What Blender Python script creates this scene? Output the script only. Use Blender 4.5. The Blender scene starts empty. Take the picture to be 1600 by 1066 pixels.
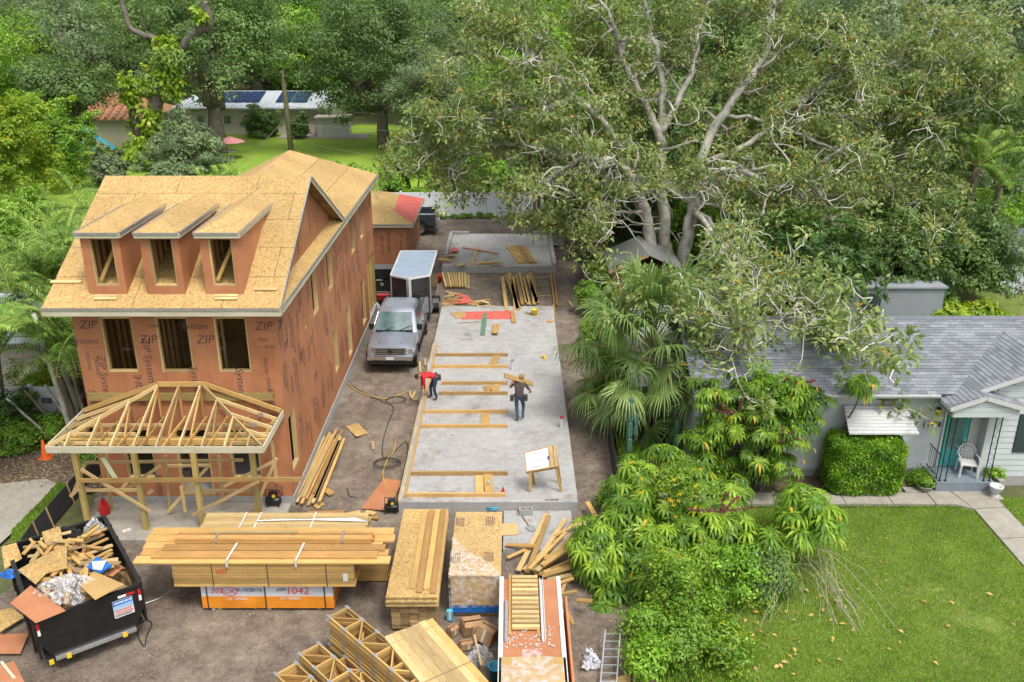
import bpy,math,random
import numpy as np
from mathutils import Vector,Matrix

# ------------------------------------------------------------------ camera, sky, sun, exposure
SC = bpy.context.scene
COL = SC.collection
F,H = 1400.0,14.7
PITCH = math.atan(548 / 1400.0)
cam_d = bpy.data.cameras.new('camera')
cam_d.sensor_width = 36.0
cam_d.lens = 36.0 * F / 1600.0
cam_d.clip_start = 0.5
cam_d.clip_end = 2500
cam = bpy.data.objects.new('camera',cam_d)
COL.objects.link(cam)
cam.location = (0,0,H)
cam.rotation_euler = (math.pi / 2 - PITCH,0,0)
SC.camera = cam

SUN_EL,SUN_AZ = math.radians(62),math.radians(146)      # azimuth measured from +Y clockwise: behind the camera, to the right
W = bpy.data.worlds.new('World')
SC.world = W
W.use_nodes = True
nt = W.node_tree
nt.nodes.clear()
sky = nt.nodes.new('ShaderNodeTexSky')
sky.sky_type = 'NISHITA'
sky.sun_disc = False
sky.sun_elevation = SUN_EL
sky.sun_rotation = SUN_AZ
sky.dust_density = 5.0
sky.air_density = 1.2
hs = nt.nodes.new('ShaderNodeHueSaturation')
hs.inputs['Saturation'].default_value = 0.30           # thin overcast: nearly white light
bg = nt.nodes.new('ShaderNodeBackground')
bg.inputs['Strength'].default_value = 0.15
wo = nt.nodes.new('ShaderNodeOutputWorld')
nt.links.new(sky.outputs[0],hs.inputs['Color'])
nt.links.new(hs.outputs[0],bg.inputs['Color'])
nt.links.new(bg.outputs[0],wo.inputs['Surface'])
sun_d = bpy.data.lights.new('sun','SUN')
sun_d.energy = 1.4
sun_d.angle = math.radians(11)
sun_d.color = (1.0,0.95,0.87)
sun = bpy.data.objects.new('sun',sun_d)
COL.objects.link(sun)
_sd = Vector((math.sin(SUN_AZ) * math.cos(SUN_EL),math.cos(SUN_AZ) * math.cos(SUN_EL),math.sin(SUN_EL)))
sun.rotation_euler = _sd.to_track_quat('Z','Y').to_euler()
VS = SC.view_settings
VS.view_transform = 'Standard'
VS.look = 'None'
VS.gamma = 1.0
VS.use_curve_mapping = False
VS.exposure = 0.80
SC.cycles.max_bounces = 6
SC.cycles.transparent_max_bounces = 8

# ------------------------------------------------------------------ pixels to places
_c,_s = math.cos(PITCH),math.sin(PITCH)
def ray(px,py):
    u,v = (px - 800) / F,(py - 533) / F
    return Vector((u,_c - v * _s,-_s - v * _c))
def at(px,py,z=0.0):
    d = ray(px,py); t = (z - H) / d.z
    return Vector((d.x * t,d.y * t,z))
def atY(px,py,Y):
    d = ray(px,py); t = Y / d.y
    return Vector((d.x * t,Y,H + d.z * t))
def atX(px,py,X):
    d = ray(px,py); t = X / d.x
    return Vector((X,d.y * t,H + d.z * t))
def atP(px,py,p,n):
    d = ray(px,py); o = Vector((0,0,H)); n = Vector(n); p = Vector(p)
    return o + d * ((p - o).dot(n) / d.dot(n))

# ------------------------------------------------------------------ objects
RNG = random.Random(7)
def tag(o,label=None,cat=None,group=None,kind=None):
    if label: o['label'] = label
    if cat: o['category'] = cat
    if group: o['group'] = group
    if kind: o['kind'] = kind
    return o
def thing(name,label,cat,loc=(0,0,0),rz=0.0,group=None):
    o = bpy.data.objects.new(name,None)
    COL.objects.link(o)
    o.empty_display_size = 0.1
    o.location = loc
    o.rotation_euler = (0,0,rz)
    return tag(o,label,cat,group)
def wloc(o):
    """world offset of a parent chain (translations only)"""
    v = Vector((0,0,0))
    while o is not None:
        v += o.location
        o = o.parent
    return v
def mesh_obj(name,me,parent=None,loc=None,smooth=False):
    o = bpy.data.objects.new(name,me)
    COL.objects.link(o)
    if parent: o.parent = parent
    if loc is not None: o.location = loc
    if smooth: me.polygons.foreach_set('use_smooth',[True] * len(me.polygons))
    return o

class MB:
    """collects faces (with uv in metres and a material slot) and links them as one mesh object"""
    def __init__(s):
        s.v,s.f,s.uv,s.m = [],[],[],[]
    def quad(s,pts,uvs=None,m=0):
        i = len(s.v)
        s.v += [tuple(p) for p in pts]
        s.f.append(tuple(range(i,i + len(pts))))
        if uvs is None:
            a = Vector(pts[0]); e = (Vector(pts[1]) - a)
            if e.length < 1e-9: e = Vector((1,0,0))
            e.normalize()
            n = e.cross(Vector(pts[-1]) - a)
            t = n.cross(e)
            if t.length > 1e-9: t.normalize()
            uvs = [((Vector(p) - a).dot(e),(Vector(p) - a).dot(t)) for p in pts]
        s.uv += uvs
        s.m.append(m)
    def hexa(s,c,m=0,uoff=None):
        """c: 8 corners, bottom ring 0-3 ccw seen from above, top ring 4-7; length runs along 0->1"""
        c = [Vector(p) for p in c]
        L = (c[1] - c[0]).length; Wd = (c[3] - c[0]).length; Hh = (c[4] - c[0]).length
        u0 = RNG.random() * 20 if uoff is None else uoff
        v0 = RNG.random() * 20 if uoff is None else uoff
        def q(i,j,k,l,lu,lv,dv=0):
            s.quad([c[i],c[j],c[k],c[l]],[(u0,v0 + dv),(u0 + lu,v0 + dv),(u0 + lu,v0 + dv + lv),(u0,v0 + dv + lv)],m)
        q(0,1,5,4,L,Hh,0)
        q(2,3,7,6,L,Hh,.4)
        q(4,5,6,7,L,Wd,.8)
        q(1,0,3,2,L,Wd,1.2)
        q(1,2,6,5,Wd,Hh,2.5)
        q(3,0,4,7,Wd,Hh,2.9)
    def box(s,lo,hi,m=0):
        x0,y0,z0 = lo; x1,y1,z1 = hi
        if (x1 - x0) >= (y1 - y0):
            s.hexa([(x0,y0,z0),(x1,y0,z0),(x1,y1,z0),(x0,y1,z0),(x0,y0,z1),(x1,y0,z1),(x1,y1,z1),(x0,y1,z1)],m)
        else:
            s.hexa([(x1,y0,z0),(x1,y1,z0),(x0,y1,z0),(x0,y0,z0),(x1,y0,z1),(x1,y1,z1),(x0,y1,z1),(x0,y0,z1)],m)
    def beam(s,p0,p1,w,h,up=(0,0,1),m=0):
        """box of width w (sideways) and height h (along up), centred on the line p0-p1"""
        p0,p1 = Vector(p0),Vector(p1)
        d = (p1 - p0).normalized(); up = Vector(up)
        sd = d.cross(up)
        if sd.length < 1e-4:
            up = Vector((0,1,0)); sd = d.cross(up)
        sd.normalize(); u = sd.cross(d).normalized()
        a,b = sd * (w / 2),u * (h / 2)
        s.hexa([p0 + a - b,p1 + a - b,p1 - a - b,p0 - a - b,p0 + a + b,p1 + a + b,p1 - a + b,p0 - a + b][:],m)
    def tube(s,pts,radii,n=6,m=0,cap=True):
        pts = [Vector(p) for p in pts]
        if not hasattr(radii,'__len__'): radii = [radii] * len(pts)
        rings = []
        ref = None
        L = 0
        base = len(s.v)
        for i,p in enumerate(pts):
            d = (pts[min(i + 1,len(pts) - 1)] - pts[max(i - 1,0)])
            if d.length < 1e-9: d = Vector((0,0,1))
            d.normalize()
            if ref is None:
                ref = d.orthogonal().normalized()
            else:
                ref = (ref - d * ref.dot(d))
                ref = ref.normalized() if ref.length > 1e-6 else d.orthogonal().normalized()
            b = d.cross(ref)
            for k in range(n):
                a = 2 * math.pi * k / n
                s.v.append(tuple(p + (ref * math.cos(a) + b * math.sin(a)) * radii[i]))
        for i in range(len(pts) - 1):
            l = (pts[i + 1] - pts[i]).length
            for k in range(n):
                k2 = (k + 1) % n
                s.f.append((base + i * n + k,base + i * n + k2,base + (i + 1) * n + k2,base + (i + 1) * n + k))
                s.uv += [(L,k / n),(L,(k + 1) / n),(L + l,(k + 1) / n),(L + l,k / n)]
                s.m.append(m)
            L += l
        if cap:
            s.f.append(tuple(base + k for k in range(n))[::-1]); s.uv += [(0,0)] * n; s.m.append(m)
            e = base + (len(pts) - 1) * n
            s.f.append(tuple(e + k for k in range(n))); s.uv += [(0,0)] * n; s.m.append(m)
    def lathe(s,prof,c=(0,0,0),n=16,m=0):
        base = len(s.v)
        for r,z in prof:
            for k in range(n):
                a = 2 * math.pi * k / n
                s.v.append((c[0] + r * math.cos(a),c[1] + r * math.sin(a),c[2] + z))
        for i in range(len(prof) - 1):
            for k in range(n):
                k2 = (k + 1) % n
                s.f.append((base + i * n + k,base + i * n + k2,base + (i + 1) * n + k2,base + (i + 1) * n + k))
                s.uv += [(k / n,prof[i][1]),((k + 1) / n,prof[i][1]),((k + 1) / n,prof[i + 1][1]),(k / n,prof[i + 1][1])]
                s.m.append(m)
    def prism(s,poly,vec,m=0):
        """planar polygon extruded by vec"""
        poly = [Vector(p) for p in poly]; vec = Vector(vec)
        n = Vector((0,0,0))
        for i in range(len(poly)):
            n += (poly[i] - poly[0]).cross(poly[(i + 1) % len(poly)] - poly[0])
        if n.dot(vec) < 0: poly = poly[::-1]
        top = [p + vec for p in poly]
        s.quad(top,None,m)
        s.quad(poly[::-1],None,m)
        for i in range(len(poly)):
            j = (i + 1) % len(poly)
            s.quad([poly[i],poly[j],top[j],top[i]],None,m)
    def mesh(s,name,mats,off=Vector((0,0,0))):
        me = bpy.data.meshes.new(name)
        me.from_pydata([(a[0] - off.x,a[1] - off.y,a[2] - off.z) for a in s.v],[],s.f)
        if not isinstance(mats,(list,tuple)): mats = [mats]
        for q in mats: me.materials.append(q)
        if len(s.uv) == sum(len(f) for f in s.f):
            ul = me.uv_layers.new(name='UVMap')
            ul.data.foreach_set('uv',np.array(s.uv,dtype=np.float32).ravel())
        if len(mats) > 1: me.polygons.foreach_set('material_index',s.m)
        me.validate(verbose=False)
        me.update()
        return me
    def build(s,name,mats,parent=None,local=False,smooth=False,bevel=0.0,origin=None):
        """faces are in world coordinates unless local; top-level meshes get their origin at the base centre"""
        if parent is not None:
            off = Vector((0,0,0)) if local else wloc(parent)
            loc = None
        else:
            a = np.array(s.v)
            off = Vector(((a[:,0].min() + a[:,0].max()) / 2,(a[:,1].min() + a[:,1].max()) / 2,a[:,2].min())) if origin is None else Vector(origin)
            loc = off
        o = mesh_obj(name,s.mesh(name,mats,off),parent,loc,smooth)
        if bevel > 0:
            b = o.modifiers.new('bevel','BEVEL'); b.width = bevel; b.segments = 2; b.limit_method = 'ANGLE'
        return o

def beam_obj(name,p0,p1,w,h,mt,parent=None,up=(0,0,1),local=False):
    b = MB(); b.beam(p0,p1,w,h,up)
    return b.build(name,mt,parent,local)
def box_obj(name,lo,hi,mt,parent=None,local=False,bevel=0.0):
    b = MB(); b.box(lo,hi)
    return b.build(name,mt,parent,local,bevel=bevel)
def copy_tree(o,parent=None):
    c = o.copy(); COL.objects.link(c)
    c.parent = parent
    for ch in list(o.children): copy_tree(ch,c)
    return c
_tm = {}
def text_mesh(txt,size,shear=0.0):
    """flat lettering as plain arrays: vertices and faces in the xy plane"""
    k = (txt,size,shear)
    if k not in _tm:
        cu = bpy.data.curves.new('lettering','FONT')
        cu.body = txt; cu.size = size; cu.align_x = 'CENTER'; cu.align_y = 'CENTER'; cu.shear = shear
        cu.resolution_u = 2
        o = bpy.data.objects.new('tmp',cu)
        COL.objects.link(o)
        dg = bpy.context.evaluated_depsgraph_get()
        me = bpy.data.meshes.new_from_object(o.evaluated_get(dg))
        _tm[k] = ([tuple(v.co) for v in me.vertices],[tuple(p.vertices) for p in me.polygons])
        bpy.data.objects.remove(o); bpy.data.curves.remove(cu); bpy.data.meshes.remove(me)
    return _tm[k]
def lettering(txt,size,pos,xdir,ydir,mt,parent,name='lettering',shear=0.0,off=.006,local=False):
    """flat print: text plane spanned by xdir/ydir, a few mm in front of the surface"""
    vs,fs = text_mesh(txt,size,shear)
    x,y = Vector(xdir).normalized(),Vector(ydir).normalized()
    z = x.cross(y)
    p = Vector(pos) + z * off
    b = MB()
    b.v = [tuple(p + x * a + y * c) for a,c,_ in vs]; b.f = fs; b.m = [0] * len(fs)
    return b.build(name,mt,parent,local)

# ------------------------------------------------------------------ materials
def new_mat(name):
    m = bpy.data.materials.new(name); m.use_nodes = True
    t = m.node_tree; t.nodes.clear()
    o = t.nodes.new('ShaderNodeOutputMaterial')
    p = t.nodes.new('ShaderNodeBsdfPrincipled')
    t.links.new(p.outputs[0],o.inputs[0])
    return m,t,p,o
def N(t,typ,**kw):
    n = t.nodes.new(typ)
    for k,v in kw.items():
        if k in n.inputs: n.inputs[k].default_value = v
        else: setattr(n,k,v)
    return n
def ramp(t,stops,fac=None):
    r = t.nodes.new('ShaderNodeValToRGB')
    e = r.color_ramp.elements
    while len(e) < len(stops): e.new(0.5)
    for q,(p,c) in zip(e,stops):
        q.position = p; q.color = (*c,1)
    if fac is not None: t.links.new(fac,r.inputs[0])
    return r
def mixc(t,a,b,fac,blend='MIX'):
    m = t.nodes.new('ShaderNodeMix'); m.data_type = 'RGBA'; m.blend_type = blend
    for idx,v in ((0,fac),(6,a),(7,b)):
        if hasattr(v,'is_linked') or hasattr(v,'links'): t.links.new(v,m.inputs[idx])
        elif idx == 0: m.inputs[0].default_value = v
        else: m.inputs[idx].default_value = (*v,1)
    return m.outputs[2]
def coords(t,kind='Object',scale=(1,1,1)):
    c = t.nodes.new('ShaderNodeTexCoord')
    mp = t.nodes.new('ShaderNodeMapping'); mp.inputs['Scale'].default_value = scale
    t.links.new(c.outputs[kind],mp.inputs[0])
    return mp.outputs[0]
def noise(t,vec,scale,detail=4,rough=.6):
    n = N(t,'ShaderNodeTexNoise',Scale=scale,Detail=detail,Roughness=rough)
    t.links.new(vec,n.inputs['Vector'])
    return n.outputs['Fac']
def bump(t,p,fac,strength=.3,dist=.02):
    b = N(t,'ShaderNodeBump',Strength=strength,Distance=dist)
    t.links.new(fac,b.inputs['Height']); t.links.new(b.outputs[0],p.inputs['Normal'])
def objrand(t,lo,hi):
    oi = t.nodes.new('ShaderNodeObjectInfo')
    r = N(t,'ShaderNodeMapRange'); r.inputs[3].default_value = lo; r.inputs[4].default_value = hi
    t.links.new(oi.outputs['Random'],r.inputs[0])
    return r.outputs[0]
def val_vary(t,col,lo,hi):
    h = t.nodes.new('ShaderNodeHueSaturation')
    t.links.new(objrand(t,lo,hi),h.inputs['Value'])
    t.links.new(col,h.inputs['Color'])
    return h.outputs[0]

KB = .76                                              # real-world base colours at this exposure
def kb(c): return tuple(x * KB for x in c)
def m_plain(name,col,rough=.6,metal=0.0,vary=.12,scale=6.0,kind='Object',bmp=0.0):
    m,t,p,o = new_mat(name)
    if metal < .5: col = kb(col)
    v = coords(t,kind)
    f = noise(t,v,scale,5)
    a = tuple(c * (1 - vary) for c in col); b = tuple(min(1,c * (1 + vary)) for c in col)
    r = ramp(t,[(.3,a),(.7,b)],f)
    t.links.new(r.outputs[0],p.inputs['Base Color'])
    p.inputs['Roughness'].default_value = rough; p.inputs['Metallic'].default_value = metal
    if bmp: bump(t,p,f,bmp,.02)
    return m
def m_wood(name,a,b,rough=.7,rv=(.60,1.17),knots=True):
    """sawn timber: grain along u of the uv map, a different tone for every board"""
    m,t,p,o = new_mat(name)
    a,b = [tuple(x * g for x,g in zip(c,(.86,.83,.76))) for c in (a,b)]
    v = coords(t,'UV',(1.2,14,1))
    f = noise(t,v,2.2,6,.65)
    r = ramp(t,[(.28,a),(.62,b)],f)
    col = r.outputs[0]
    if knots:
        v2 = coords(t,'UV',(2.2,9,1))
        k = N(t,'ShaderNodeTexVoronoi',Scale=1.1); t.links.new(v2,k.inputs['Vector'])
        kr = ramp(t,[(.05,(1,1,1)),(.12,(0,0,0))],k.outputs['Distance'])
        col = mixc(t,col,tuple(c * .45 for c in a),kr.outputs[0])
    v3 = coords(t,'UV',(.7,2,1))
    g = noise(t,v3,1.5,3)
    gr = ramp(t,[(.35,(.72,.70,.66)),(.6,(1,1,1))],g)
    col = mixc(t,col,gr.outputs[0],.6,'MULTIPLY')
    col = val_vary(t,col,*rv)
    t.links.new(col,p.inputs['Base Color'])
    p.inputs['Roughness'].default_value = rough
    bump(t,p,f,.15,.004)
    return m
def m_osb(name,tint=(1,1,1),kind='Object'):
    m,t,p,o = new_mat(name)
    v = coords(t,kind)
    wv = N(t,'ShaderNodeTexVoronoi',Scale=30.0); wv.feature = 'F1'
    mp = t.nodes.new('ShaderNodeVectorMath'); mp.operation = 'ADD'
    nz = N(t,'ShaderNodeTexNoise',Scale=18.0,Detail=2)
    t.links.new(v,nz.inputs['Vector'])
    sc = t.nodes.new('ShaderNodeVectorMath'); sc.operation = 'SCALE'; sc.inputs['Scale'].default_value = .10
    t.links.new(nz.outputs['Color'],sc.inputs[0])
    t.links.new(v,mp.inputs[0]); t.links.new(sc.outputs[0],mp.inputs[1])
    t.links.new(mp.outputs[0],wv.inputs['Vector'])
    bw = t.nodes.new('ShaderNodeRGBToBW'); t.links.new(wv.outputs['Color'],bw.inputs[0])
    T = lambda c: tuple(a * b * g for a,b,g in zip(c,tint,(.82,.79,.68)))
    r = ramp(t,[(.10,T((.27,.165,.06))),(.28,T((.42,.275,.105))),(.55,T((.49,.335,.14))),(.85,T((.60,.44,.215)))],bw.outputs[0])
    g = noise(t,v,.5,4)
    gr = ramp(t,[(.3,(.82,.80,.78)),(.65,(1.06,1.05,1.04))],g)
    col = mixc(t,r.outputs[0],gr.outputs[0],1.0,'MULTIPLY')
    col = val_vary(t,col,.93,1.05)
    t.links.new(col,p.inputs['Base Color'])
    p.inputs['Roughness'].default_value = .75
    bump(t,p,bw.outputs[0],.2,.004)
    return m
def m_leaf(name,c_dark,c_mid,c_light,trans=.38,rough=.55,yellow=None,gain=1.85):
    """leaf: colour by the per-leaf attribute 'var'"""
    m,t,p,o = new_mat(name)
    at_ = t.nodes.new('ShaderNodeAttribute'); at_.attribute_name = 'var'
    c_dark,c_mid,c_light = [tuple(min(c * gain,.6) for c in q) for q in (c_dark,c_mid,c_light)]
    st = [(0.0,c_dark),(.5,c_mid),(.9,c_light)]
    if yellow: st += [(.965,c_light),(.985,yellow)]
    r = ramp(t,st,at_.outputs['Fac'])
    col = val_vary(t,r.outputs[0],.88,1.12)
    t.links.new(col,p.inputs['Base Color'])
    p.inputs['Roughness'].default_value = rough
    p.inputs['Specular IOR Level'].default_value = .35
    tr = t.nodes.new('ShaderNodeBsdfTranslucent')
    hsv = N(t,'ShaderNodeHueSaturation',Saturation=1.15,Value=1.3)
    t.links.new(col,hsv.inputs['Color']); t.links.new(hsv.outputs[0],tr.inputs['Color'])
    mx = t.nodes.new('ShaderNodeMixShader'); mx.inputs[0].default_value = trans
    t.links.new(p.outputs[0],mx.inputs[1]); t.links.new(tr.outputs[0],mx.inputs[2])
    t.links.new(mx.outputs[0],o.inputs[0])
    return m
def m_ground(name,stops,scales=(.35,2.5,18),rough=.95,bmp=.5,mixes=(.5,.5),k=.72,spots=0.0):
    m,t,p,o = new_mat(name)
    stops = [(q,tuple(x * k for x in c)) for q,c in stops]
    v = coords(t,'Object')
    a = noise(t,v,scales[0],6,.65); b = noise(t,v,scales[1],6,.7); c = noise(t,v,scales[2],4,.7)
    def avg(x,y,k):
        n = t.nodes.new('ShaderNodeMix'); n.data_type = 'FLOAT'; n.inputs[0].default_value = k
        t.links.new(x,n.inputs[2]); t.links.new(y,n.inputs[3]); return n.outputs[0]
    f = avg(avg(a,b,mixes[0]),c,mixes[1] * .6)
    col = ramp(t,stops,f).outputs[0]
    if spots:                                            # spills, scuffs and specks
        q = ramp(t,[(.30,(.38,.34,.30)),(.40,(1,1,1))],noise(t,v,4.2,9,.78))
        col = mixc(t,col,q.outputs[0],spots,'MULTIPLY')
        q = ramp(t,[(.34,(.55,.44,.34)),(.43,(1,1,1))],noise(t,v,.9,6,.7))
        col = mixc(t,col,q.outputs[0],spots * .8,'MULTIPLY')
    t.links.new(col,p.inputs['Base Color'])
    p.inputs['Roughness'].default_value = rough
    bump(t,p,avg(b,c,.5),bmp,.06)
    return m

M = {}
M['dirt'] = m_ground('dirt',[(.37,(.065,.047,.034)),(.45,(.125,.095,.071)),(.52,(.185,.147,.112)),(.58,(.245,.20,.155)),(.66,(.36,.305,.24))],spots=.65,k=.84)
M['mulch'] = m_ground('mulch',[(.35,(.05,.035,.022)),(.5,(.15,.10,.065)),(.62,(.30,.22,.15))],(1,9,40),bmp=.9,mixes=(.6,.9))
M['concrete'] = m_ground('concrete',[(.35,(.16,.15,.14)),(.42,(.28,.275,.265)),(.52,(.36,.355,.345)),(.66,(.45,.445,.43))],(.8,2.8,14),.85,.08,spots=.75,k=.86)
M['concrete_side'] = m_ground('concrete_side',[(.3,(.27,.27,.26)),(.5,(.40,.395,.38)),(.7,(.50,.49,.47))],(.8,4,30),.85,.15)
M['old_concrete'] = m_ground('old_concrete',[(.35,(.22,.195,.155)),(.5,(.37,.34,.285)),(.65,(.48,.45,.39))],(.6,4,30),.9,.2)
M['lawn'] = m_ground('lawn',[(.37,(.075,.085,.025)),(.46,(.115,.15,.028)),(.54,(.16,.21,.035)),(.63,(.25,.24,.08))],(.25,2.2,22),1.0,.8,k=1)
M['wood'] = m_wood('pine_lumber',(.46,.28,.085),(.60,.40,.15))
M['wood_pale'] = m_wood('pale_lumber',(.53,.37,.155),(.67,.52,.27))
M['wood_orange'] = m_wood('fir_lumber',(.46,.24,.07),(.60,.36,.13))
M['wood_treated'] = m_wood('treated_lumber',(.36,.28,.09),(.55,.42,.16))
M['wood_old'] = m_wood('weathered_lumber',(.30,.20,.10),(.50,.36,.19))
M['wood_red'] = m_wood('red_lumber',(.50,.12,.045),(.66,.22,.09),knots=False)
M['fascia'] = m_wood('primed_fascia',(.46,.46,.36),(.56,.55,.45),knots=False,rv=(.95,1.05))
M['osb'] = m_osb('osb_sheathing')
M['osb_pale'] = m_osb('osb_pale',(1.08,1.12,1.25))
def m_zip():
    m,t,p,o = new_mat('coated_sheathing')
    v = coords(t,'Object')
    f = noise(t,v,1.3,6,.7)
    r = ramp(t,[(.3,(.30,.115,.050)),(.5,(.36,.147,.065)),(.7,(.40,.178,.088))],f)
    f2 = noise(t,coords(t,'Object',(9,9,.8)),2.0,4)
    r2 = ramp(t,[(.35,(.86,.82,.80)),(.6,(1,1,1))],f2)
    col = mixc(t,r.outputs[0],r2.outputs[0],.25,'MULTIPLY')
    t.links.new(val_vary(t,col,.93,1.05),p.inputs['Base Color'])
    p.inputs['Roughness'].default_value = .6
    return m
M['zip'] = m_zip()
M['zip_print'] = m_plain('sheathing_print',(.12,.06,.055),.8)
M['ink_black'] = m_plain('black_ink',(.03,.03,.03),.7)
M['ink_red'] = m_plain('red_paint_marks',(.75,.06,.05),.7)
M['ink_blue'] = m_plain('blue_ink',(.03,.05,.22),.7)
M['ink_white'] = m_plain('white_ink',(.8,.8,.8),.7)
M['white'] = m_plain('white_paint',(.66,.66,.65),.5,vary=.05)
M['vinyl'] = m_plain('white_vinyl',(.90,.93,.97),.4,vary=.04,scale=1)
M['black'] = m_plain('black_paint',(.012,.012,.013),.35,vary=.4)
M['rubber'] = m_plain('rubber',(.018,.018,.018),.85)
M['steel'] = m_plain('galvanised_steel',(.55,.56,.57),.35,.8)
M['chrome'] = m_plain('chrome',(.72,.73,.75),.15,1.0,vary=.03)
M['iron'] = m_plain('black_iron',(.02,.02,.02),.45)
M['red'] = m_plain('red_plastic',(.55,.02,.02),.4)
M['orange'] = m_plain('orange_plastic',(.85,.14,.015),.5)
M['yellow'] = m_plain('yellow_plastic',(.80,.55,.03),.45)
M['blue'] = m_plain('blue_plastic',(.02,.16,.55),.45)
M['cyan'] = m_plain('cyan_plastic',(.05,.42,.60),.45)
M['green_board'] = m_wood('green_board',(.10,.27,.17),(.19,.38,.27),knots=False)
M['red_sheet'] = m_plain('red_underlay',(.66,.13,.10),.6,vary=.22,scale=3)
M['card'] = m_plain('cardboard',(.42,.25,.12),.85,vary=.15)
M['kraft'] = m_plain('kraft_wrap',(.50,.32,.12),.55,vary=.12,scale=1.5)
def m_film():
    m,t,p,o = new_mat('clear_plastic_film')
    p.inputs['Base Color'].default_value = (.82,.84,.88,1); p.inputs['Roughness'].default_value = .25
    tr = t.nodes.new('ShaderNodeBsdfTransparent')
    f = noise(t,coords(t),7,5,.7)
    r = ramp(t,[(.42,(.04,.04,.04)),(.72,(.55,.55,.55))],f)
    mx = t.nodes.new('ShaderNodeMixShader')
    t.links.new(r.outputs[0],mx.inputs[0]); t.links.new(tr.outputs[0],mx.inputs[1]); t.links.new(p.outputs[0],mx.inputs[2])
    t.links.new(mx.outputs[0],o.inputs[0])
    bump(t,p,f,.8,.05)
    return m
M['film'] = m_film()
def m_glass(name,col=(.02,.03,.035),rough=.06):
    m,t,p,o = new_mat(name)
    f = noise(t,coords(t),2.0,3)
    r = ramp(t,[(.3,col),(.7,tuple(c * 2.2 for c in col))],f)
    t.links.new(r.outputs[0],p.inputs['Base Color'])
    p.inputs['Roughness'].default_value = rough; p.inputs['Specular IOR Level'].default_value = .8
    return m
M['glass'] = m_glass('dark_glass')
M['windshield'] = m_glass('windshield_glass',(.055,.085,.085))
def m_paint(name,col,flake=.5):
    m,t,p,o = new_mat(name)
    f = noise(t,coords(t),1.5,4)
    r = ramp(t,[(.3,tuple(c * .9 for c in col)),(.7,tuple(c * 1.08 for c in col))],f)
    t.links.new(r.outputs[0],p.inputs['Base Color'])
    p.inputs['Metallic'].default_value = flake; p.inputs['Roughness'].default_value = .33
    p.inputs['Coat Weight'].default_value = .7; p.inputs['Coat Roughness'].default_value = .06
    return m
M['truck_grey'] = m_paint('grey_metallic_paint',(.27,.30,.35))
M['truck_dark'] = m_paint('dark_blue_grey_paint',(.06,.07,.09))
M['trailer_roof'] = m_plain('trailer_roof_sheet',(.42,.52,.66),.35,.35,vary=.12,scale=1.5)
M['trailer_wall'] = m_plain('charcoal_panel',(.028,.028,.03),.25,vary=.5,scale=2)
M['bark_grey'] = m_plain('pale_grey_bark',(0.47,0.45,0.39),.9,vary=.35,scale=3,bmp=.6)
M['bark_white'] = m_plain('bleached_bark',(0.74,0.71,0.64),.9,vary=.25,scale=4,bmp=.4)
M['bark_oak'] = m_plain('oak_bark',(.17,.145,.12),.95,vary=.4,scale=4,bmp=.8)
M['bark_palm'] = m_plain('palm_stem',(.20,.165,.11),.9,vary=.4,scale=5,bmp=.5)
def hx(c):
    """sRGB hex to linear rgb"""
    return tuple(((int(c[i:i+2],16) / 255) ** 2.2) for i in (0,2,4))
# ================================================================== ground, lots, lawns, paths
def fnoise(x,y,seed=0):
    """cheap smooth value noise from a few sines (numpy)"""
    r = np.random.RandomState(seed)
    z = np.zeros_like(x)
    for k in range(14):
        fx,fy = r.randn(2) * (0.25 * 1.35 ** k)
        z += np.sin(x * fx + y * fy + r.rand() * 6.28) / (1.25 ** k)
    return z / 4.0
def in_poly(x,y,poly):
    c = np.zeros(x.shape,bool)
    n = len(poly)
    for i in range(n):
        (x0,y0),(x1,y1) = poly[i],poly[(i + 1) % n]
        k = ((y0 > y) != (y1 > y)) & (x < (x1 - x0) * (y - y0) / (y1 - y0 + 1e-12) + x0)
        c ^= k
    return c
def sheet(name,poly,z,mt,kind='structure',step=None,amp=0.0,seed=0,jag=0.0,parent=None,ruts=()):
    """horizontal sheet over a polygon; with step it is a grid with gentle relief and ragged edges"""
    if step is None:
        b = MB(); b.quad([(x,y,z) for x,y in poly])
        o = b.build(name,mt,parent)
    else:
        P_ = np.array(poly)
        x0,y0 = P_.min(0) - .5; x1,y1 = P_.max(0) + .5
        nx,ny = int((x1 - x0) / step) + 1,int((y1 - y0) / step) + 1
        X,Y = np.meshgrid(np.linspace(x0,x1,nx),np.linspace(y0,y1,ny))
        Z = z + amp * np.clip(fnoise(X,Y,seed) - .8,-2,0) if amp else np.full_like(X,z)
        for rut in ruts:                                   # wheel ruts with raised shoulders
            dd = np.abs(X - np.interp(Y,[r[1] for r in rut],[r[0] for r in rut]))
            Z += np.where((Y > rut[0][1]) & (Y < rut[-1][1]),-.045 * np.exp(-(dd / .11) ** 2) * (1 + .5 * np.sin(Y * 38)) ,0)
        jx,jy = X + jag * fnoise(X * 3,Y * 3,seed + 5),Y + jag * fnoise(X * 3,Y * 3,seed + 6)
        ins = in_poly(jx,jy,poly)
        idx = np.arange(nx * ny).reshape(ny,nx)
        k = ins[:-1,:-1] & ins[1:,:-1] & ins[:-1,1:] & ins[1:,1:]
        q = np.stack([idx[:-1,:-1][k],idx[:-1,1:][k],idx[1:,1:][k],idx[1:,:-1][k]],1)
        V = np.stack([X.ravel(),Y.ravel(),Z.ravel()],1)
        used = np.unique(q); rm = np.zeros(len(V),int); rm[used] = np.arange(len(used))
        me = bpy.data.meshes.new(name)
        me.from_pydata(V[used].tolist(),[],rm[q].tolist())
        me.materials.append(mt); me.polygons.foreach_set('use_smooth',[True] * len(me.polygons)); me.update()
        o = mesh_obj(name,me,parent)
    if kind: o['kind'] = kind
    return o
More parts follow.
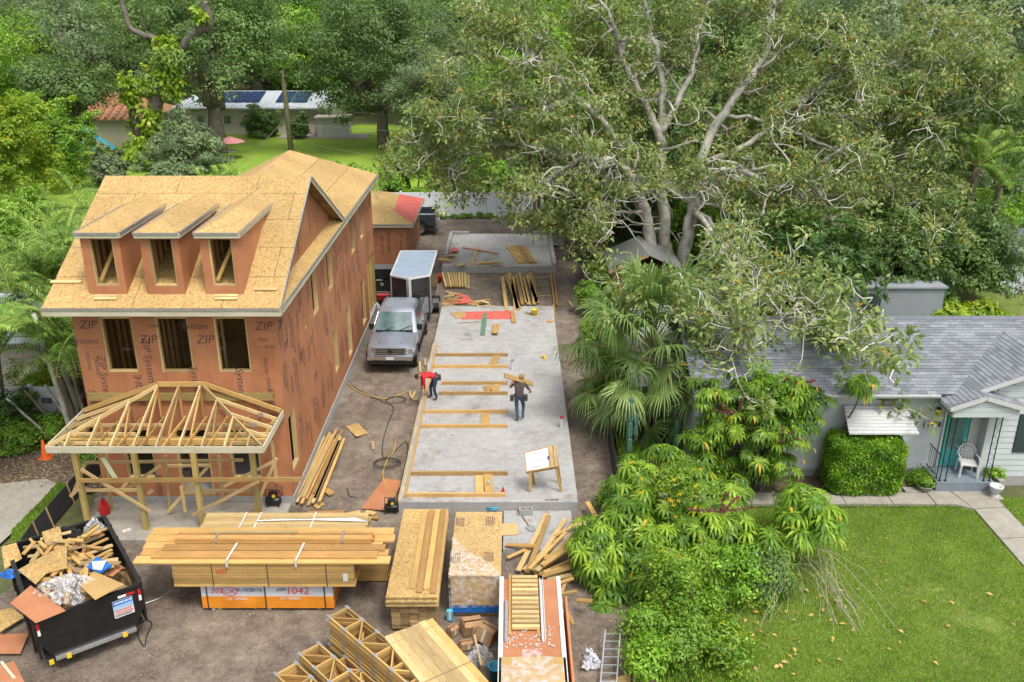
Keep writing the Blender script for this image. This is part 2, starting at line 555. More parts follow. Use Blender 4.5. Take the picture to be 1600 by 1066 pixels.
M['undergrowth'] = m_ground('undergrowth',[(.3,(.04,.045,.016)),(.48,(.08,.09,.03)),(.6,(.12,.13,.045)),(.72,(.20,.17,.085))],(.3,3,25),1.0,1.0,k=1)
sheet('ground',[(-260,-30),(260,-30),(260,330),(-260,330)],-0.11,M['undergrowth'])
sheet('dirt_lot',[(-16.2,8),(3.3,8),(3.5,26),(3.75,40),(4.4,54),(4.6,61),(-9,61.2),(-13.3,61),(-12.9,30),(-13.4,25.5),(-12.6,22.5),(-13.6,19),(-16.2,17.5)],0.0,M['dirt'],step=.10,amp=.035,seed=3,jag=.12,ruts=[[(x0 - 1.6,8),(x0 - .3,14),(x0,20),(x0 + .1,34)] for x0 in (-5.6,-4.0)] + [[(x0,8),(x0 - .6,13),(x0 - 1.9,18)] for x0 in (-6.6,-8.3)] + [[(x0,42),(x0 + .4,48),(x0 + .2,60)] for x0 in (-4.9,-5.4)])
sheet('mulch_bed',[(-19,24.6),(-14.4,24.9),(-13.1,24.2),(-12.7,30),(-19,30)],0.004,M['mulch'],step=.2,amp=.02,seed=8,jag=.15)
sheet('driveway',[tuple(at(*p)[:2]) for p in ((-60,765),(72,749),(88,757),(60,790),(18,835),(-60,905))],0.03,M['old_concrete'])
sheet('verge',[tuple(at(*p)[:2]) for p in ((20,832),(92,757),(128,762),(60,838),(20,870))],0.02,M['lawn'],step=.1,jag=.05,seed=2)
# right-hand garden
LAWN = [(4.3,9),(17,9),(32,12),(32,24.2),(14.9,24.2),(13.9,23.72),(4.3,23.72)]
sheet('lawn',LAWN,-0.01,M['lawn'],step=.18,amp=.03,seed=11)
sheet('garden_bed',[(4.0,24.4),(13.6,24.45),(13.6,26.5),(4.0,26.5)],-0.02,M['mulch'],step=.2,amp=.02,seed=9)
sheet('side_yard',[(3.9,26.0),(8,26.4),(7.5,40),(12,55),(4.9,61),(4.0,40)],-0.05,M['undergrowth'])
M['leaf_litter'] = M['mulch']
sheet('back_lawn',[(-40,64),(-2,64),(-5,80),(-6,100),(-14,108),(-48,106),(-48,80)],-0.03,m_ground('back_lawn',[(.3,(.12,.19,.014)),(.5,(.18,.28,.02)),(.68,(.23,.34,.035))],(.12,.8,9),1.0,.4,k=1),step=.8,jag=.3,seed=4)
sheet('side_lawn',[(17.5,33),(34,33),(34,58),(19,58)],-0.06,M['lawn'],step=.5,jag=.2,seed=5)
# garden walk: a row of cast slabs and the wide path to the street
walk = tag(bpy.data.objects.new('garden_path',None),kind='structure'); COL.objects.link(walk)
def flag(poly,name='path_slab'):
    b = MB(); b.prism([(x,y,-0.06) for x,y in poly],(0,0,.095))
    o = b.build(name,M['old_concrete'],walk,bevel=.012)
    return o
xs = [4.5,5.9,7.35,8.8,10.25,11.7,13.0]
for a,b_ in zip(xs[:-1],xs[1:]):
    flag([(a + .012,23.78),(b_ - .012,23.76),(b_ - .012,24.42),(a + .012,24.44)])
flag([(13.02,23.76),(13.62,23.74),(14.02,23.50),(13.72,24.70),(13.45,24.75),(13.02,24.42)])
e0,e1 = (14.04,23.50),(13.76,24.72); f0,f1 = (15.0,23.95),(15.02,24.72)
flag([(13.76,24.72),(14.04,23.50),(15.02,23.60),(15.05,24.72)])
L0,L1,R0,R1 = Vector((14.05,23.48)),Vector((13.95,14.0)),Vector((15.03,23.58)),Vector((14.95,14.0))
for k in range(6):
    a,b_ = k / 6 + .002,(k + 1) / 6 - .002
    flag([tuple(L0.lerp(L1,a)),tuple(L0.lerp(L1,b_)),tuple(R0.lerp(R1,b_)),tuple(R0.lerp(R1,a))])

# ================================================================== sheathing helpers
def clip2(poly,a,b,keep):
    """clip a 2d polygon: a*x+b*y<=keep"""
    out = []
    for i in range(len(poly)):
        p,q = poly[i],poly[(i + 1) % len(poly)]
        dp,dq = a * p[0] + b * p[1] - keep,a * q[0] + b * q[1] - keep
        if dp <= 0: out.append(p)
        if (dp < 0 < dq) or (dq < 0 < dp):
            k = dp / (dp - dq); out.append((p[0] + (q[0] - p[0]) * k,p[1] + (q[1] - p[1]) * k))
    return out
def panelize(poly,udir,pw,ph,thick,mt,parent,name='sheathing_panel',gap=.007,stagger=.5,jitter=0.0):
    """cover a convex planar polygon with separate sheets laid in staggered courses"""
    poly = [Vector(p) for p in poly]
    n = (poly[1] - poly[0]).cross(poly[2] - poly[0]).normalized()
    u = Vector(udir).normalized(); v = n.cross(u).normalized()
    o = poly[0]
    P2 = [((p - o).dot(u),(p - o).dot(v)) for p in poly]
    us = [p[0] for p in P2]; vs = [p[1] for p in P2]
    u0,u1,v0,v1 = min(us),max(us),min(vs),max(vs)
    r = 0; vv = v0; made = []
    while vv < v1 - 1e-3:
        uu = u0 - (pw * stagger if r % 2 else 0)
        while uu < u1 - 1e-3:
            q = P2
            for a,b,k in ((1,0,uu + pw - gap),(-1,0,-(uu + gap)),(0,1,vv + ph - gap),(0,-1,-(vv + gap))):
                q = clip2(q,a,b,k)
                if len(q) < 3: break
            if len(q) >= 3:
                A = sum(q[i][0] * q[(i + 1) % len(q)][1] - q[(i + 1) % len(q)][0] * q[i][1] for i in range(len(q))) / 2
                if abs(A) > .01:
                    dz = RNG.uniform(0,jitter)
                    pts = [o + u * a + v * b + n * dz for a,b in q]
                    mb = MB(); mb.prism([p - n * thick for p in pts],n * thick)
                    made.append(mb.build(name,mt,parent))
            uu += pw
        vv += ph; r += 1
    return made
def wall_panels(parent,O,u,L,z0,z1,openings,nrm,mt,pw=1.22,ph=2.44,thick=.02,gap=.002,zoff=None,name='sheathing_panel'):
    """upright sheets over a wall with openings (u0,u1,z0,z1); every sheet is one object"""
    O,u,nrm = Vector(O),Vector(u),Vector(nrm)
    rows = []; z = z0
    while z < z1 - .01:
        rows.append((z,min(z + ph,z1))); z += ph
    k = 0
    while k * pw < L - .01:
        a,b = k * pw + gap,min((k + 1) * pw,L) - gap
        for (c,d) in rows:
            c2,d2 = c + gap,d - gap
            us = sorted({a,b,*[x for o in openings for x in o[:2] if a < x < b]})
            zs = sorted({c2,d2,*[x for o in openings for x in o[2:] if c2 < x < d2]})
            mb = MB(); n = 0
            for i in range(len(us) - 1):
                for j in range(len(zs) - 1):
                    um,zm = (us[i] + us[i + 1]) / 2,(zs[j] + zs[j + 1]) / 2
                    if any(o[0] < um < o[1] and o[2] < zm < o[3] for o in openings): continue
                    p = [O + u * us[i] + Vector((0,0,zs[j])),O + u * us[i + 1] + Vector((0,0,zs[j])),O + u * us[i + 1] + Vector((0,0,zs[j + 1])),O + u * us[i] + Vector((0,0,zs[j + 1]))]
                    mb.prism(p,nrm * thick); n += 1
            if n: mb.build(name,mt,parent)
        k += 1
def opening_frame(parent,O,u,nrm,op,depth=.14,w=.045,mt=None,name='jamb'):
    """timber lining of an opening: sill, head and two jambs set just inside the sheathing"""
    O,u,nrm = Vector(O),Vector(u),Vector(nrm); mt = mt or M['wood_pale']
    a,b,c,d = op
    ctr = -nrm * (depth / 2 - .01)
    P = lambda x,z: O + u * x + Vector((0,0,z)) + ctr
    beam_obj(name,P(a + w / 2,c),P(a + w / 2,d),w,depth,mt,parent,up=nrm)
    beam_obj(name,P(b - w / 2,c),P(b - w / 2,d),w,depth,mt,parent,up=nrm)
    beam_obj('sill',P(a + w,c + w / 2),P(b - w,c + w / 2),depth,w,mt,parent)
    beam_obj('head',P(a + w,d - w / 2),P(b - w,d - w / 2),depth,w,mt,parent)

# ================================================================== the house under construction
XL,XR,YF,YB = -12.40,-6.69,23.75,42.0
house = thing('unfinished_house','tall narrow house under construction with orange wall sheathing and bare board roof with three dormers','house',(-9.5,32.5,0))
slabm = MB(); slabm.box((XL - .02,YF - .03,-.1),(XR + .05,YB + .05,.33))
slabm.build('foundation',M['concrete_side'],house)
ZW = 6.38
# --- front wall
fw = box_obj('front_wall',(XL + .05,YF + .03,6.22),(XR - .05,YF + .12,6.31),M['wood'],house)
FO = Vector((XL,YF,0))
f_open = [(.78,1.66,4.45,6.13),(2.33,3.25,4.45,6.13),(3.98,4.90,4.45,6.13),
          (.80,1.68,.95,2.62),(2.37,3.35,.36,2.62),(3.97,4.85,.95,2.62)]
wall_panels(fw,FO,(1,0,0),XR - XL,.33,ZW,f_open,(0,-1,0),M['zip'])
for op in f_open: opening_frame(fw,FO,(1,0,0),(0,-1,0),op)
# --- right wall
rw = box_obj('side_wall',(XR - .12,YF + .15,6.22),(XR - .03,YB - .1,6.31),M['wood'],house)
RO = Vector((XR,YF,0))
def yw(a,b): return a - YF,b - YF
r_open = [(*yw(28.38,29.25),4.42,6.12),(*yw(31.02,31.9),4.42,6.12),(*yw(36.05,36.95),4.42,6.12),(*yw(38.4,39.25),4.42,6.12),
          (*yw(24.0,24.85),1.0,2.85),(*yw(31.15,31.9),1.15,2.85),(*yw(34.0,34.85),.62,2.82),(*yw(37.7,38.75),.62,2.75),
          (*yw(27.06,27.32),4.48,5.03)]
wall_panels(rw,RO,(0,1,0),YB - YF,.33,ZW,r_open + [(*yw(39.6,42.2),0,3.05)],(1,0,0),M['zip'])
for op in r_open: opening_frame(rw,RO,(0,1,0),(1,0,0),op)
# --- left and rear walls
lw = box_obj('side_wall',(XL + .03,YF + .15,6.22),(XL + .12,YB - .1,6.31),M['wood'],house)
wall_panels(lw,(XL,YF,0),(0,1,0),YB - YF,.33,ZW,[(*yw(27,28),1,2.8),(*yw(33,34),1,2.8),(*yw(30,31),4.4,6.1),(*yw(36,37),4.4,6.1)],(-1,0,0),M['zip'])
bw_ = box_obj('rear_wall',(XL + .05,YB - .12,6.22),(XR - .05,YB - .03,6.31),M['wood'],house)
wall_panels(bw_,(XL,YB,0),(1,0,0),XR - XL,3.05,ZW,[(1.2,2.2,4.4,6.1),(3.5,4.5,4.4,6.1)],(0,1,0),M['zip'])
wall_panels(bw_,(XL,39.6,0),(1,0,0),XR - XL,.33,3.05,[(2,4,.35,2.6)],(0,1,0),M['zip'])
# --- inside: floors, studs and partitions seen through the openings
fl = box_obj('upper_floor',(XL + .03,YF + .02,3.02),(XR - .03,YB - .02,3.32),M['osb'],house)
box_obj('attic_floor',(XL + .03,YF + .13,6.22),(XR - .13,YB - .13,6.28),M['osb'],house)
for zlo,zhi in ((3.33,6.22),(.34,3.0)):
    for k in range(12):
        y = YF + .45 + k * .41
        beam_obj('stud',(XL + .08,y,zlo),(XL + .08,y,zhi),.05,.10,M['wood'],lw,up=(1,0,0))
    for x in (-10.62,-10.2,-8.62,-8.3,-7.9,-7.45,-7.05):
        beam_obj('stud',(x,YF + 3.2,zlo),(x,YF + 3.2,zhi),.05,.10,M['wood'],fl,up=(0,1,0))
    for k in range(7):
        y = YF + .5 + k * .41
        beam_obj('stud',(-10.75,y,zlo),(-10.75,y,zhi),.05,.10,M['wood'],fl,up=(1,0,0))
    for k in range(34):
        y = YF + .35 + k * .52
        if any(o[0] - .05 < y - YF < o[1] + .05 for o in r_open): continue
        beam_obj('stud',(XR - .09,y,zlo),(XR - .09,y,zhi),.05,.10,M['wood'],rw,up=(1,0,0))
    box_obj('partition_sheet',(-10.6,YF + 5.5,zlo),(XR - .2,YF + 5.52,zhi - .1),M['osb'],fl)
for z in (4.3,4.75,5.2,5.65):
    beam_obj('shelf_rail',(-9.95,YF + 2.2,z),(-8.95,YF + 2.2,z),.04,.14,M['wood_pale'],fl)
beam_obj('shelf_stile',(-9.95,YF + 2.15,3.33),(-9.95,YF + 2.15,6.1),.09,.04,M['wood_pale'],fl,up=(0,1,0))
beam_obj('shelf_stile',(-8.95,YF + 2.15,3.33),(-8.95,YF + 2.15,6.1),.09,.04,M['wood_pale'],fl,up=(0,1,0))
# --- rear porch post and beam
beam_obj('porch_post',(XR - .07,41.85,.33),(XR - .07,41.85,3.05),.14,.14,M['wood_treated'],house)
beam_obj('porch_post',(XL + .1,41.85,.33),(XL + .1,41.85,3.05),.14,.14,M['wood_treated'],house)
# --- roof
ZE,ZR,YE0,YE1,YRD = 6.66,9.28,22.97,33.19,28.08
XE0,XE1 = -12.78,-6.31
S = (ZR - ZE) / (YRD - YE0)
RX = (XE0 + XE1) / 2; RH = ZE + S * (XE1 - RX); RYH = 42.03 - (XE1 - RX); RYF = YRD + (ZR - RH) / S
roof = MB()
roof.beam((XE0 + .1,YRD,ZR - .2),(XE1 - .1,YRD,ZR - .2),.04,.25)
roof.beam((RX,RYF,RH - .2),(RX,RYH,RH - .2),.04,.25)
roof = roof.build('roof',M['wood'],house)
TH = .022
panelize([(XE0,YE0,ZE),(XE1,YE0,ZE),(XE1 - .02,YRD,ZR),(XE0,YRD,ZR)],(1,0,0),2.44,1.22,TH,M['osb'],roof,'roof_panel',jitter=.004)
panelize([(XE1 - .02,YE1,ZE),(XE0,YE1,ZE),(XE0,YRD,ZR),(XE1 - .02,YRD,ZR)],(-1,0,0),2.44,1.22,TH,M['osb'],roof,'roof_panel')
panelize([(XE1,YE1 - .1,ZE),(XE1,42.03,ZE),(RX,RYH,RH),(RX,RYF,RH)],(0,1,0),2.44,1.22,TH,M['osb'],roof,'roof_panel',jitter=.004)
panelize([(XE0,42.03,ZE),(XE0,YE1,ZE),(RX,RYF,RH),(RX,RYH,RH)],(0,-1,0),2.44,1.22,TH,M['osb'],roof,'roof_panel')
panelize([(XE1,42.03,ZE),(XE0,42.03,ZE),(RX,RYH,RH)],(-1,0,0),2.44,1.22,TH,M['osb'],roof,'roof_panel')
# pent strip below the side gable
pz = lambda x: ZE + S * (XE1 - x)
panelize([(XE1,YE0 + .02,ZE - .03),(XE1,YE1,ZE - .03),(XR - .1,YE1 + .35,pz(XR - .1) - .03),(XR - .1,YE0 + .45,pz(XR - .1) - .03)],(0,1,0),2.44,1.22,TH,M['osb'],roof,'roof_panel')
gw = MB()
gz = pz(XR) - .05
for k in range(8):                                    # gable wall as upright sheets
    a = 24.1 + k * 1.0; b = min(a + .996,32.1)
    zt = lambda y: ZR - .16 - S * abs(y - YRD)
    pts = [(XR - .03,a,gz),(XR - .03,b,gz),(XR - .03,b,zt(b))]
    if a < YRD < b: pts.append((XR - .03,YRD,zt(YRD)))
    pts.append((XR - .03,a,zt(a)))
    if zt(a) > gz - .01 and zt(b) > gz - .01:
        m_ = MB(); m_.prism(pts,(.03,0,0)); m_.build('gable_panel',M['zip'],rw)
for k in range(16):                                   # lookouts under the gable overhang
    for sgn in (-1,1):
        y = YRD + sgn * (.2 + k * .31)
        z = ZR - .075 - S * abs(y - YRD)
        beam_obj('lookout',(XR - .02,y,z),(XE1 - .05,y,z),.04,.09,M['wood_orange'],roof)
def fascia(p0,p1,out,hgt=.20,parent=None):
    p0,p1,out = Vector(p0),Vector(p1),Vector(out)
    dn = Vector((0,0,-(hgt / 2 + .022)))
    beam_obj('fascia',p0 + dn + out * .015,p1 + dn + out * .015,.03,hgt,M['fascia'],parent)
    dn = Vector((0,0,-.028))
    beam_obj('drip_edge',p0 + dn + out * .04,p1 + dn + out * .04,.02,.07,M['steel'],parent)
fascia((XE0,YE0,ZE),(XE1,YE0,ZE),(0,-1,0),parent=roof)
fascia((XE1,YE0,ZE),(XE1,42.03,ZE),(1,0,0),parent=roof)
fascia((XE0,YE0,ZE),(XE0,42.03,ZE),(-1,0,0),parent=roof)
fascia((XE0,42.03,ZE),(XE1,42.03,ZE),(0,1,0),parent=roof)
fascia((XE1 - .03,YRD,ZR - .01),(XE1 - .03,YE1,ZE - .01),(1,0,0),.14,parent=roof)
fascia((XE1 - .03,YRD,ZR - .01),(XE1 - .03,YE0 + .1,ZE + .04),(1,0,0),.10,parent=roof)
box_obj('soffit',(XE0 + .02,YE0 + .03,ZE - .24),(XE1 - .02,YF - .022,ZE - .225),M['osb'],roof)
box_obj('soffit',(XR + .022,YF,ZE - .24),(XE1 - .03,42.0,ZE - .225),M['osb'],roof)
# --- dormers
PN = Vector((0,-S,1)).normalized(); PO = Vector((0,YE0,ZE))
YD = None
for i,(bl,br) in enumerate(((140,199),(231,290),(322.5,381))):
    p = atP((bl + br) / 2,460,PO,PN)
    YD = p.y
    x0,x1 = atP(bl,460,PO,PN).x,atP(br,460,PO,PN).x
    zb = p.z
    zt = atY(155,367,YD).z
    dm = MB()
    # front frame sheet with opening
    a,b,c,d = x0,x1,zb,zt
    oa,ob,oc,od = a + .22,b - .17,c + .24,d - .13
    for (e,f,g,h) in ((a,oa,c,d),(ob,b,c,d),(oa,ob,c,oc),(oa,ob,od,d)):
        dm.prism([(e,YD,g),(f,YD,g),(f,YD,h),(e,YD,h)],(0,.02,0))
    D = dm.build('dormer',M['zip'],house)
    yb = YE0 + (zt - ZE) / S
    for xx,vec in ((x1 - .02,.02),(x0,.02)):
        m_ = MB(); m_.prism([(xx,YD + .021,zb + .02),(xx,YD + .021,zt),(xx,yb,zt)],(vec,0,0)); m_.build('cheek',M['zip'],D)
    for (p0,p1) in (((oa + .02,YD + .075,oc),(oa + .02,YD + .075,od)),((ob - .02,YD + .075,oc),(ob - .02,YD + .075,od))):
        beam_obj('jamb',p0,p1,.04,.11,M['wood_pale'],D,up=(0,1,0))
    beam_obj('sill',(oa + .04,YD + .06,oc + .02),(ob - .04,YD + .06,oc + .02),.11,.04,M['wood_pale'],D)
    for k in range(5):
        y = YD + .35 + k * .4
        z = ZE + S * (y - YE0)
        if z < zt - .15:
            beam_obj('stud',(x0 + .07,y,z),(x0 + .07,y,zt),.045,.09,M['wood'],D,up=(1,0,0))
            beam_obj('stud',(x1 - .07,y,z),(x1 - .07,y,zt),.045,.09,M['wood'],D,up=(1,0,0))
    if i != 1:
        beam_obj('brace',(oa + .06,YD + .2,oc + .1),(ob + .05,YD + .55,od + .1),.04,.09,M['wood'],D)
    # little hipped roof
    ov = .07; sd = .42
    e0,e1,yf = x0 - ov,x1 + ov,YD - .12
    xm = (e0 + e1) / 2; hw = (e1 - e0) / 2
    ze = zt + .09; zr = ze + sd * hw
    yeb = YE0 + (ze - ZE) / S; yrb = YE0 + (zr - ZE) / S; yh = yf + hw
    for poly in ([(e0,yf,ze),(e1,yf,ze),(xm,yh,zr)],
                 [(e1,yf,ze),(e1,yeb,ze),(xm,yrb,zr),(xm,yh,zr)],
                 [(e0,yeb,ze),(e0,yf,ze),(xm,yh,zr),(xm,yrb,zr)]):
        m_ = MB(); n = (Vector(poly[1]) - Vector(poly[0])).cross(Vector(poly[2]) - Vector(poly[0])).normalized()
        m_.prism([Vector(q) - n * .02 for q in poly],n * .02); m_.build('roof_panel',M['osb'],D)
    for p0,p1,out in (((e0,yf,ze),(e1,yf,ze),(0,-1,0)),((e1,yf,ze),(e1,yeb,ze),(1,0,0)),((e0,yf,ze),(e0,yeb,ze),(-1,0,0))):
        fascia(p0,p1,out,.13,D)
    m_ = MB(); m_.box((e0 + .03,yf + .03,ze - .15),(e1 - .03,yf + .17,ze - .135)); m_.build('soffit',M['osb'],D)
# roof cleats
for px,py,ln in ((74 + 30,442,.85),(166,464,.62),(166,468,.62),(354,463.5,.62),(354,468,.62),(415,453.5,.6)):
    p = atP(px,py,PO,PN) + PN * .035
    q = beam_obj('roof_cleat',p - Vector((ln / 2,0,0)),p + Vector((ln / 2,0,0)),.09,.045,M['wood_pale'],roof,up=PN)
# --- printing on the sheathing
def print_lines(parent,pos,xdir,ydir,n=3,L=.6,seed=0):
    r = random.Random(seed); b = MB()
    x,y = Vector(xdir),Vector(ydir); z = x.cross(y)
    for k in range(n):
        u = 0
        while u < L:
            w = r.uniform(.02,.07)
            o_ = Vector(pos) + x * u + y * (k * -.05) + z * .003
            b.quad([o_,o_ + x * w,o_ + x * w + y * .026,o_ + y * .026])
            u += w + .015
    b.build('small_print',M['zip_print'],parent)
UX,UY,UZ = Vector((1,0,0)),Vector((0,1,0)),Vector((0,0,1))
yF = YF - .02
def fp(px,py):
    p = atY(px,py,yF); return p
for px,py in ((137,508),(231,531),(320,531),(411,510)):
    lettering('ZIP',.36,fp(px,py),UX,UZ,M['zip_print'],fw,shear=.2)
for px,py in ((132,533),(304,510)):
    lettering('System',.27,fp(px,py),UX,UZ,M['zip_print'],fw,shear=.15)
for px,py,tx in ((232,563,'ZIP System'),(163,590,'ZIP System'),(305,594,'System'),(376,597,'System'),(147,630,'System'),(424,630,'HUBER'),(218,612,'HUBER'),
                   (290,742,'ZIP'),(436,765,'ZIP'),(250,760,'System'),(345,640,'ZIP')):
    lettering(tx,.31,fp(px,py),-UZ,UX,M['zip_print'],fw,shear=.15)
lettering('ZIP System sheathing',.15,fp(150,691),UX,UZ,M['zip_print'],fw)
for k,(px,py) in enumerate(((137,552),(150,560),(415,560),(420,590),(205,640),(330,650),(405,640))):
    print_lines(fw,fp(px,py),-UZ,UX,2,.5,k)
for k,(px,py) in enumerate(((232,509),(404,530),(414,541),(190,545),(208,588))):
    print_lines(fw,fp(px,py),UX,UZ,2,.25,20 + k)
xR = XR + .02
r_ = random.Random(5)
okp = lambda y,z,l=.6: not any(o[0] - .15 < y - YF < o[1] + .15 and o[2] - l < z < o[3] + l for o in r_open) and not (y > 39.3 and z < 3.7)
for k in range(15):
    for row,z in enumerate((1.6,3.9,5.35)):
        for half in (0,1):
            y = YF + .25 + k * 1.22 + half * .62 + r_.uniform(-.1,.1)
            zz = z + r_.uniform(-.35,.35)
            if y > YB - .3: continue
            if half == 0 and okp(y,zz):
                d = 1 if r_.random() < .5 else -1
                lettering(r_.choice(('ZIP System','ZIP System','ZIP','HUBER')),.25,Vector((xR,y,zz)),-UZ * d,UY * d,M['zip_print'],rw)
            if okp(y + .3,zz,.4): print_lines(rw,Vector((xR,y + .3,zz + .3)),-UZ,UY,3,r_.uniform(.5,1.1),k * 7 + row)
for (y,z) in ((24.2,5.75),(24.5,4.95),(26.2,3.95),(27.9,2.5)):
    lettering('ZIP',.34,Vector((xR,y,z)),UY,UZ,M['zip_print'],rw,shear=.2)
for (y,z) in ((26.0,7.25),(27.2,7.4),(29.0,7.6),(30.1,7.35)):
    print_lines(rw,Vector((XR + .003,y,z + .3)),-UZ,UY,2,.7,int(y))
# ================================================================== porch frame on the house front
porch = thing('porch_frame','open timber porch frame with bare hipped rafters and four posts against the house front','porch',(-9.6,22.4,.1))
PZ = 3.28; PYF = 21.40; PYB = 23.70; PX0,PX1 = -12.55,-6.70
box_obj('porch_slab',(-12.45,21.72,-.05),(-6.75,YF - .035,.10),M['old_concrete'],porch)
posts_x = (-12.3,-10.63,-8.97,-7.31)
for x in posts_x:
    beam_obj('post',(x,22.3,.1),(x,22.3,2.86),.14,.14,M['wood_treated'],porch)
beam_obj('front_beam',(-12.45,22.3,2.95),(-6.85,22.3,2.95),.09,.18,M['wood'],porch)
beam_obj('front_beam',(-12.4,22.42,2.95),(-6.9,22.42,2.95),.05,.18,M['wood_treated'],porch)
beam_obj('side_beam',(-12.3,22.45,2.95),(-12.3,23.68,2.95),.09,.18,M['wood'],porch)
beam_obj('side_beam',(-6.95,22.45,2.95),(-6.95,23.68,2.95),.09,.18,M['wood'],porch)
beam_obj('ledger',(-12.3,23.66,3.70),(-6.95,23.66,3.70),.05,.24,M['wood_treated'],porch)
beam_obj('ridge_board',(-10.2,23.62,4.12),(-8.9,23.62,4.12),.05,.15,M['wood'],porch)
for p0,p1 in (((PX0,PYF,PZ - .1),(PX1,PYF,PZ - .1)),((PX1,PYF + .02,PZ - .1),(PX1,PYB - .03,PZ - .1)),((PX0,PYF + .02,PZ - .1),(PX0,PYB - .03,PZ - .1))):
    beam_obj('fascia',p0,p1,.04,.19,M['fascia'],porch)
wd = M['wood_pale']
apl,apr = Vector((-10.2,23.60,4.10)),Vector((-8.9,23.60,4.10))
cl,cr = Vector((PX0 + .05,PYF + .04,PZ - .02)),Vector((PX1 - .05,PYF + .04,PZ - .02))
beam_obj('hip_rafter',cl,apl + Vector((0,-.05,0)),.045,.11,wd,porch)
beam_obj('hip_rafter',cr,apr + Vector((0,-.05,0)),.045,.11,wd,porch)
beam_obj('wall_rafter',(PX0 + .05,23.61,PZ),(-10.2,23.61,4.14),.05,.13,M['wood'],porch)
beam_obj('wall_rafter',(PX1 - .05,23.61,PZ),(-8.9,23.61,4.14),.05,.13,M['wood'],porch)
for k in range(9):
    x = -12.05 + k * .615
    yt = 23.55 if apl.x <= x <= apr.x else (cl.y + (x - cl.x) / (apl.x - cl.x) * (apl.y - cl.y) if x < apl.x else cr.y + (cr.x - x) / (cr.x - apr.x) * (apr.y - cr.y))
    yt = min(yt,23.55)
    zt = PZ - .02 + (yt - PYF) / (23.6 - PYF) * .84
    beam_obj('rafter',(x,PYF + .03,PZ - .03),(x,yt,zt),.04,.10,wd,porch)
    if 1 <= k <= 7:
        beam_obj('web',(x,PYF + .95,3.08),(x,yt - .08,zt - .16),.04,.09,M['wood'],porch)
        beam_obj('ceiling_joist',(x + .045,PYF + .1,3.07),(x + .045,23.6,3.07),.04,.09,M['wood'],porch)
        if yt > 23.2: beam_obj('king_post',(x,yt - .03,3.12),(x,yt - .03,zt - .07),.04,.09,M['wood_orange'],porch,up=(0,1,0))
for k in range(3):
    y = 22.0 + k * .55
    f = (y - PYF) / (23.6 - PYF)
    for cx,ax,sg in ((cl.x,apl.x,1),(cr.x,apr.x,-1)):
        x1 = cx + (ax - cx) * f
        beam_obj('jack_rafter',(cx,y,PZ - .03),(x1,y,PZ - .03 + f * .84),.04,.10,wd,porch)
        beam_obj('bottom_chord',(cx + sg * .05,y,3.06),(x1 + sg * .7,y,3.06),.04,.09,wd,porch)
def pl(px0,py0,px1,py1,Y,w=.04,h=.09,mt=None,nm='brace',Y2=None):
    beam_obj(nm,atY(px0,py0,Y),atY(px1,py1,Y if Y2 is None else Y2),w,h,mt or M['wood_pale'],porch)
pl(126,751,471,749,22.18,.04,.13,M['wood'],'rail')
pl(126,766,220,766,22.40,nm='rail')
pl(310,767,400,767,22.40,nm='rail')
pl(132,723,380,719,22.9,nm='rail')
pl(126,733,235,800,22.20,nm='brace')
pl(186,769,205,745,22.6)
pl(250,728,190,770,23.2); pl(326,728,262,800,23.0); pl(262,728,330,727,23.05,nm='rail')
pl(430,720,350,760,22.9); pl(432,716,396,800,22.8); pl(238,766,231,772,22.2)
pl(300,806,404,752,22.0,.04,.09,M['wood_old'])
pl(110,776,122,764,21.9); pl(134,723,114,772,23.0)
for px,py0,py1,Y in ((262,712,800,23.2),(345,712,790,23.2),(428,690,748,23.3),(170,706,800,23.3),(286,760,800,22.7)):
    pl(px - 3,py0,px + 4,py1,Y,.04,.09,M['wood_pale'],'upright')
pl(160,715,183,752,22.6,.03,.13,m_wood('pale_green_board',(.45,.55,.34),(.60,.66,.48),knots=False),'loose_board')
for px,py in ((407,648),(397,664),(305,685)):
    p = atY(px,py,22.5); b = MB(); b.box((p.x - .06,p.y - .01,p.z - .06),(p.x + .07,p.y + .01,p.z + .06)); b.build('connector_plate',M['steel'],porch)

# ================================================================== garage behind
GX0,GX1,GY0,GY1 = -11.6,-5.72,48.3,54.2
gar = thing('unfinished_garage','low garage with orange sheathing and hipped bare board roof behind the tall unfinished house','garage',(-8.7,51,0))
b = MB(); b.box((GX0 - .03,GY0 - .03,-.1),(GX1 + .03,GY1 + .03,.42)); b.build('foundation',M['concrete_side'],gar)
gf = box_obj('front_wall',(GX0 + .1,GY0 + .03,2.6),(GX1 - .1,GY0 + .1,2.68),M['wood'],gar)
wall_panels(gf,(GX0,GY0,0),(1,0,0),GX1 - GX0,.42,2.72,[],(0,-1,0),M['zip'])
gs = box_obj('side_wall',(GX1 - .1,GY0 + .15,2.6),(GX1 - .03,GY1 - .1,2.68),M['wood'],gar)
wall_panels(gs,(GX1,GY0,0),(0,1,0),GY1 - GY0,.42,2.72,[],(1,0,0),M['zip'])
gl = box_obj('side_wall',(GX0 + .03,GY0 + .15,2.6),(GX0 + .1,GY1 - .1,2.68),M['wood'],gar)
wall_panels(gl,(GX0,GY0,0),(0,1,0),GY1 - GY0,.42,2.72,[],(-1,0,0),M['zip'])
grr = box_obj('rear_wall',(GX0 + .1,GY1 - .1,2.6),(GX1 - .1,GY1 - .03,2.68),M['wood'],gar)
wall_panels(grr,(GX0,GY1,0),(1,0,0),GX1 - GX0,.42,2.72,[(1.5,4.3,.42,2.5)],(0,1,0),M['zip'])
for k in range(4):
    lettering('ZIP System',.24,Vector((-9.3 + k * 1.05,GY0 - .02,1.5 + .2 * (k % 2))),-UZ,UX,M['zip_print'],gf)
    print_lines(gf,Vector((-8.9 + k * 1.05,GY0 - .02,2.3)),-UZ,UX,3,1.2,k)
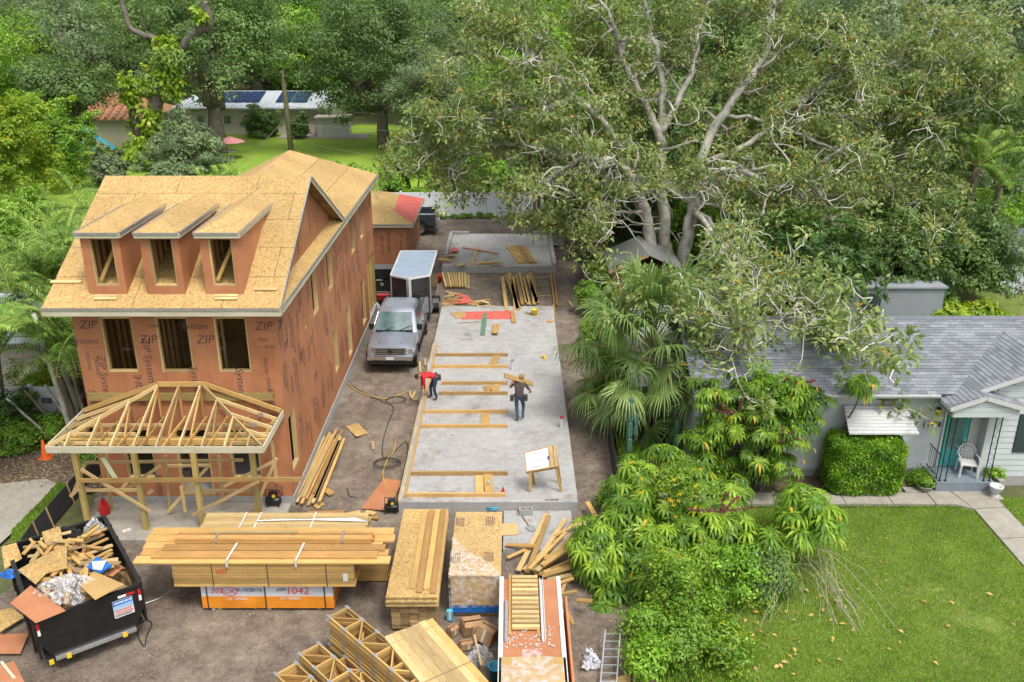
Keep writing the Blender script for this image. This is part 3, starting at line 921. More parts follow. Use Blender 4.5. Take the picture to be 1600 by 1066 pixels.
ge0,ge1,gy0,gy1,gz0 = GX0 - .3,GX1 + .3,GY0 - .35,GY1 + .35,2.78
gap_ = .42; gxm = (ge0 + ge1) / 2; ghw = (ge1 - ge0) / 2; gym = (gy0 + gy1) / 2; gzr = gz0 + gap_ * ghw
gr = MB(); gr.beam((gxm - .2,gym,gzr - .2),(gxm + .2,gym,gzr - .2),.04,.2); gr = gr.build('roof',M['wood'],gar)
A_,B_ = (gxm,gy0 + ghw,gzr),(gxm,gy1 - ghw,gzr) if gy1 - ghw > gy0 + ghw else (gxm,gy0 + ghw,gzr)
apx = Vector((gxm,gym,gzr))
for poly,ud in (([(ge0,gy0,gz0),(ge1,gy0,gz0),apx],(1,0,0)),([(ge1,gy0,gz0),(ge1,gy1,gz0),apx],(0,1,0)),
                 ([(ge1,gy1,gz0),(ge0,gy1,gz0),apx],(-1,0,0)),([(ge0,gy1,gz0),(ge0,gy0,gz0),apx],(0,-1,0))):
    panelize(poly,ud,2.44,1.22,.02,M['osb'],gr,'roof_panel')
nn = (Vector((ge1,gy1,gz0)) - Vector((ge1,gy0,gz0))).cross(apx - Vector((ge1,gy0,gz0))).normalized()
q0,q1,q2 = Vector((ge1,gy0,gz0)),Vector((ge1,gy1,gz0)),apx
rp = MB(); rp.prism([p + nn * .004 for p in (q0.lerp(q1,.04),q0.lerp(q1,.97),q1.lerp(q2,.4),q0.lerp(q2,.36))],nn * .006)
rp.build('red_underlay_sheet',M['red_sheet'],gr)
for p0,p1,out in (((ge0,gy0,gz0),(ge1,gy0,gz0),(0,-1,0)),((ge1,gy0,gz0),(ge1,gy1,gz0),(1,0,0)),((ge0,gy0,gz0),(ge0,gy1,gz0),(-1,0,0))):
    fascia(p0,p1,out,.15,gr)

# ================================================================== slabs
SX0,SX1,SY0,SY1,SZ = -3.42,1.99,23.35,41.33,.35
slab = thing('concrete_slab','long pale concrete house slab with framing plates laid out on it','slab',(-.7,32,0))
def slab_box(nm,lo,hi,par):
    b = MB(); b.box(lo,hi)
    me_m = [0,0,1,0,0,0]
    b.m = me_m
    return b.build(nm,[M['concrete_side'],M['concrete']],par,bevel=.015)
slab_box('slab_body',(SX0,SY0,-.1),(SX1,SY1,SZ),slab)
for y in (29.3,35.2):
    box_obj('control_joint',(SX0 + .02,y,SZ),(SX1 - .02,y + .02,SZ + .003),M['concrete_side'],slab)
stepslab = box_obj('step_slab',(-.25,21.3,-.05),(1.78,SY0 - .02,.07),M['concrete'],slab)
for px,py in ((877,668),(669,578),(800,578)):
    p = at(px,py,SZ); b = MB(); b.tube([(p.x,p.y,SZ),(p.x,p.y,SZ + .42)],.05,10)
    pp = b.build('pipe_stub',M['white'],slab)
    b = MB(); b.tube([(p.x,p.y,SZ + .36),(p.x,p.y,SZ + .44)],.058,10); b.build('pipe_cap',M['red'] if px > 700 and px > 850 else M['steel'],pp)
slab2 = thing('concrete_slab','short raised concrete slab with low kerb walls near the white back fence','slab',(-.7,51.5,0))
slab_box('slab_body',(-3.92,48.1,-.1),(2.47,55.3,.35),slab2)
slab_box('kerb',(-3.92,49.6,.351),(-3.72,55.3,.52),slab2)
slab_box('kerb',(-3.70,55.1,.351),(-2.7,55.3,.52),slab2)
slab_box('kerb',(2.27,48.1,.351),(2.47,55.3,.52),slab2)
slab_box('kerb',(1.3,55.1,.351),(2.25,55.3,.52),slab2)
M['wood_plate'] = m_wood('plate_lumber',(.42,.25,.09),(.60,.40,.17))
# --- wall plates laid out on the long slab
c7 = lambda x,y: (620 + x / 4.1,540 + y / 4.1)
for i,(x0,x1,y) in enumerate(((250,712,68),(237,710,143),(290,710,250),(270,710,315),(180,710,433),(160,710,526),(95,710,830),(62,700,968))):
    p0,p1 = at(*c7(x0,y),SZ),at(*c7(x1,y),SZ)
    lab = ['next to the truck end of the slab','second from the far end of the slab','third from the far end of the slab','fourth from the far end of the slab','fourth from the near end of the slab','third from the near end of the slab','second from the near end of the slab','closest to the near end of the slab'][i]
    o = beam_obj('wall_plate',p0 + Vector((0,0,.065)),p1 + Vector((0,0,.065)),.085,.13,M['wood_plate'],None)
    tag(o,'doubled timber wall plate lying across the slab, ' + lab,'timber','wall plates laid across the slab')
for i,(x0,y0,x1,y1,lab) in enumerate(((640,62,612,128,'board set between the two farthest wall plates'),(642,250,620,300,'pale board set between the third and fourth wall plates from the far end'),(580,262,585,300,'orange board beside a pale one between the third and fourth plates'),
                                (568,435,566,508,'knotty board set between the middle pair of wall plates'),(584,815,586,942,'bright board with a white cup between the nearest pair of plates'),(530,835,534,945,'brown board lying flat between the nearest pair of wall plates'))):
    p0,p1 = at(*c7(x0,y0),SZ + .03),at(*c7(x1,y1),SZ + .03)
    tag(beam_obj('plate_block',p0,p1,.28,.05,M['wood'] if i != 2 else M['wood_orange'],None),lab,'board','boards between the wall plates')
p = at(*c7(592,892),SZ + .05)
b = MB(); b.lathe([(.001,.01),(.035,.01),(.045,.12),(.04,.12),(.032,.02),(.001,.02)],(p.x,p.y,SZ + .055),12)
tag(b.build('paper_cup',M['white'],None),'white paper cup standing on a board between the nearest plates','cup')
tag(beam_obj('sill_plate',(SX0 + .16,SY0 + .25,SZ + .022),(SX0 + .16,36.2,SZ + .022),.09,.042,M['wood'],None),'long thin sill plate along the edge of the slab beside the truck','timber')
tag(beam_obj('formwork_board',(SX0 - .025,SY0 + .1,.2),(SX0 - .025,36.5,.2),.03,.28,M['wood_treated'],None),'greenish formwork board standing against the slab side by the truck','board')

# ================================================================== white fence at the back
def vinyl_fence(x0,x1,y,h,label,group=None,bays=None,dy=0):
    n = bays or max(1,round((x1 - x0) / 2.3))
    root = thing('vinyl_fence',label,'fence',((x0 + x1) / 2,y,0),0,group)
    w = (x1 - x0) / n
    for k in range(n + 1):
        x = x0 + k * w; yy = y + dy * k / n
        b = MB(); b.box((x - .065,yy - .065,-.1),(x + .065,yy + .065,h + .05)); b.box((x - .08,yy - .08,h + .05),(x + .08,yy + .08,h + .08))
        b.build('post',M['vinyl'],root)
        if k < n:
            y2 = y + dy * (k + 1) / n
            for z in (.12,h - .08):
                beam_obj('rail',(x + .066,yy,z),(x + w - .066,y2,z),.05,.14,M['vinyl'],root)
            nb = 8
            for j in range(nb):
                a0,a1 = .07 + (w - .14) * j / nb,.07 + (w - .14) * (j + 1) / nb - .006
                p0 = Vector((x + a0,yy + (y2 - yy) * a0 / w,0)); p1 = Vector((x + a1,yy + (y2 - yy) * a1 / w,0))
                m_ = MB(); m_.beam(p0 + Vector((0,0,h / 2 + .02)),p1 + Vector((0,0,h / 2 + .02)),.03,h - .34); m_.build('panel_board',M['vinyl'],root)
    return root
vinyl_fence(-14.5,10.5,61.3,1.72,'long white vinyl fence along the back of the building lot',bays=11)
vinyl_fence(-21.5,-13.4,29.6,1.35,'white vinyl fence panel under the leaning palm stems with a dark notice on it',bays=4)
nb = thing('notice','small dark notice plate on the white fence by the palm stems','sign',(0,0,0))
pn = atY(73,626,29.53); nb.location = pn
box_obj('plate',(pn.x - .17,pn.y - .012,pn.z - .1),(pn.x + .17,pn.y,pn.z + .1),M['ink_black'],nb)
for k in range(4):
    b = MB(); b.box((pn.x - .13,pn.y - .016,pn.z + .055 - k * .04),(pn.x + .13 - .05 * (k % 2),pn.y - .0125,pn.z + .07 - k * .04)); b.build('print_line',M['ink_white'],nb)

# ================================================================== pickup trucks
def loft(stations,n_close=True):
    """stations: list of rings (same count) -> MB surface"""
    b = MB(); n = len(stations[0])
    for r in stations: b.v += [tuple(p) for p in r]
    for i in range(len(stations) - 1):
        for k in range(n):
            k2 = (k + 1) % n
            b.f.append((i * n + k,i * n + k2,(i + 1) * n + k2,(i + 1) * n + k)); b.m.append(0)
    b.f.append(tuple(range(n))[::-1]); b.m.append(0)
    b.f.append(tuple((len(stations) - 1) * n + k for k in range(n))); b.m.append(0)
    return b
def pickup(label,paint,loc,rz):
    t = thing('pickup_truck',label,'truck',loc,rz)
    t.scale = (1,1,1.07)
    P = M[paint]
    def sec(y,w,zt,zb=.48,crown=.05):
        s = [(-w * .9,zb),(-w,zb + .14),(-w,.82),(-w * .985,1.0),(-w * .93,zt - .05),(-w * .80,zt),(-w * .35,zt + crown * .8),(0,zt + crown)]
        full = s + [(-x,z) for x,z in s[-2::-1]]
        return [(x,y,z) for x,z in full]
    body = loft([sec(-2.84,.80,.98,.5,.02),sec(-2.80,.93,1.06),sec(-2.55,.985,1.13),sec(-2.0,1.01,1.17),sec(-1.45,1.01,1.20),sec(-1.1,1.005,1.20),sec(.3,1.0,1.20),sec(1.22,1.0,1.20,crown=.02)])
    o = body.build('body',P,t,local=True,smooth=True)
    e = o.modifiers.new('split','EDGE_SPLIT'); e.split_angle = math.radians(40)
    def ring(z,w,y0,y1,r=.12):
        pts = [(-w,y0 + r),(-w + r,y0),(0,y0 - .05),(w - r,y0),(w,y0 + r),(w,(y0 + y1) / 2),(w,y1 - r),(w - r,y1),(0,y1),(-w + r,y1),(-w,y1 - r),(-w,(y0 + y1) / 2)]
        return [(x,y,z) for x,y in pts]
    cab = loft([ring(1.14,.95,-1.42,1.20),ring(1.24,.93,-1.33,1.19),ring(1.82,.76,-.60,1.06),ring(1.90,.70,-.46,.98),ring(1.93,.5,-.3,.8)])
    o = cab.build('cab',P,t,local=True,smooth=True)
    e = o.modifiers.new('split','EDGE_SPLIT'); e.split_angle = math.radians(35)
    for k in range(4):                                   # pressed roof ribs
        x = -.45 + k * .3
        box_obj('roof_rib',(x - .03,-.2,1.925),(x + .03,.75,1.94),P,o,local=True)
    def pane(nm,pts,mt,off,par=t):
        b = MB(); b.prism(pts,off); b.build(nm,M[mt],par,local=True)
    pane('windshield',[(-.80,-1.335,1.26),(0,-1.395,1.26),(.80,-1.335,1.26),(.655,-.645,1.80),(0,-.70,1.80),(-.655,-.645,1.80)],'windshield',(0,-.02,.014))
    pane('rear_window',[(-.7,1.185,1.30),(.7,1.185,1.30),(.6,1.08,1.74),(-.6,1.08,1.74)],'glass',(0,.012,.004))
    for sg in (-1,1):
        xa = lambda z: sg * (.934 - (z - 1.24) * .293)
        pane('side_window',[(xa(1.27),-1.02,1.27),(xa(1.27),-.12,1.27),(xa(1.76),-.12,1.76),(xa(1.76),-.50,1.76)],'glass',(sg * .012,0,.004))
        pane('side_window',[(xa(1.27),-.02,1.27),(xa(1.27),1.02,1.27),(xa(1.76),.92,1.76),(xa(1.76),-.02,1.76)],'glass',(sg * .012,0,.004))
        b = MB(); b.box((sg * 1.02 - .10,-1.12,1.20),(sg * 1.02 + .12,-1.02,1.42)); mr = b.build('mirror',M['black'],t,local=True,bevel=.03)
        beam_obj('mirror_arm',(sg * .93,-1.06,1.25),(sg * 1.0,-1.06,1.25),.05,.05,M['black'],mr,local=True)
        b = MB(); b.prism([(sg * .62,-2.845,.86),(sg * .95,-2.72,.86),(sg * .96,-2.66,1.04),(sg * .66,-2.835,1.04)],(0,-.035,.01)); b.build('headlight',M['chrome'],t,local=True)
        b = MB(); b.box((sg * .78 - .1,-2.93,.56),(sg * .78 + .1,-2.915,.64)); b.build('fog_lamp',M['ink_white'],t,local=True)
        for dy in (-.75,.35):
            box_obj('door_handle',(sg * 1.0 - .02,dy,1.02),(sg * 1.0 + .025,dy + .2,1.055),M['chrome'],t,local=True)
        for dy in (-1.15,-.07,1.1):
            box_obj('door_seam',(sg * 1.0 - .012,dy,.62),(sg * 1.0 + .008,dy + .012,1.15),M['black'],t,local=True)
        box_obj('running_board',(sg * .93 - .09,-1.3,.40),(sg * .93 + .09,1.2,.46),M['black'],t,local=True,bevel=.02)
        b = MB(); b.prism([(sg * .9,1.23,.5),(sg * 1.0,1.23,.64),(sg * 1.0,1.23,1.26),(sg * .94,1.23,1.33),(sg * .86,1.23,1.33),(sg * .84,1.23,.5)],(0,1.62,0)); b.build('bed_side',P,t,local=True)
        b = MB(); b.box((sg * .955 - .05,2.84,.9),(sg * .955 + .05,2.87,1.25)); b.build('tail_light',M['red'],t,local=True)
    box_obj('bed_floor',(-.84,1.23,.72),(.84,2.8,.76),M['black'],t,local=True)
    box_obj('bed_front',(-.84,1.222,.76),(.84,1.26,1.32),M['black'],t,local=True)
    box_obj('tailgate',(-.84,2.79,.62),(.84,2.855,1.31),P,t,local=True,bevel=.02)
    box_obj('rear_bumper',(-.95,2.86,.5),(.95,3.0,.66),M['chrome'],t,local=True,bevel=.03)
    b = MB(); b.box((-.93,-2.97,.60),(.93,-2.80,.74)); b.build('bumper',M['chrome'],t,local=True,bevel=.05)
    b = MB(); b.box((-.9,-2.93,.42),(.9,-2.78,.58)); b.build('lower_valance',M['black'],t,local=True,bevel=.03)
    b = MB(); b.box((-.66,-2.875,.76),(.66,-2.83,1.06)); g = b.build('grille',M['chrome'],t,local=True,bevel=.03)
    for z in (.79,.86,.93,1.0):
        box_obj('grille_slot',(-.6,-2.882,z),(.6,-2.8755,z + .04),M['black'],g,local=True)
    b = MB(); b.lathe([(.001,0),(.05,0),(.06,.01),(.085,.012),(.09,0)],n=16)
    em = b.build('emblem',M['black'],g,local=True); em.location = (0,-2.883,.91); em.rotation_euler = (math.pi / 2,0,0); em.scale = (1.3,.9,1)
    box_obj('number_plate',(-.16,-2.985,.62),(.16,-2.9725,.72),M['white'],t,local=True)
    for sg in (-1,1):
        for y in (-1.95,1.85):
            w = MB(); w.tube([(sg * .77,y,.40),(sg * 1.005,y,.40)],.395,20)
            wo_ = w.build('wheel',M['rubber'],t,local=True,bevel=.03)
            w = MB(); w.tube([(sg * .99,y,.40),(sg * 1.012,y,.40)],.25,16); w.build('rim',M['chrome'],wo_,local=True)
            w = MB(); a0 = []
            for k in range(9):
                a = math.pi * k / 8
                a0.append((sg * 1.008,y + .50 * math.cos(a),.42 + .50 * math.sin(a)))
            for k in range(8):
                p,q = Vector(a0[k]),Vector(a0[k + 1])
                w.beam(p,q,.03,.09,up=(1,0,0))
            w.build('wheel_arch',M['black'],t,local=True)
    for x in (-.42,.42): beam_obj('hood_crease',(x * 1.05,-2.6,1.205),(x,-1.5,1.262),.03,.02,P,t,local=True)
    box_obj('cowl',(-.78,-1.47,1.238),(.78,-1.36,1.262),M['black'],t,local=True)
    for x in (-.35,.25): beam_obj('wiper',(x,-1.41,1.285),(x + .42,-1.22,1.40),.018,.018,M['black'],t,local=True)
    box_obj('chassis',(-.7,-2.6,.36),(.7,2.75,.56),M['black'],t,local=True)
    return t
pickup('grey metallic crew cab pickup parked beside the slab with a trailer behind it','truck_grey',(-4.93,36.72,0),math.radians(-1.0))
pickup('dark pickup whose tail sticks out behind the low garage','truck_dark',(-7.75,57.2,0),math.radians(-90))

# ================================================================== enclosed trailer
tr = thing('cargo_trailer','black enclosed cargo trailer with pale blue roof hitched behind the grey pickup','trailer',(-4.85,43.3,0))
TZ0,TZ1 = .55,2.42
tf = at(641,434,TZ1); tl = at(610.7,429,TZ1); trr = at(671.7,430,TZ1); tbl = at(619.6,397,TZ1); tbr = at(676,397,TZ1)
hw_ = (trr.x - tl.x) / 2; xm_ = (trr.x + tl.x) / 2; yf_ = (tl.y + trr.y) / 2; yn_ = yf_ - .55; yb_ = yf_ + 4.1
foot = [(xm_,yn_),(xm_ + hw_,yf_),(xm_ + hw_,yb_),(xm_ - hw_,yb_),(xm_ - hw_,yf_)]
b = MB(); b.prism([(x,y,TZ0) for x,y in foot],(0,0,TZ1 - TZ0 - .06)); b.build('body',M['trailer_wall'],tr)
b = MB(); b.prism([(xm_ + (x - xm_) * 1.0,y,TZ1 - .058) for x,y in foot],(0,0,.05)); rf_ = b.build('roof',M['trailer_roof'],tr)
for i in range(5):
    p,q = Vector((*foot[i],TZ1 - .03)),Vector((*foot[(i + 1) % 5],TZ1 - .03))
    beam_obj('edge_trim',p,q,.06,.09,M['white'] if i != 5 else M['chrome'],rf_)
for k in range(1,6):
    y = yf_ + k * .66
    box_obj('roof_seam',(xm_ - hw_ + .04,y,TZ1 - .008),(xm_ + hw_ - .04,y + .03,TZ1 + .004),M['trailer_roof'],rf_)
for dx,mt in ((-.085,'steel'),(.03,'white')):
    beam_obj('nose_trim',(xm_ + dx,yn_ - .012,TZ0),(xm_ + dx,yn_ - .012,TZ1 - .06),.11,.03,M[mt],tr,up=(0,1,0))
for x in (xm_ - hw_,xm_ + hw_):
    beam_obj('corner_trim',(x,yf_,TZ0),(x,yf_,TZ1 - .06),.05,.05,M['steel'],tr,up=(0,1,0))
beam_obj('skirt_trim',(xm_ - hw_ - .005,yf_,TZ0 + .05),(xm_ - hw_ - .005,yb_,TZ0 + .05),.02,.12,M['steel'],tr)
beam_obj('skirt_trim',(xm_ + hw_ + .005,yf_,TZ0 + .05),(xm_ + hw_ + .005,yb_,TZ0 + .05),.02,.12,M['steel'],tr)
for sg in (-1,1):
    x = xm_ + sg * (hw_ + .13)
    w = MB(); w.tube([(x - .1,yf_ + 1.75,.34),(x + .1,yf_ + 1.75,.34)],.335,18); wh = w.build('wheel',M['rubber'],tr)
    w = MB(); w.tube([(x + sg * .09,yf_ + 1.75,.34),(x + sg * .105,yf_ + 1.75,.34)],.2,14); w.build('rim',M['steel'],wh)
    w = MB()
    for k in range(6):
        a,a2 = math.pi * k / 6,math.pi * (k + 1) / 6
        w.beam((x,yf_ + 1.75 + .46 * math.cos(a),.36 + .44 * math.sin(a)),(x,yf_ + 1.75 + .46 * math.cos(a2),.36 + .44 * math.sin(a2)),.26,.02,up=(1,0,0) if False else (0,0,1))
    w.build('fender',M['iron'],tr)
beam_obj('drawbar',(xm_ - .5,yf_,.48),(xm_,yn_ - .75,.48),.08,.1,M['black'],tr)
beam_obj('drawbar',(xm_ + .5,yf_,.48),(xm_,yn_ - .75,.48),.08,.1,M['black'],tr)
beam_obj('axle',(xm_ - hw_,yf_ + 1.75,.34),(xm_ + hw_,yf_ + 1.75,.34),.08,.08,M['black'],tr)
# ================================================================== lumber, sheets and trusses in the front yard
def plank(name,p0,p1,w,h,mt,label=None,cat='board',group=None,parent=None,up=(0,0,1)):
    o = beam_obj(name,p0,p1,w,h,M[mt],parent,up)
    if label: tag(o,label,cat,group)
    return o
def bunk(parent,x0,x1,y0,y1,z0,z1,ln='x'):
    n = 3
    for k in range(n):
        if ln == 'x':
            x = x0 + (x1 - x0) * (.12 + .38 * k); box_obj('bunk',(x - .05,y0 + .02,z0),(x + .05,y1 - .02,z1),M['wood_old'],parent)
        else:
            y = y0 + (y1 - y0) * (.12 + .38 * k); box_obj('bunk',(x0 + .02,y - .05,z0),(x1 - .02,y + .05,z1),M['wood_old'],parent)
def bundle(root,x0,x1,y0,y1,z0,z1,nrow,nlay,mt,jit=.01):
    """boards running along x, each its own object"""
    dy = (y1 - y0) / nrow; dz = (z1 - z0) / nlay
    for i in range(nlay):
        for j in range(nrow):
            if 0 < i < nlay - 1 and 0 < j < nrow - 1: continue          # hidden core
            a,b_ = RNG.uniform(-jit,jit),RNG.uniform(-jit,jit)
            box_obj('board',(x0 + a,y0 + j * dy + .001,z0 + i * dz),(x1 + b_,y0 + (j + 1) * dy - .006,z0 + (i + 1) * dz - .009),M[mt],root)
def straps(root,xs,y0,y1,z0,z1,mt,w=.02):
    for x in xs:
        m_ = MB()
        m_.box((x,y0 - .006,z0),(x + w,y0 - .002,z1 + .004)); m_.box((x,y0 - .006,z1 + .0045),(x + w,y1 + .006,z1 + .008)); m_.box((x,y1 + .002,z0),(x + w,y1 + .006,z1 + .004))
        m_.build('strap',M[mt],root)
# wrapped bundle at the bottom
wr = thing('wrapped_lumber_bundle','lumber bundle in white and orange wrap at the bottom of the lumber stack','lumber',(-6.2,19.3,0))
M['wrap_white'] = m_plain('white_wrap',(.62,.64,.70),.45,vary=.12,scale=2,bmp=.4)
M['wrap_orange'] = m_plain('orange_wrap',(.80,.28,.02),.45,vary=.18,scale=3,bmp=.5)
bunk(wr,-7.85,-4.52,18.75,19.9,0,.07)
box_obj('white_wrap',(-7.85,18.75,.07),(-4.52,19.9,.76),M['wrap_white'],wr,bevel=.03)
box_obj('orange_band',(-7.854,18.742,.072),(-4.516,19.906,.43),M['wrap_orange'],wr,bevel=.03)
for x in (-7.72,-6.25,-4.75): straps(wr,(x,),18.735,19.91,.07,.762,'ink_black',.03)
YW = 18.738
for tx,sz,x,z,m_ in (('30S',.22,-7.45,.61,'ink_red'),('OK',.2,-7.12,.58,'ink_red'),('K-1028/16',.15,-6.62,.63,'ink_blue'),('AIPP',.13,-5.82,.63,'ink_blue'),('1042',.30,-5.42,.60,'ink_red'),
                         ('HS TIMBER',.11,-6.95,.36,'ink_white'),('HS TIMBER',.11,-5.6,.37,'ink_white')):
    lettering(tx,sz,(x,YW,z),UX,UZ,M[m_],wr,shear=.15 if 'ink_red' == m_ else 0)
cir = MB()
for k in range(20):
    a,a2 = 2 * math.pi * k / 20,2 * math.pi * (k + 1) / 20
    cir.quad([(-7.12 + r * math.cos(q) * 1.5,YW - .006,.585 + r * math.sin(q)) for r,q in ((.12,a),(.135,a),(.135,a2),(.12,a2))])
cir.build('circle_mark',M['ink_red'],wr)
# strapped bundle above it
md = thing('lumber_bundle','strapped bundle of yellow boards lying on the orange wrapped bundle','lumber',(-6.15,19.2,.77))
bunk(md,-7.7,-4.6,18.76,19.8,.765,.83)
bundle(md,-8.42,-3.92,18.6,19.82,.832,1.505,5,8,'wood',.012)
straps(md,(-7.45,-6.08,-4.62),18.6,19.82,.832,1.505,'ink_black')
lettering('507',.2,(-7.2,18.596,1.28),UX,UZ,M['ink_red'],md)
box_obj('paper_tag',(-4.2,18.588,1.0),(-4.08,18.596,1.22),M['white'],md)
# loose wide planks on top
tp = 'wide planks spread on top of the lumber stack'
for i,(x0,x1,y0,y1,z,lab,mt) in enumerate((
        (-9.35,-3.02,18.55,18.85,1.53,'long wide plank lying along the yard side of the lumber stack top','wood'),
        (-9.30,-3.10,18.86,19.16,1.53,'second wide plank in from the yard side of the lumber stack top','wood_orange'),
        (-9.34,-3.30,19.17,19.47,1.53,'wide plank in the middle of the lumber stack top','wood'),
        (-9.40,-3.02,19.48,19.80,1.53,'wide plank under the orange bundle on the lumber stack top','wood_orange'),
        (-9.40,-3.08,19.81,20.12,1.53,'wide plank along the house side of the lumber stack top','wood'),
        (-8.95,-3.35,18.70,19.00,1.58,'upper plank lying on the planks at the yard side of the stack top','wood_orange'),
        (-8.80,-3.20,19.02,19.30,1.58,'upper plank beside the strapped orange bundle on the stack top','wood_orange'))):
    plank('wide_plank',(x0,(y0 + y1) / 2,z + .02),(x1,(y0 + y1) / 2,z + .02),y1 - y0 - .012,.042,mt,lab,'plank',tp)
ob = thing('lumber_bundle','thin orange strapped bundle lying on top of the wide planks','lumber',(-6.1,19.55,1.6))
bundle(ob,-8.55,-3.55,19.34,19.72,1.60,1.735,4,2,'wood_orange',.03)
straps(ob,(-7.55,-4.35),19.34,19.72,1.60,1.735,'steel',.05)
plank('notched_strip',(-7.7,19.62,1.755),(-5.5,19.62,1.755),.09,.03,'wood_pale','thin notched pale strip lying on the thin orange bundle','board')
for i,x in enumerate((-7.05,-5.35)):
    m_ = MB(); m_.box((x,18.53,1.46),(x + .05,18.536,1.65)); m_.hexa([(x,18.53,1.645),(x + .05,18.53,1.645),(x + .1,19.3,1.645),(x + .05,19.3,1.645),(x,18.53,1.65),(x + .05,18.53,1.65),(x + .1,19.3,1.65),(x + .05,19.3,1.65)])
    tag(m_.build('white_strap',M['white'],None),'white webbing strap over the wide planks ' + ('near the dumpster end' if i == 0 else 'near the plan table end'),'strap')
bk = thing('lumber_bundle','pale lumber bundle with grey rods on it behind the lumber stack by the porch','lumber',(-6.2,20.8,0))
bunk(bk,-8.4,-3.95,20.2,21.2,0,.1)
bundle(bk,-8.35,-3.9,20.2,21.2,.1,1.35,5,9,'wood_pale',.04)
straps(bk,(-7.3,-6.9,-5.4),20.2,21.2,.1,1.352,'white',.04)
for k in range(4):
    m_ = MB(); m_.tube([(-6.9 + k * .2,20.72 + k * .03,1.385),(-4.2 + k * .1,20.85 - k * .05,1.385)],.016,6)
    tag(m_.build('metal_rod',M['steel'],None),'thin grey rod lying on the pale lumber bundle by the porch','rod','grey rods on the pale bundle')
lo = thing('lumber_bundle','low yellow lumber bundle sticking out behind the strapped bundle','lumber',(-5.4,20.0,0))
bundle(lo,-7.2,-3.3,19.93,20.17,.02,1.3,1,7,'wood',.1)
# --- sheet stack with boards on top
os_ = thing('board_stack','stack of wood sheets on lumber with four long boards on top','stack',(-2.42,19.8,0))
for k in range(6):
    for j in range(5):
        x = -2.95 + j * .225
        box_obj('board',(x,17.95 + RNG.uniform(-.04,.04),.06 + k * .125),(x + .22,21.6,.06 + (k + 1) * .125 - .004),M['wood_old'],os_)
for k in range(9):
    a = RNG.uniform(-.025,.025)
    box_obj('sheet',(-3.04 + a,17.8 + RNG.uniform(-.03,.03),.815 + k * .034),(-1.80 + a,21.74,.815 + (k + 1) * .034 - .003),M['osb_pale'] if k < 8 else M['osb'],os_)
for j,(x,y0,y1) in enumerate(((-2.42,18.1,21.4),(-2.25,17.95,21.6),(-2.08,18.08,21.65),(-1.91,17.92,21.65))):
    plank('long_board',(x,y0,1.145),(x,y1,1.145),.14,.042,'wood_orange' if j % 2 else 'wood','long narrow board lying along the top of the sheet stack','board','boards on the sheet stack')
# --- film wrapped sheet stack
bs = thing('wrapped_sheet_stack','pale sheet stack in brown paper and clear film with dark stamps on top','stack',(-.9,19.9,0))
box_obj('pallet',(-1.5,18.55,0),(-.32,21.3,.12),M['wood_old'],bs)
box_obj('blue_base',(-1.53,18.5,.12),(-.29,21.32,.36),M['blue'],bs)
box_obj('paper_wrap',(-1.52,18.48,.361),(-.30,21.33,1.22),M['kraft'],bs,bevel=.02)
box_obj('top_sheet',(-1.55,18.45,1.222),(-.27,21.35,1.27),M['osb_pale'],bs)
for x,y in ((-1.32,20.85),(-.5,20.9),(-1.35,19.2),(-.5,19.25)):
    print_lines(bs,Vector((x,y + .2,1.272)),-UY,UX,5,.4,int(y * 7))
m_ = MB()
m_.quad([(-1.57,18.44,.3),(-.26,18.44,.35),(-.26,18.43,1.285),(-1.57,18.43,1.285)])
m_.quad([(-1.57,18.43,1.286),(-.26,18.43,1.286),(-.55,18.95,1.29),(-1.0,19.3,1.31),(-1.57,20.1,1.287)])
m_.quad([(-1.57,18.44,.3),(-1.57,18.43,1.286),(-1.57,21.2,1.286),(-1.57,21.2,.3)])
m_.build('film',M['film'],bs)
# --- coated sheet stack with a slatted frame
zs = thing('coated_sheet_stack','stack of reddish coated sheets in film with white corner strips','stack',(.4,16.4,0))
ZX0,ZX1,ZY0,ZY1,ZZ = -.22,1.10,14.2,18.25,1.3
box_obj('pallet',(ZX0 + .05,ZY0,0),(ZX1 - .05,ZY1 - .05,.12),M['wood_old'],zs)
box_obj('paper_wrap',(ZX0,ZY0,.12),(ZX1,ZY1,ZZ - .04),M['kraft'],zs)
box_obj('top_sheet',(ZX0 - .01,15.55,ZZ - .035),(ZX1 + .01,ZY1 + .01,ZZ),M['zip'],zs)
box_obj('top_sheet',(ZX0 - .01,ZY0,ZZ - .036),(ZX1 + .01,15.54,ZZ - .002),M['kraft'],zs)
m_ = MB()
for k in range(6):
    x0,x1 = ZX0 + k * .22,ZX0 + (k + 1) * .22
    m_.quad([(x0,14.3,ZZ + .01),(x1,14.3,ZZ + .012),(x1,15.9 - .25 * abs(k - 2.5),ZZ + .02),(x0,15.9 - .25 * abs(k - 2.6),ZZ + .012)])
m_.build('film',M['film'],zs)
for x,nm in ((ZX0 - .03,'corner_strip'),(ZX1 + .03,'corner_strip')):
    m_ = MB(); m_.box((x - .05,15.5,ZZ + .001),(x + .05,ZY1 + .1,ZZ + .02)); m_.box((x - .05 if x < 0 else x + .03,14.2,.5),(x - .03 if x < 0 else x + .05,ZY1 + .1,ZZ)); m_.build(nm,M['white'],zs)
fr = thing('slatted_frame','ladder-like wooden frame of pale slats lying on the coated sheet stack','frame',(.35,17.2,ZZ + .01))
for k in range(12):
    y = 16.35 + k * .165
    box_obj('slat',(.0,y,ZZ + .055),(.62,y + .09,ZZ + .125),M['wood_pale'],fr)
for x in (-.08,.56):
    box_obj('rail',(x,16.2,ZZ + .012),(x + .06,18.4,ZZ + .053),M['wood_orange'],fr)
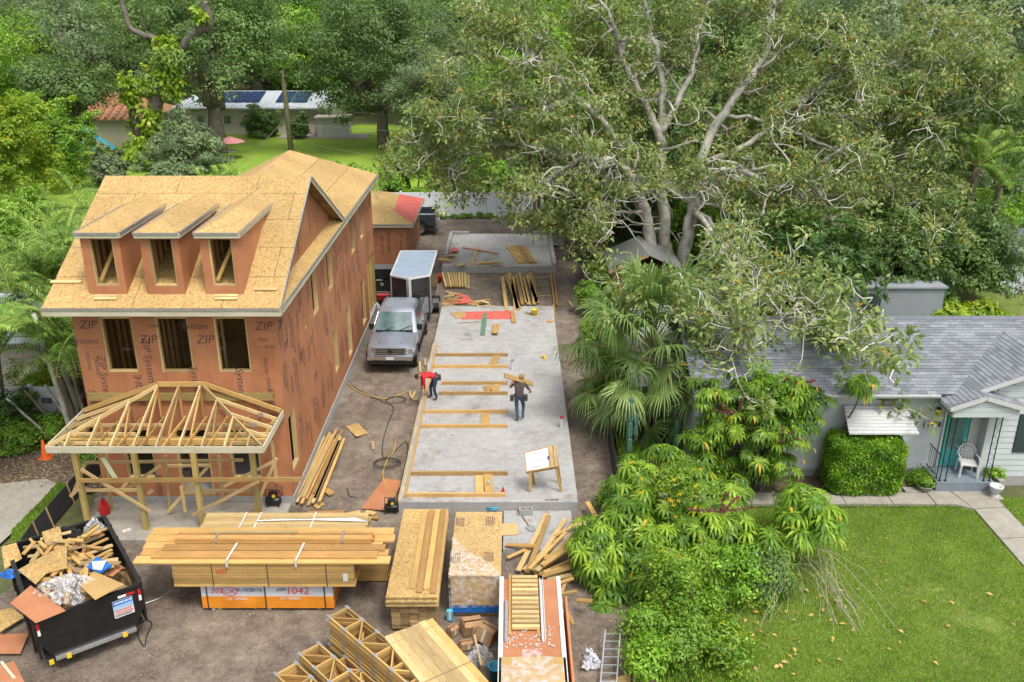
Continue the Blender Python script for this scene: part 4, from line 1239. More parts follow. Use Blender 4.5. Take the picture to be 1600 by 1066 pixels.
m_ = MB(); m_.box((.66,16.0,ZZ + .015),(.75,18.2,ZZ + .03)); m_.box((.66,16.0,ZZ + .03),(.675,18.2,ZZ + .09)); m_.box((.735,16.0,ZZ + .03),(.75,18.2,ZZ + .09))
tag(m_.build('metal_track',M['white'],None),'white metal track lying beside the slatted frame','metal strip')
m_ = MB(); m_.box((-.165,16.0,ZZ + .022),(-.09,17.4,ZZ + .037)); m_.box((-.165,16.0,ZZ + .037),(-.155,17.4,ZZ + .08))
tag(m_.build('metal_track',M['steel'],None),'grey metal track lying between the slatted frame and the stack edge','metal strip')
m_ = MB()
rr = random.Random(4)
for k in range(90):
    x,y = rr.uniform(-.15,.95),rr.uniform(15.8,16.5); a = rr.random() * 6
    d = Vector((math.cos(a),math.sin(a),0)) * rr.uniform(.015,.04); s_ = Vector((-d.y,d.x,0)) * .4
    p = Vector((x,y,ZZ + .024)); m_.quad([p - d - s_,p + d - s_,p + d + s_,p - d + s_])
tag(m_.build('wood_shavings',M['white'],None),'scattered white shavings on the coated sheet stack','shavings',kind='stuff')
plank('red_plank',(1.30,14.3,.55),(1.30,18.0,.55),.04,.9,'wood_red','red stained plank standing on edge beside the coated sheet stack','plank')
plank('brown_plank',(1.36,14.6,.30),(1.36,18.6,.30),.04,.5,'wood_old','brown plank standing on edge outside the red plank','plank')
# --- strapped bundle at an angle
g0,g1,g2 = at(603,996,1.15),at(675,965,1.15),at(765,1066,1.15)
wv_ = Vector((g0.x - g1.x,g0.y - g1.y,0)); ax = Vector((g2.x - g1.x,g2.y - g1.y,0)).normalized(); sd_ = Vector((ax.y,-ax.x,0))
if sd_.dot(wv_) < 0: sd_ = -sd_
wid = abs(wv_.dot(sd_)) * 1.02
ab = thing('lumber_bundle','banded bundle of wide pale boards lying askew beside the roof trusses','lumber',(g1.x,g1.y,0))
nb_,nl_ = 7,9
for i in range(nl_):
    for j in range(nb_):
        if 0 < j < nb_ - 1 and i < nl_ - 1: continue
        o_ = g1 + sd_ * (wid * (j + .5) / nb_)
        z_ = .08 + (1.15 - .08) * (i + .5) / nl_
        e_ = RNG.uniform(-.02,.02)
        b = MB(); b.beam(Vector((o_.x,o_.y,z_)) + ax * e_,Vector((o_.x,o_.y,z_)) + ax * (3.7 + e_),wid / nb_ - .004,1.07 / nl_ - .004)
        b.build('board',M['wood_pale'] if i == nl_ - 1 and j > 0 else M['wood'],ab)
b = MB(); b.beam(g1 + sd_ * .03 + ax * .1 + Vector((0,0,-1.11)),g1 + sd_ * (wid - .03) + ax * .1 + Vector((0,0,-1.11)),.09,.075); b.build('bunk',M['wood_old'],ab)
b = MB(); b.beam(g1 + sd_ * .03 + ax * 3.3 + Vector((0,0,-1.11)),g1 + sd_ * (wid - .03) + ax * 3.3 + Vector((0,0,-1.11)),.09,.075); b.build('bunk',M['wood_old'],ab)
for d in (.28,1.75):
    b = MB(); b.beam(g1 + sd_ * -.005 + ax * d + Vector((0,0,.004)),g1 + sd_ * (wid + .005) + ax * d + Vector((0,0,.004)),.025,.006); b.build('strap',M['wood_old'],ab)
# --- parallel chord trusses lying flat in stacks
def truss():
    t = thing('roof_truss','x','truss')
    Lx,Wd = 4.2,.50
    for y in (0,Wd):
        beam_obj('chord',(0,y,.045),(Lx,y,.045),.04,.088,M['wood'],t,local=True)
    x = .02
    beam_obj('web',(x,.02,.045),(x,Wd - .02,.045),.04,.085,M['wood'],t,local=True)
    k = 0
    while x < Lx - .6:
        y0,y1 = (.03,Wd - .03) if k % 2 == 0 else (Wd - .03,.03)
        beam_obj('web',(x + .06,y0,.045),(x + .56,y1,.045),.04,.085,M['wood_orange'] if k % 3 == 0 else M['wood'],t,local=True)
        x += .60
        beam_obj('web',(x,.02,.045),(x,Wd - .02,.045),.04,.085,M['wood'],t,local=True)
        k += 1
    for k in range(8):
        for y in (0,Wd):
            box_obj('nail_plate',(k * .6 - .06,y - .035,.0895),(k * .6 + .1,y + .035,.093),M['steel'],t,local=True)
    return t
proto = truss(); used = False
dirv = (at(640,1066,1.1) - at(507,955,1.1)); rz_ = math.atan2(dirv.y,dirv.x)
for px,py,top,n,lab in ((541,947,1.1,9,'flat timber truss in the tall truss stack closest to the angled lumber bundle'),(497,1004,.9,8,'flat timber truss in the second truss stack from the angled bundle'),
                            (463,1034,.9,8,'flat timber truss in the truss stack farthest from the angled bundle'),(541,1024,.55,5,'flat timber truss in the low stack between two taller truss stacks')):
    c_ = at(px,py,top)
    for i in range(n):
        t = proto if not used else copy_tree(proto); used = True
        t.location = (c_.x + RNG.uniform(-.03,.03) - .38 * math.cos(rz_ + math.pi / 2) * 0 - math.cos(rz_ + math.pi/2) * .5,c_.y + RNG.uniform(-.03,.03) - math.sin(rz_ + math.pi/2) * .5,top - .1 * (n - i))
        t.rotation_euler = (0,0,rz_ + RNG.uniform(-.006,.006))
        tag(t,lab,'truss','floor trusses lying in flat stacks')
    if top - .1 * n > .02:
        bb = MB(); q = Vector((c_.x,c_.y,0)) ; dv = Vector((math.cos(rz_),math.sin(rz_),0)); nv = Vector((-dv.y,dv.x,0))
        bb.beam(q + dv * .3 - nv * .5 + Vector((0,0,(top - .1 * n) / 2)),q + dv * .3 + nv * .02 + Vector((0,0,(top - .1 * n) / 2)),.09,top - .1 * n - .004)
        bb.beam(q + dv * 3 - nv * .5 + Vector((0,0,(top - .1 * n) / 2)),q + dv * 3 + nv * .02 + Vector((0,0,(top - .1 * n) / 2)),.09,top - .1 * n - .004)
        tag(bb.build('bunk_timber',M['wood_old'],None),lab.replace('flat timber truss in','short bearer timbers under'),'timber')
# --- scrap boards fanned out by the slab
rr = random.Random(12)
c5 = lambda x,y: (580 + x / 3.4825,760 + y / 3.4825)
fan = [(955,150,800,460),(965,160,850,470),(1060,175,870,455),(1150,185,1000,270),(1165,190,900,460),(1060,250,860,450),(1085,330,930,430),(1085,350,890,470),
       (1090,400,910,480),(1090,440,930,490),(1095,480,960,510),(1100,500,1000,535),(1120,570,1040,585),(1200,625,1120,618),(890,320,740,390),(880,325,735,318),
       (960,370,945,430),(1060,510,1035,585),(1025,600,1100,750),(1175,85,1225,170),(1090,300,950,400),(1040,260,830,455),(985,330,900,420),(1080,420,940,470)]
for i,(x0,y0,x1,y1) in enumerate(fan):
    lay = .10 + .045 * (i % 7)
    p0,p1 = at(*c5(x0,y0),lay + rr.uniform(0,.15)),at(*c5(x1,y1),lay)
    plank('scrap_board',p0,p1,rr.choice((.09,.14)),.04,rr.choice(('wood','wood_pale','wood_orange','wood')),'loose board in the fan of scrap lumber beside the slab corner','board','scrap boards fanned out beside the slab')
plank('scrap_sheet',at(755,830,.09),at(809,826,.09),.6,.02,'wood_pale','square offcut of plywood on the small step slab','board')
# shovel
sh = thing('shovel','shovel lying on the small step slab by the scrap lumber','shovel',tuple(at(830,826,.09)))
a_,b__ = at(807,792,.12),at(827,822,.10)
m_ = MB(); m_.tube([a_,b__],.018,6); m_.build('handle',M['wood_old'],sh)
dv = (b__ - a_).normalized(); nv = Vector((-dv.y,dv.x,0))
m_ = MB(); m_.prism([b__ - nv * .12,b__ + nv * .12,b__ + nv * .12 + dv * .2,b__ + dv * .3,b__ - nv * .12 + dv * .2],(0,0,.012)); m_.build('blade',M['steel'],sh)
# hollow block
cb = thing('concrete_block','grey hollow concrete block beside the front of the slab','block',tuple(at(826,795,.07)))
p = Vector((.42,23.13,.07))
for lo_,hi_ in (((-.2,-.1,0),(.2,-.07,.2)),((-.2,.07,0),(.2,.1,.2)),((-.2,-.069,0),(-.17,.069,.2)),((.17,-.069,0),(.2,.069,.2)),((-.015,-.069,0),(.015,.069,.2))):
    box_obj('block_wall',tuple(p + Vector(lo_)),tuple(p + Vector(hi_)),M['concrete_side'],cb)
def coil(name,c,r,turns,mt,label,rad=.012,cat='hose',sq=.75):
    pts = []
    rr_ = random.Random(name + str(c[0]))
    for k in range(int(turns * 18)):
        a = k * 2 * math.pi / 18
        q = r * (1 + .12 * math.sin(a * .37) + rr_.uniform(-.03,.03))
        pts.append((c[0] + q * math.cos(a),c[1] + sq * q * math.sin(a),c[2] + rad + .0035 * k / 3))
    m_ = MB(); m_.tube(pts,rad,5)
    return tag(m_.build(name,M[mt],None,smooth=True),label,cat)
coil('hose_coil',tuple(at(770,795,.09)),.16,4,'cyan','coiled blue hose on the ground at the slab front',.018)
# --- boards leaning pile beside the house wall
c4 = lambda x,y: (400 + x / 4.846,600 + y / 4.846)
wallb = [(515,400,300,880),(560,370,320,850),(575,385,345,905),(610,345,355,860),(625,385,395,920),(655,350,430,830),(640,400,430,900),(668,412,480,890),(590,420,380,870),(550,440,310,895),(630,430,445,870)]
for i,(x0,y0,x1,y1) in enumerate(wallb):
    z_ = .05 + .05 * (i % 4)
    plank('long_stud',at(*c4(x0,y0),z_),at(*c4(x1,y1),z_),.09,.042,('wood_pale','wood','wood_orange')[i % 3],'long stud in the loose pile on the dirt beside the house wall','board','long studs piled beside the house wall')
plank('short_block',at(*c4(525,800),.05),at(*c4(570,835),.05),.2,.05,'wood_orange','short orange offcut at the end of the long stud pile','board')
def flatsheet(name,pxs,z,th,mt,label,cat='sheet',zl=None,group=None):
    pts = [at(x,y,(z if zl is None else zl[i])) for i,(x,y) in enumerate(pxs)]
    n = (pts[1] - pts[0]).cross(pts[2] - pts[0]).normalized()
    if n.z < 0: n = -n
    m_ = MB(); m_.prism(pts,n * th)
    return tag(m_.build(name,M[mt],None),label,cat,group)
flatsheet('board_offcut',[c4(680,325),c4(770,297),c4(850,375),c4(760,402)],.01,.015,'osb','square orange board offcut lying on the dirt between house and slab')
flatsheet('board_offcut',[c4(430,925),c4(490,892),c4(522,912),c4(468,950)],.01,.015,'osb','small board offcut at the near end of the stud pile')
flatsheet('coated_sheet',[c4(795,945),c4(970,715),c4(1110,735),c4(1000,960)],.01,.012,'zip','dusty reddish sheet lying on the dirt by the slab corner')
plank('small_block',at(*c4(885,438),.03),at(*c4(888,495),.03),.1,.05,'wood_pale','small pale block on the dirt in the alley','board')
for i,(x0,y0,x1,y1) in enumerate(((1165,55,1172,100),(1205,60,1180,112),(1190,118,1218,118))):
    plank('small_block',at(*c4(x0,y0),.03),at(*c4(x1,y1),.03),.09,.045,'wood_pale','short pale offcut on the dirt beside the bending worker','board','offcuts beside the bending worker')
for i,(x0,y0,x1,y1,mt) in enumerate(((390,975,670,968,'wood_orange'),(830,965,900,985,'wood'),(850,1010,930,1015,'wood_orange'),(700,985,790,968,'wood'),(985,940,1005,952,'wood_pale'))):
    plank('scrap_strip',at(*c4(x0,y0),.03),at(*c4(x1,y1),.03),.15,.03,mt,'short scrap strip on the dirt between the lumber stack and the slab','board','scrap strips by the slab corner')
coil('cord_coil',tuple(at(*c4(995,605),.01)),.42,2.6,'rubber','black cord coiled on the dirt halfway along the slab',cat='cord')
coil('cord_coil',tuple(at(*c4(1060,125),.01)),.36,1.6,'rubber','black cord coiled on the dirt by the bending worker',cat='cord')
def cord(name,pxs,z,mt,label,rad=.012,cat='cord',sub=6):
    P_ = [at(x,y,z) for x,y in pxs]; pts = []
    for i in range(len(P_) - 1):
        p0,p1,p2,p3 = P_[max(i - 1,0)],P_[i],P_[i + 1],P_[min(i + 2,len(P_) - 1)]
        for k in range(sub):
            t = k / sub
            pts.append(.5 * ((2 * p1) + (p2 - p0) * t + (2 * p0 - 5 * p1 + 4 * p2 - p3) * t * t + (3 * p1 - p0 - 3 * p2 + p3) * t ** 3))
    pts.append(P_[-1])
    m_ = MB(); m_.tube([p + Vector((0,0,rad)) for p in pts],rad,5)
    return tag(m_.build(name,M[mt],None,smooth=True),label,cat)
cord('extension_cord',[c4(690,-5),c4(780,60),c4(900,100),c4(1000,110),c4(1150,60)],.01,'yellow','yellow extension cord on the dirt running to the bending worker')
cord('extension_cord',[c4(1060,430),c4(1040,520),c4(1000,560),c4(960,700),c4(1010,800),c4(1050,850)],.02,'yellow','yellow cord lying over the dusty sheet by the slab corner')
cord('air_hose',[c4(720,0),c4(800,60),c4(950,130),c4(1040,180),c4(1000,300),c4(960,450),c4(970,560),c4(1060,500),c4(1130,440),c4(1150,500),c4(1110,700),c4(1060,900),c4(1040,970)],.012,'rubber','dark air hose winding along the dirt beside the long slab')
cord('air_hose',[c4(690,790),c4(710,850),c4(760,860)],.012,'rubber','short dark hose end on the dirt near the stud pile')
# compressor-like machine by the slab corner and by the porch
def machine(px,py,mt,label,s=1.0,z=0.0,name='air_compressor'):
    p = at(px,py,z)
    t = thing(name,label,'machine',tuple(p))
    m_ = MB(); m_.tube([p + Vector((-.22 * s,0,.16 * s)),p + Vector((-.18 * s,0,.16 * s)),p + Vector((.18 * s,0,.16 * s)),p + Vector((.22 * s,0,.16 * s))],[.05 * s,.12 * s,.12 * s,.05 * s],12); m_.build('tank',M[mt],t,smooth=True)
    m_ = MB(); m_.box(tuple(p + Vector((-.1,-.09,.285)) * s + p * 0 if s == 1 else tuple(p + Vector((-.1,-.09,.285)) * s)),tuple(p + Vector((.12,.09,.42)) * s)); m_.build('motor',M['black'],t,bevel=.02)
    for dx in (-.16,.16):
        for dy in (-.1,.1):
            beam_obj('foot',p + Vector((dx,dy,0)) * s,p + Vector((dx,dy * .6,.1)) * s,.03 * s,.03 * s,M['iron'],t)
    m_ = MB(); m_.tube([p + Vector((-.2,0,.26)) * s,p + Vector((-.2,0,.5)) * s,p + Vector((.2,0,.5)) * s,p + Vector((.2,0,.26)) * s],.014 * s,6); m_.build('handle',M['iron'],t)
    for dy in (-.12,.12):
        m_ = MB(); m_.tube([p + Vector((.05,dy - .01,.36)) * s,p + Vector((.05,dy + .01,.36)) * s],.05 * s,10); m_.build('gauge',M['yellow'] if dy < 0 else M['steel'],t)
    return t
machine(612,800,'black','small black compressor on the dirt at the slab corner',1.0)
machine(428,790,'black','small black and yellow compressor on the porch slab corner',1.1,.1)
# --- trash beside the wrapped stacks
def carton(px,py,size,rz,mt,label,tilt=(0,0),z=0.0):
    p = at(px,py,z); t = thing('carton',label,'box',tuple(p),rz)
    t.rotation_euler = (tilt[0],tilt[1],rz)
    l,w,h = size
    m_ = MB(); th = .012
    for lo_,hi_ in (((-l / 2,-w / 2,0),(l / 2,w / 2,th)),((-l / 2,-w / 2,th),(l / 2,-w / 2 + th,h)),((-l / 2,w / 2 - th,th),(l / 2,w / 2,h)),((-l / 2,-w / 2 + th,th),(-l / 2 + th,w / 2 - th,h)),((l / 2 - th,-w / 2 + th,th),(l / 2,w / 2 - th,h))):
        m_.box(lo_,hi_)
    m_.build('carton_body',M[mt],t,local=True)
    for sg in (-1,1):
        b = MB(); b.prism([(-l / 2,sg * w / 2,h + .002),(l / 2,sg * w / 2,h + .002),(l / 2 - .02,sg * w / 2 - sg * w * .44,h + .03),(-l / 2 + .02,sg * w / 2 - sg * w * .44,h + .03)],(0,0,.006)); b.build('flap',M[mt],t,local=True)
    b = MB(); b.box((-.03,-w / 2 - .002,.1 * h),(.03,-w / 2 - .0005,h)); b.build('tape',M['white'],t,local=True)
carton(735,985,(.5,.35,.3),.4,'card','crushed brown carton leaning on the blue base of the wrapped stack',(.2,.15))
carton(757,1000,(.45,.4,.35),-.5,'card','large tilted brown carton in the rubbish between the stacks',(-.3,.2))
carton(729,1012,(.42,.2,.16),.5,'card','flat brown carton lying in front of the tilted carton',(0,.2))
carton(707,990,(.25,.2,.2),.8,'card','small brown carton beside the sheet stack',(.1,0))
carton(703,968,(.16,.12,.28),.1,'cyan','turquoise carton standing by the blue stack base',(0,0))
def crumple(name,c,size,mt,label,cat,seed,n=10,parent=None):
    """crumpled sheet: a lumpy dome with sharp creases"""
    r = np.random.RandomState(seed)
    U,V = np.meshgrid(np.linspace(-1,1,n * 2),np.linspace(-1,1,n * 2))
    R2 = np.sqrt(U ** 2 + V ** 2)
    ang = np.arctan2(V,U)
    edge = 1 + .25 * np.sin(3 * ang + seed) + .12 * np.sin(7 * ang + 2 * seed)
    k = np.clip(1 - (R2 / (edge * .95)) ** 2,0,1)
    Z = size[2] * (k ** .6) * (0.65 + .55 * r.rand(*U.shape)) * (k > 0)
    X = U * size[0] * edge * .7 + r.randn(*U.shape) * size[0] * .05; Y = V * size[1] * edge * .7 + r.randn(*U.shape) * size[1] * .05
    m = n * 2
    idx = np.arange(m * m).reshape(m,m)
    q = np.stack([idx[:-1,:-1],idx[:-1,1:],idx[1:,1:],idx[1:,:-1]],-1).reshape(-1,4)
    keep = (R2.ravel()[q] < 1.15).all(1)
    me = bpy.data.meshes.new(name); me.from_pydata(np.stack([X.ravel(),Y.ravel(),Z.ravel()],1).tolist(),[],q[keep].tolist()); me.materials.append(M[mt]); me.update()
    o = mesh_obj(name,me,parent,c)
    return tag(o,label,cat) if label else o
crumple('plastic_film',at(750,1030,.02),(.45,.4,.3),'film','crumpled clear film in the rubbish between the stacks','film',3)
m_ = MB(); p = at(775,1058,0); m_.lathe([(.001,.02),(.13,.02),(.16,.02),(.17,.3),(.18,.3),(.18,.33),(.16,.33),(.15,.06),(.001,.06)],p,18)
tag(m_.build('bucket',M['cyan'],None,smooth=True),'turquoise bucket standing between the stacks','bucket')
plank('rubbish_stick',at(741,992,.32),at(752,1040,.12),.05,.03,'wood_pale','pale stick leaning in the rubbish between the stacks','stick')
# white bag, ladder by the hedge
bag = crumple('plastic_bag',at(922,1035,.02),(.28,.42,.26),'wrap_white','white plastic bag on the dirt by the fence','bag',9)
ld = thing('ladder','aluminium ladder standing on the dirt beside the umbrella plants','ladder',tuple(at(945,1030,0)))
l0,l1 = at(938,1072,.1),at(946,985,.4)
l0b = l0 + Vector((.36,0,0)); l1b = l1 + Vector((.36,0,0))
beam_obj('stile',l0,l1,.03,.07,M['steel'],ld); beam_obj('stile',l0b,l1b,.03,.07,M['steel'],ld)
for k in range(7):
    f_ = (k + .5) / 7; beam_obj('rung',l0.lerp(l1,f_),l0b.lerp(l1b,f_),.03,.03,M['steel'],ld)
flatsheet('board_offcut',[(945,1068),(985,1052),(985,1075),(950,1085)],.05,.02,'osb','orange board corner lying by the ladder foot')

# ================================================================== dumpster
DC = [Vector((-10.74,16.36)),Vector((-8.81,17.75)),Vector((-11.11,20.6)),Vector((-12.97,19.15))]
dr = math.atan2(DC[1].y - DC[0].y,DC[1].x - DC[0].x)
DW,DL = (DC[1] - DC[0]).length,3.66
dux,duy = Vector((math.cos(dr),math.sin(dr),0)),Vector((-math.sin(dr),math.cos(dr),0))
dc = Vector(((DC[0].x + DC[1].x) / 2,(DC[0].y + DC[1].y) / 2,0)) + duy * (DL / 2)
dump = thing('rubbish_skip','black steel skip trailer heaped with scrap boards and plastic','skip',tuple(dc),dr)
hw2,hl2 = DW / 2,DL / 2
b = MB(); b.box((-hw2 + .1,-hl2 + .06,.42),(hw2 - .1,hl2 - .06,.5)); b.build('floor',M['black'],dump,local=True)
b = MB(); b.prism([(-hw2,-hl2,1.5),(-hw2,-hl2,1.0),(-hw2 + .28,-hl2,.42),(hw2 - .28,-hl2,.42),(hw2,-hl2,1.0),(hw2,-hl2,1.5)],(0,.05,0)); tg = b.build('tailgate',M['black'],dump,local=True)
b = MB(); b.prism([(-hw2,hl2 - .05,1.5),(-hw2,hl2 - .05,.45),(hw2,hl2 - .05,.45),(hw2,hl2 - .05,1.5)],(0,.05,0)); b.build('front_wall',M['black'],dump,local=True)
for sg in (-1,1):
    x = sg * (hw2 - .025)
    b = MB(); b.box((x - .025,-hl2 + .052,.45),(x + .025,hl2 - .052,1.5)); sw_ = b.build('side_wall',M['black'],dump,local=True)
    beam_obj('top_rail',(x,-hl2 + .05,1.535),(x,hl2 - .05,1.535),.10,.07,M['iron'],sw_,local=True)
    for k in range(5):
        y = -hl2 + .4 + k * .7
        beam_obj('stake',(x + sg * .055,y,.45),(x + sg * .055,y,1.5),.06,.06,M['black'],sw_,local=True,up=(0,1,0))
    for y in (-.35,.5):
        w = MB(); w.tube([(sg * (hw2 - .35),y,.33),(sg * (hw2 - .12),y,.33)],.33,16); wh = w.build('wheel',M['rubber'],dump,local=True)
        w = MB(); w.tube([(sg * (hw2 - .13),y,.33),(sg * (hw2 - .11),y,.33)],.18,12); w.build('rim',M['steel'],wh,local=True)
beam_obj('top_rail',(-hw2,-hl2 + .025,1.53),(hw2,-hl2 + .025,1.53),.08,.06,M['black'],tg,local=True)
beam_obj('top_rail',(-hw2,hl2 - .025,1.53),(hw2,hl2 - .025,1.53),.08,.06,M['iron'],dump,local=True)
beam_obj('bumper',(-hw2 + .3,-hl2 - .03,.4),(hw2 - .3,-hl2 - .03,.4),.08,.08,M['steel'],dump,local=True)
for x in (-.62,.62,-hw2 + .2):
    box_obj('hinge',(x - .05,-hl2 - .1,.33),(x + .05,-hl2 - .072,.45),M['yellow'],dump,local=True)
yy = -hl2 - .008
for lo_,hi_,mt in (((.62,yy,1.37),(.80,-hl2 - .001,1.43),'ink_white'),((.802,yy,1.37),(1.0,-hl2 - .001,1.43),'red'),((1.07,yy,1.27),(1.13,-hl2 - .001,1.44),'red'),((1.07,yy,1.12),(1.13,-hl2 - .001,1.268),'ink_white'),
                     ((-1.13,yy,1.27),(-1.07,-hl2 - .001,1.44),'red'),((-1.13,yy,1.12),(-1.07,-hl2 - .001,1.268),'ink_white')):
    box_obj('reflector',lo_,hi_,M[mt],tg,local=True)
st_ = box_obj('hire_sticker',(.48,yy,.86),(.93,-hl2 - .001,1.33),M['white'],tg,local=True)
tag(st_,'white and blue rental sticker with red print')
b = MB(); b.box((.485,yy - .004,1.2),(.925,yy - .0005,1.325)); b.build('blue_band',M['blue'],tg,local=True)
b = MB(); b.box((.485,yy - .004,1.09),(.925,yy - .0005,1.198)); b.build('pale_blue_band',m_plain('pale_blue_print',(.35,.55,.80),.5),tg,local=True)
rs = random.Random(3)
for z_,mt,h_ in ((1.24,'ink_white',.05),(1.03,'ink_red',.035),(.96,'ink_red',.035),(.90,'ink_black',.03)):
    x = .51; b = MB()
    while x < .88:
        w = rs.uniform(.015,.04); b.box((x,yy - .007,z_),(x + w,yy - .0045,z_ + h_)); x += w + .012
    b.build('print_line',M[mt],tg,local=True)
# heap inside: rough core, then loose boards and sheets
hm = crumple('scrap_heap',dc + Vector((0,0,.5)),(1.25,1.12,1.0),'wood_old','low heap of splintered scrap filling the black skip','scrap',21,14)
hm.rotation_euler = (0,0,dr); hm.scale = (1,1.55,1); hm['kind'] = 'stuff'
rs = random.Random(31)
for i in range(78):
    u_,v_ = rs.uniform(-hw2 + .42,hw2 - .42),rs.uniform(-hl2 + .75,hl2 - .45)
    a = rs.uniform(0,math.pi); L_ = rs.uniform(.35,1.0)
    d_ = Vector((math.cos(a),math.sin(a),rs.uniform(-.2,.2))) * (L_ / 2)
    z_ = 1.28 + rs.uniform(0,.42)
    c_ = dc + dux * u_ + duy * v_ + Vector((0,0,z_))
    plank('scrap_piece',c_ - d_,c_ + d_,rs.choice((.06,.09,.09,.13)),.04,rs.choice(('wood','wood_pale','wood','wood_old','wood_orange')),'short splintered board in the heap on the skip','board','scrap boards heaped in the skip',up=(rs.uniform(-.3,.3),rs.uniform(-.3,.3),1))
c3 = lambda x,y: (x / 5.92,780 + y / 5.92)
flatsheet('board_offcut',[c3(10,445),c3(150,405),c3(205,550),c3(45,650)],1.5,.015,'osb','orange flaky board propped at the corner of the skip',zl=(1.75,1.75,1.5,1.5))
flatsheet('board_offcut',[c3(385,305),c3(555,250),c3(590,450),c3(440,480)],1.5,.015,'osb','torn flaky board standing up at the back of the skip',zl=(1.9,1.9,1.45,1.45))
flatsheet('board_offcut',[c3(165,660),c3(400,530),c3(620,420),c3(622,640),c3(430,690),c3(330,790)],1.74,.015,'osb','large ragged flaky board lying in the middle of the skip')
flatsheet('coated_sheet',[c3(95,965),c3(285,800),c3(610,1035),c3(330,1150)],1.6,.012,'zip','reddish coated offcut sheet hanging over the skip tailgate')
flatsheet('cardboard_sheet',[c3(735,800),c3(870,670),c3(1150,790),c3(880,935)],1.72,.01,'kraft','brown cardboard sheet lying by the skip tailgate')
flatsheet('coated_sheet',[c3(965,700),c3(1095,585),c3(1135,640),c3(1040,720)],1.5,.012,'zip','small reddish coated strip at the side of the skip')
flatsheet('blue_package',[c3(790,640),c3(900,545),c3(1035,625),c3(930,690)],1.74,.05,'blue','blue and white wrapper lying in the skip','wrapper')
flatsheet('white_sheet',[c3(850,580),c3(985,570),c3(940,660),c3(860,650)],1.80,.01,'white','white panel on the blue wrapper in the skip','wrapper')
crumple('plastic_film',at(*c3(620,900),1.5),(.75,.62,.5),'film','large crumpled clear film lump on the skip heap','film',5,14)
crumple('plastic_film',at(*c3(880,290),1.35),(.3,.3,.35),'film','clear film caught at the far corner of the skip','film',8)
crumple('black_bag',at(*c3(640,380),1.3),(.5,.35,.35),'rubber','grey-black rubbish bag at the back of the skip','bag',13)
crumple('blue_tarp',at(*c3(100,710),1.45),(.28,.2,.15),'blue','bright blue scrap of tarp at the skip edge','tarp',17)
flatsheet('board_offcut',[(0,955),(18,950),(38,965),(0,988)],.15,.02,'osb','flaky board lying on the dirt beside the skip tailgate')
flatsheet('coated_sheet',[(-25,993),(45,990),(32,1022),(-25,1022)],.05,.012,'zip','reddish sheet lying on the dirt below the skip')
flatsheet('coated_sheet',[(-15,1046),(22,1034),(45,1080),(-15,1080)],.5,.02,'zip','reddish sheet propped at the street corner of the yard')
plank('white_trim',at(2,1035,.55),at(38,1080,.45),.06,.06,'fascia','white trim strip beside the propped reddish sheet','trim')
# silt fence
sf = thing('silt_fence','low black silt fence with white print running past the skip to the porch','fence',tuple(at(75,830)))
sp = [(165,738),(128,765),(112,784),(80,822),(60,845),(45,868)]
pts = [at(*q) for q in sp]
M['silt'] = m_plain('black_fabric',(.02,.02,.022),.8,vary=.3,bmp=.4)
for i in range(len(pts) - 1):
    a_,b_ = pts[i],pts[i + 1]
    m_ = MB(); m_.hexa([a_,b_,b_ + Vector((.03,.03,0)),a_ + Vector((.03,.03,0)),a_ + Vector((-.12,0,.55)),b_ + Vector((-.12,0,.55)),b_ + Vector((-.09,.03,.55)),a_ + Vector((-.09,.03,.55))]); pnl = m_.build('fabric_panel',M['silt'],sf)
    beam_obj('stake',a_ + Vector((.05,.05,-.1)),a_ + Vector((-.07,.05,.6)),.035,.035,M['wood_old'],sf)
    if i in (1,3):
        d_ = (a_ - b_).normalized(); up_ = Vector((-.12,0,.55)).normalized()
        nrm_ = d_.cross(up_)
        for k,(sc_,off_) in enumerate(((.16,.36),(.05,.2))):
            rs2 = random.Random(i * 9 + k); b = MB(); u_ = .15
            LL = (a_ - b_).length
            while u_ < LL - .25:
                w = rs2.uniform(.03,.08)
                q0 = b_ + d_ * u_ + up_ * off_ + nrm_ * (.012 if nrm_.y < 0 else -.012)
                b.quad([q0,q0 + d_ * w,q0 + d_ * w + up_ * sc_,q0 + up_ * sc_]); u_ += w + .03
            b.build('print',M['ink_white'],sf)
# traffic cone and red rag
cn = thing('traffic_cone','orange traffic cone standing on the mulch by the driveway','cone',tuple(at(72,716)))
p = at(72,716); b = MB(); b.box((p.x - .19,p.y - .19,0),(p.x + .19,p.y + .19,.04)); b.build('base',M['orange'],cn,bevel=.01)
b = MB(); b.lathe([(.14,.04),(.135,.06),(.04,.68),(.025,.70),(.001,.70)],(p.x,p.y,0),16); b.build('cone_body',M['orange'],cn,smooth=True)
crumple('red_hose_pile',at(165,803,.1),(.2,.16,.5),'red','bright red tangled hose on the porch slab behind the skip','hose',2)
for i,(px,py) in enumerate(((190,829),(197,827),(221,814),(188,862),(400,935),(395,948),(330,620 + 330))):
    flatsheet('paper_scrap',[(px,py),(px + 6,py - 2),(px + 9,py + 1),(px + 3,py + 4)],.11 if py < 850 else .01,.004,'white','white scrap of paper lying on the ground near the skip and lumber stacks','paper',group='paper scraps in the yard')
cord('wire_loop',[(228,968),(237,975),(229,995),(226,1010),(218,1000),(214,985)],.005,'iron','bent black wire on the dirt beside the skip')
cord('grey_hose',[(222,945),(250,935),(270,922)],.01,'steel','grey cable running from the skip to the lumber stack')
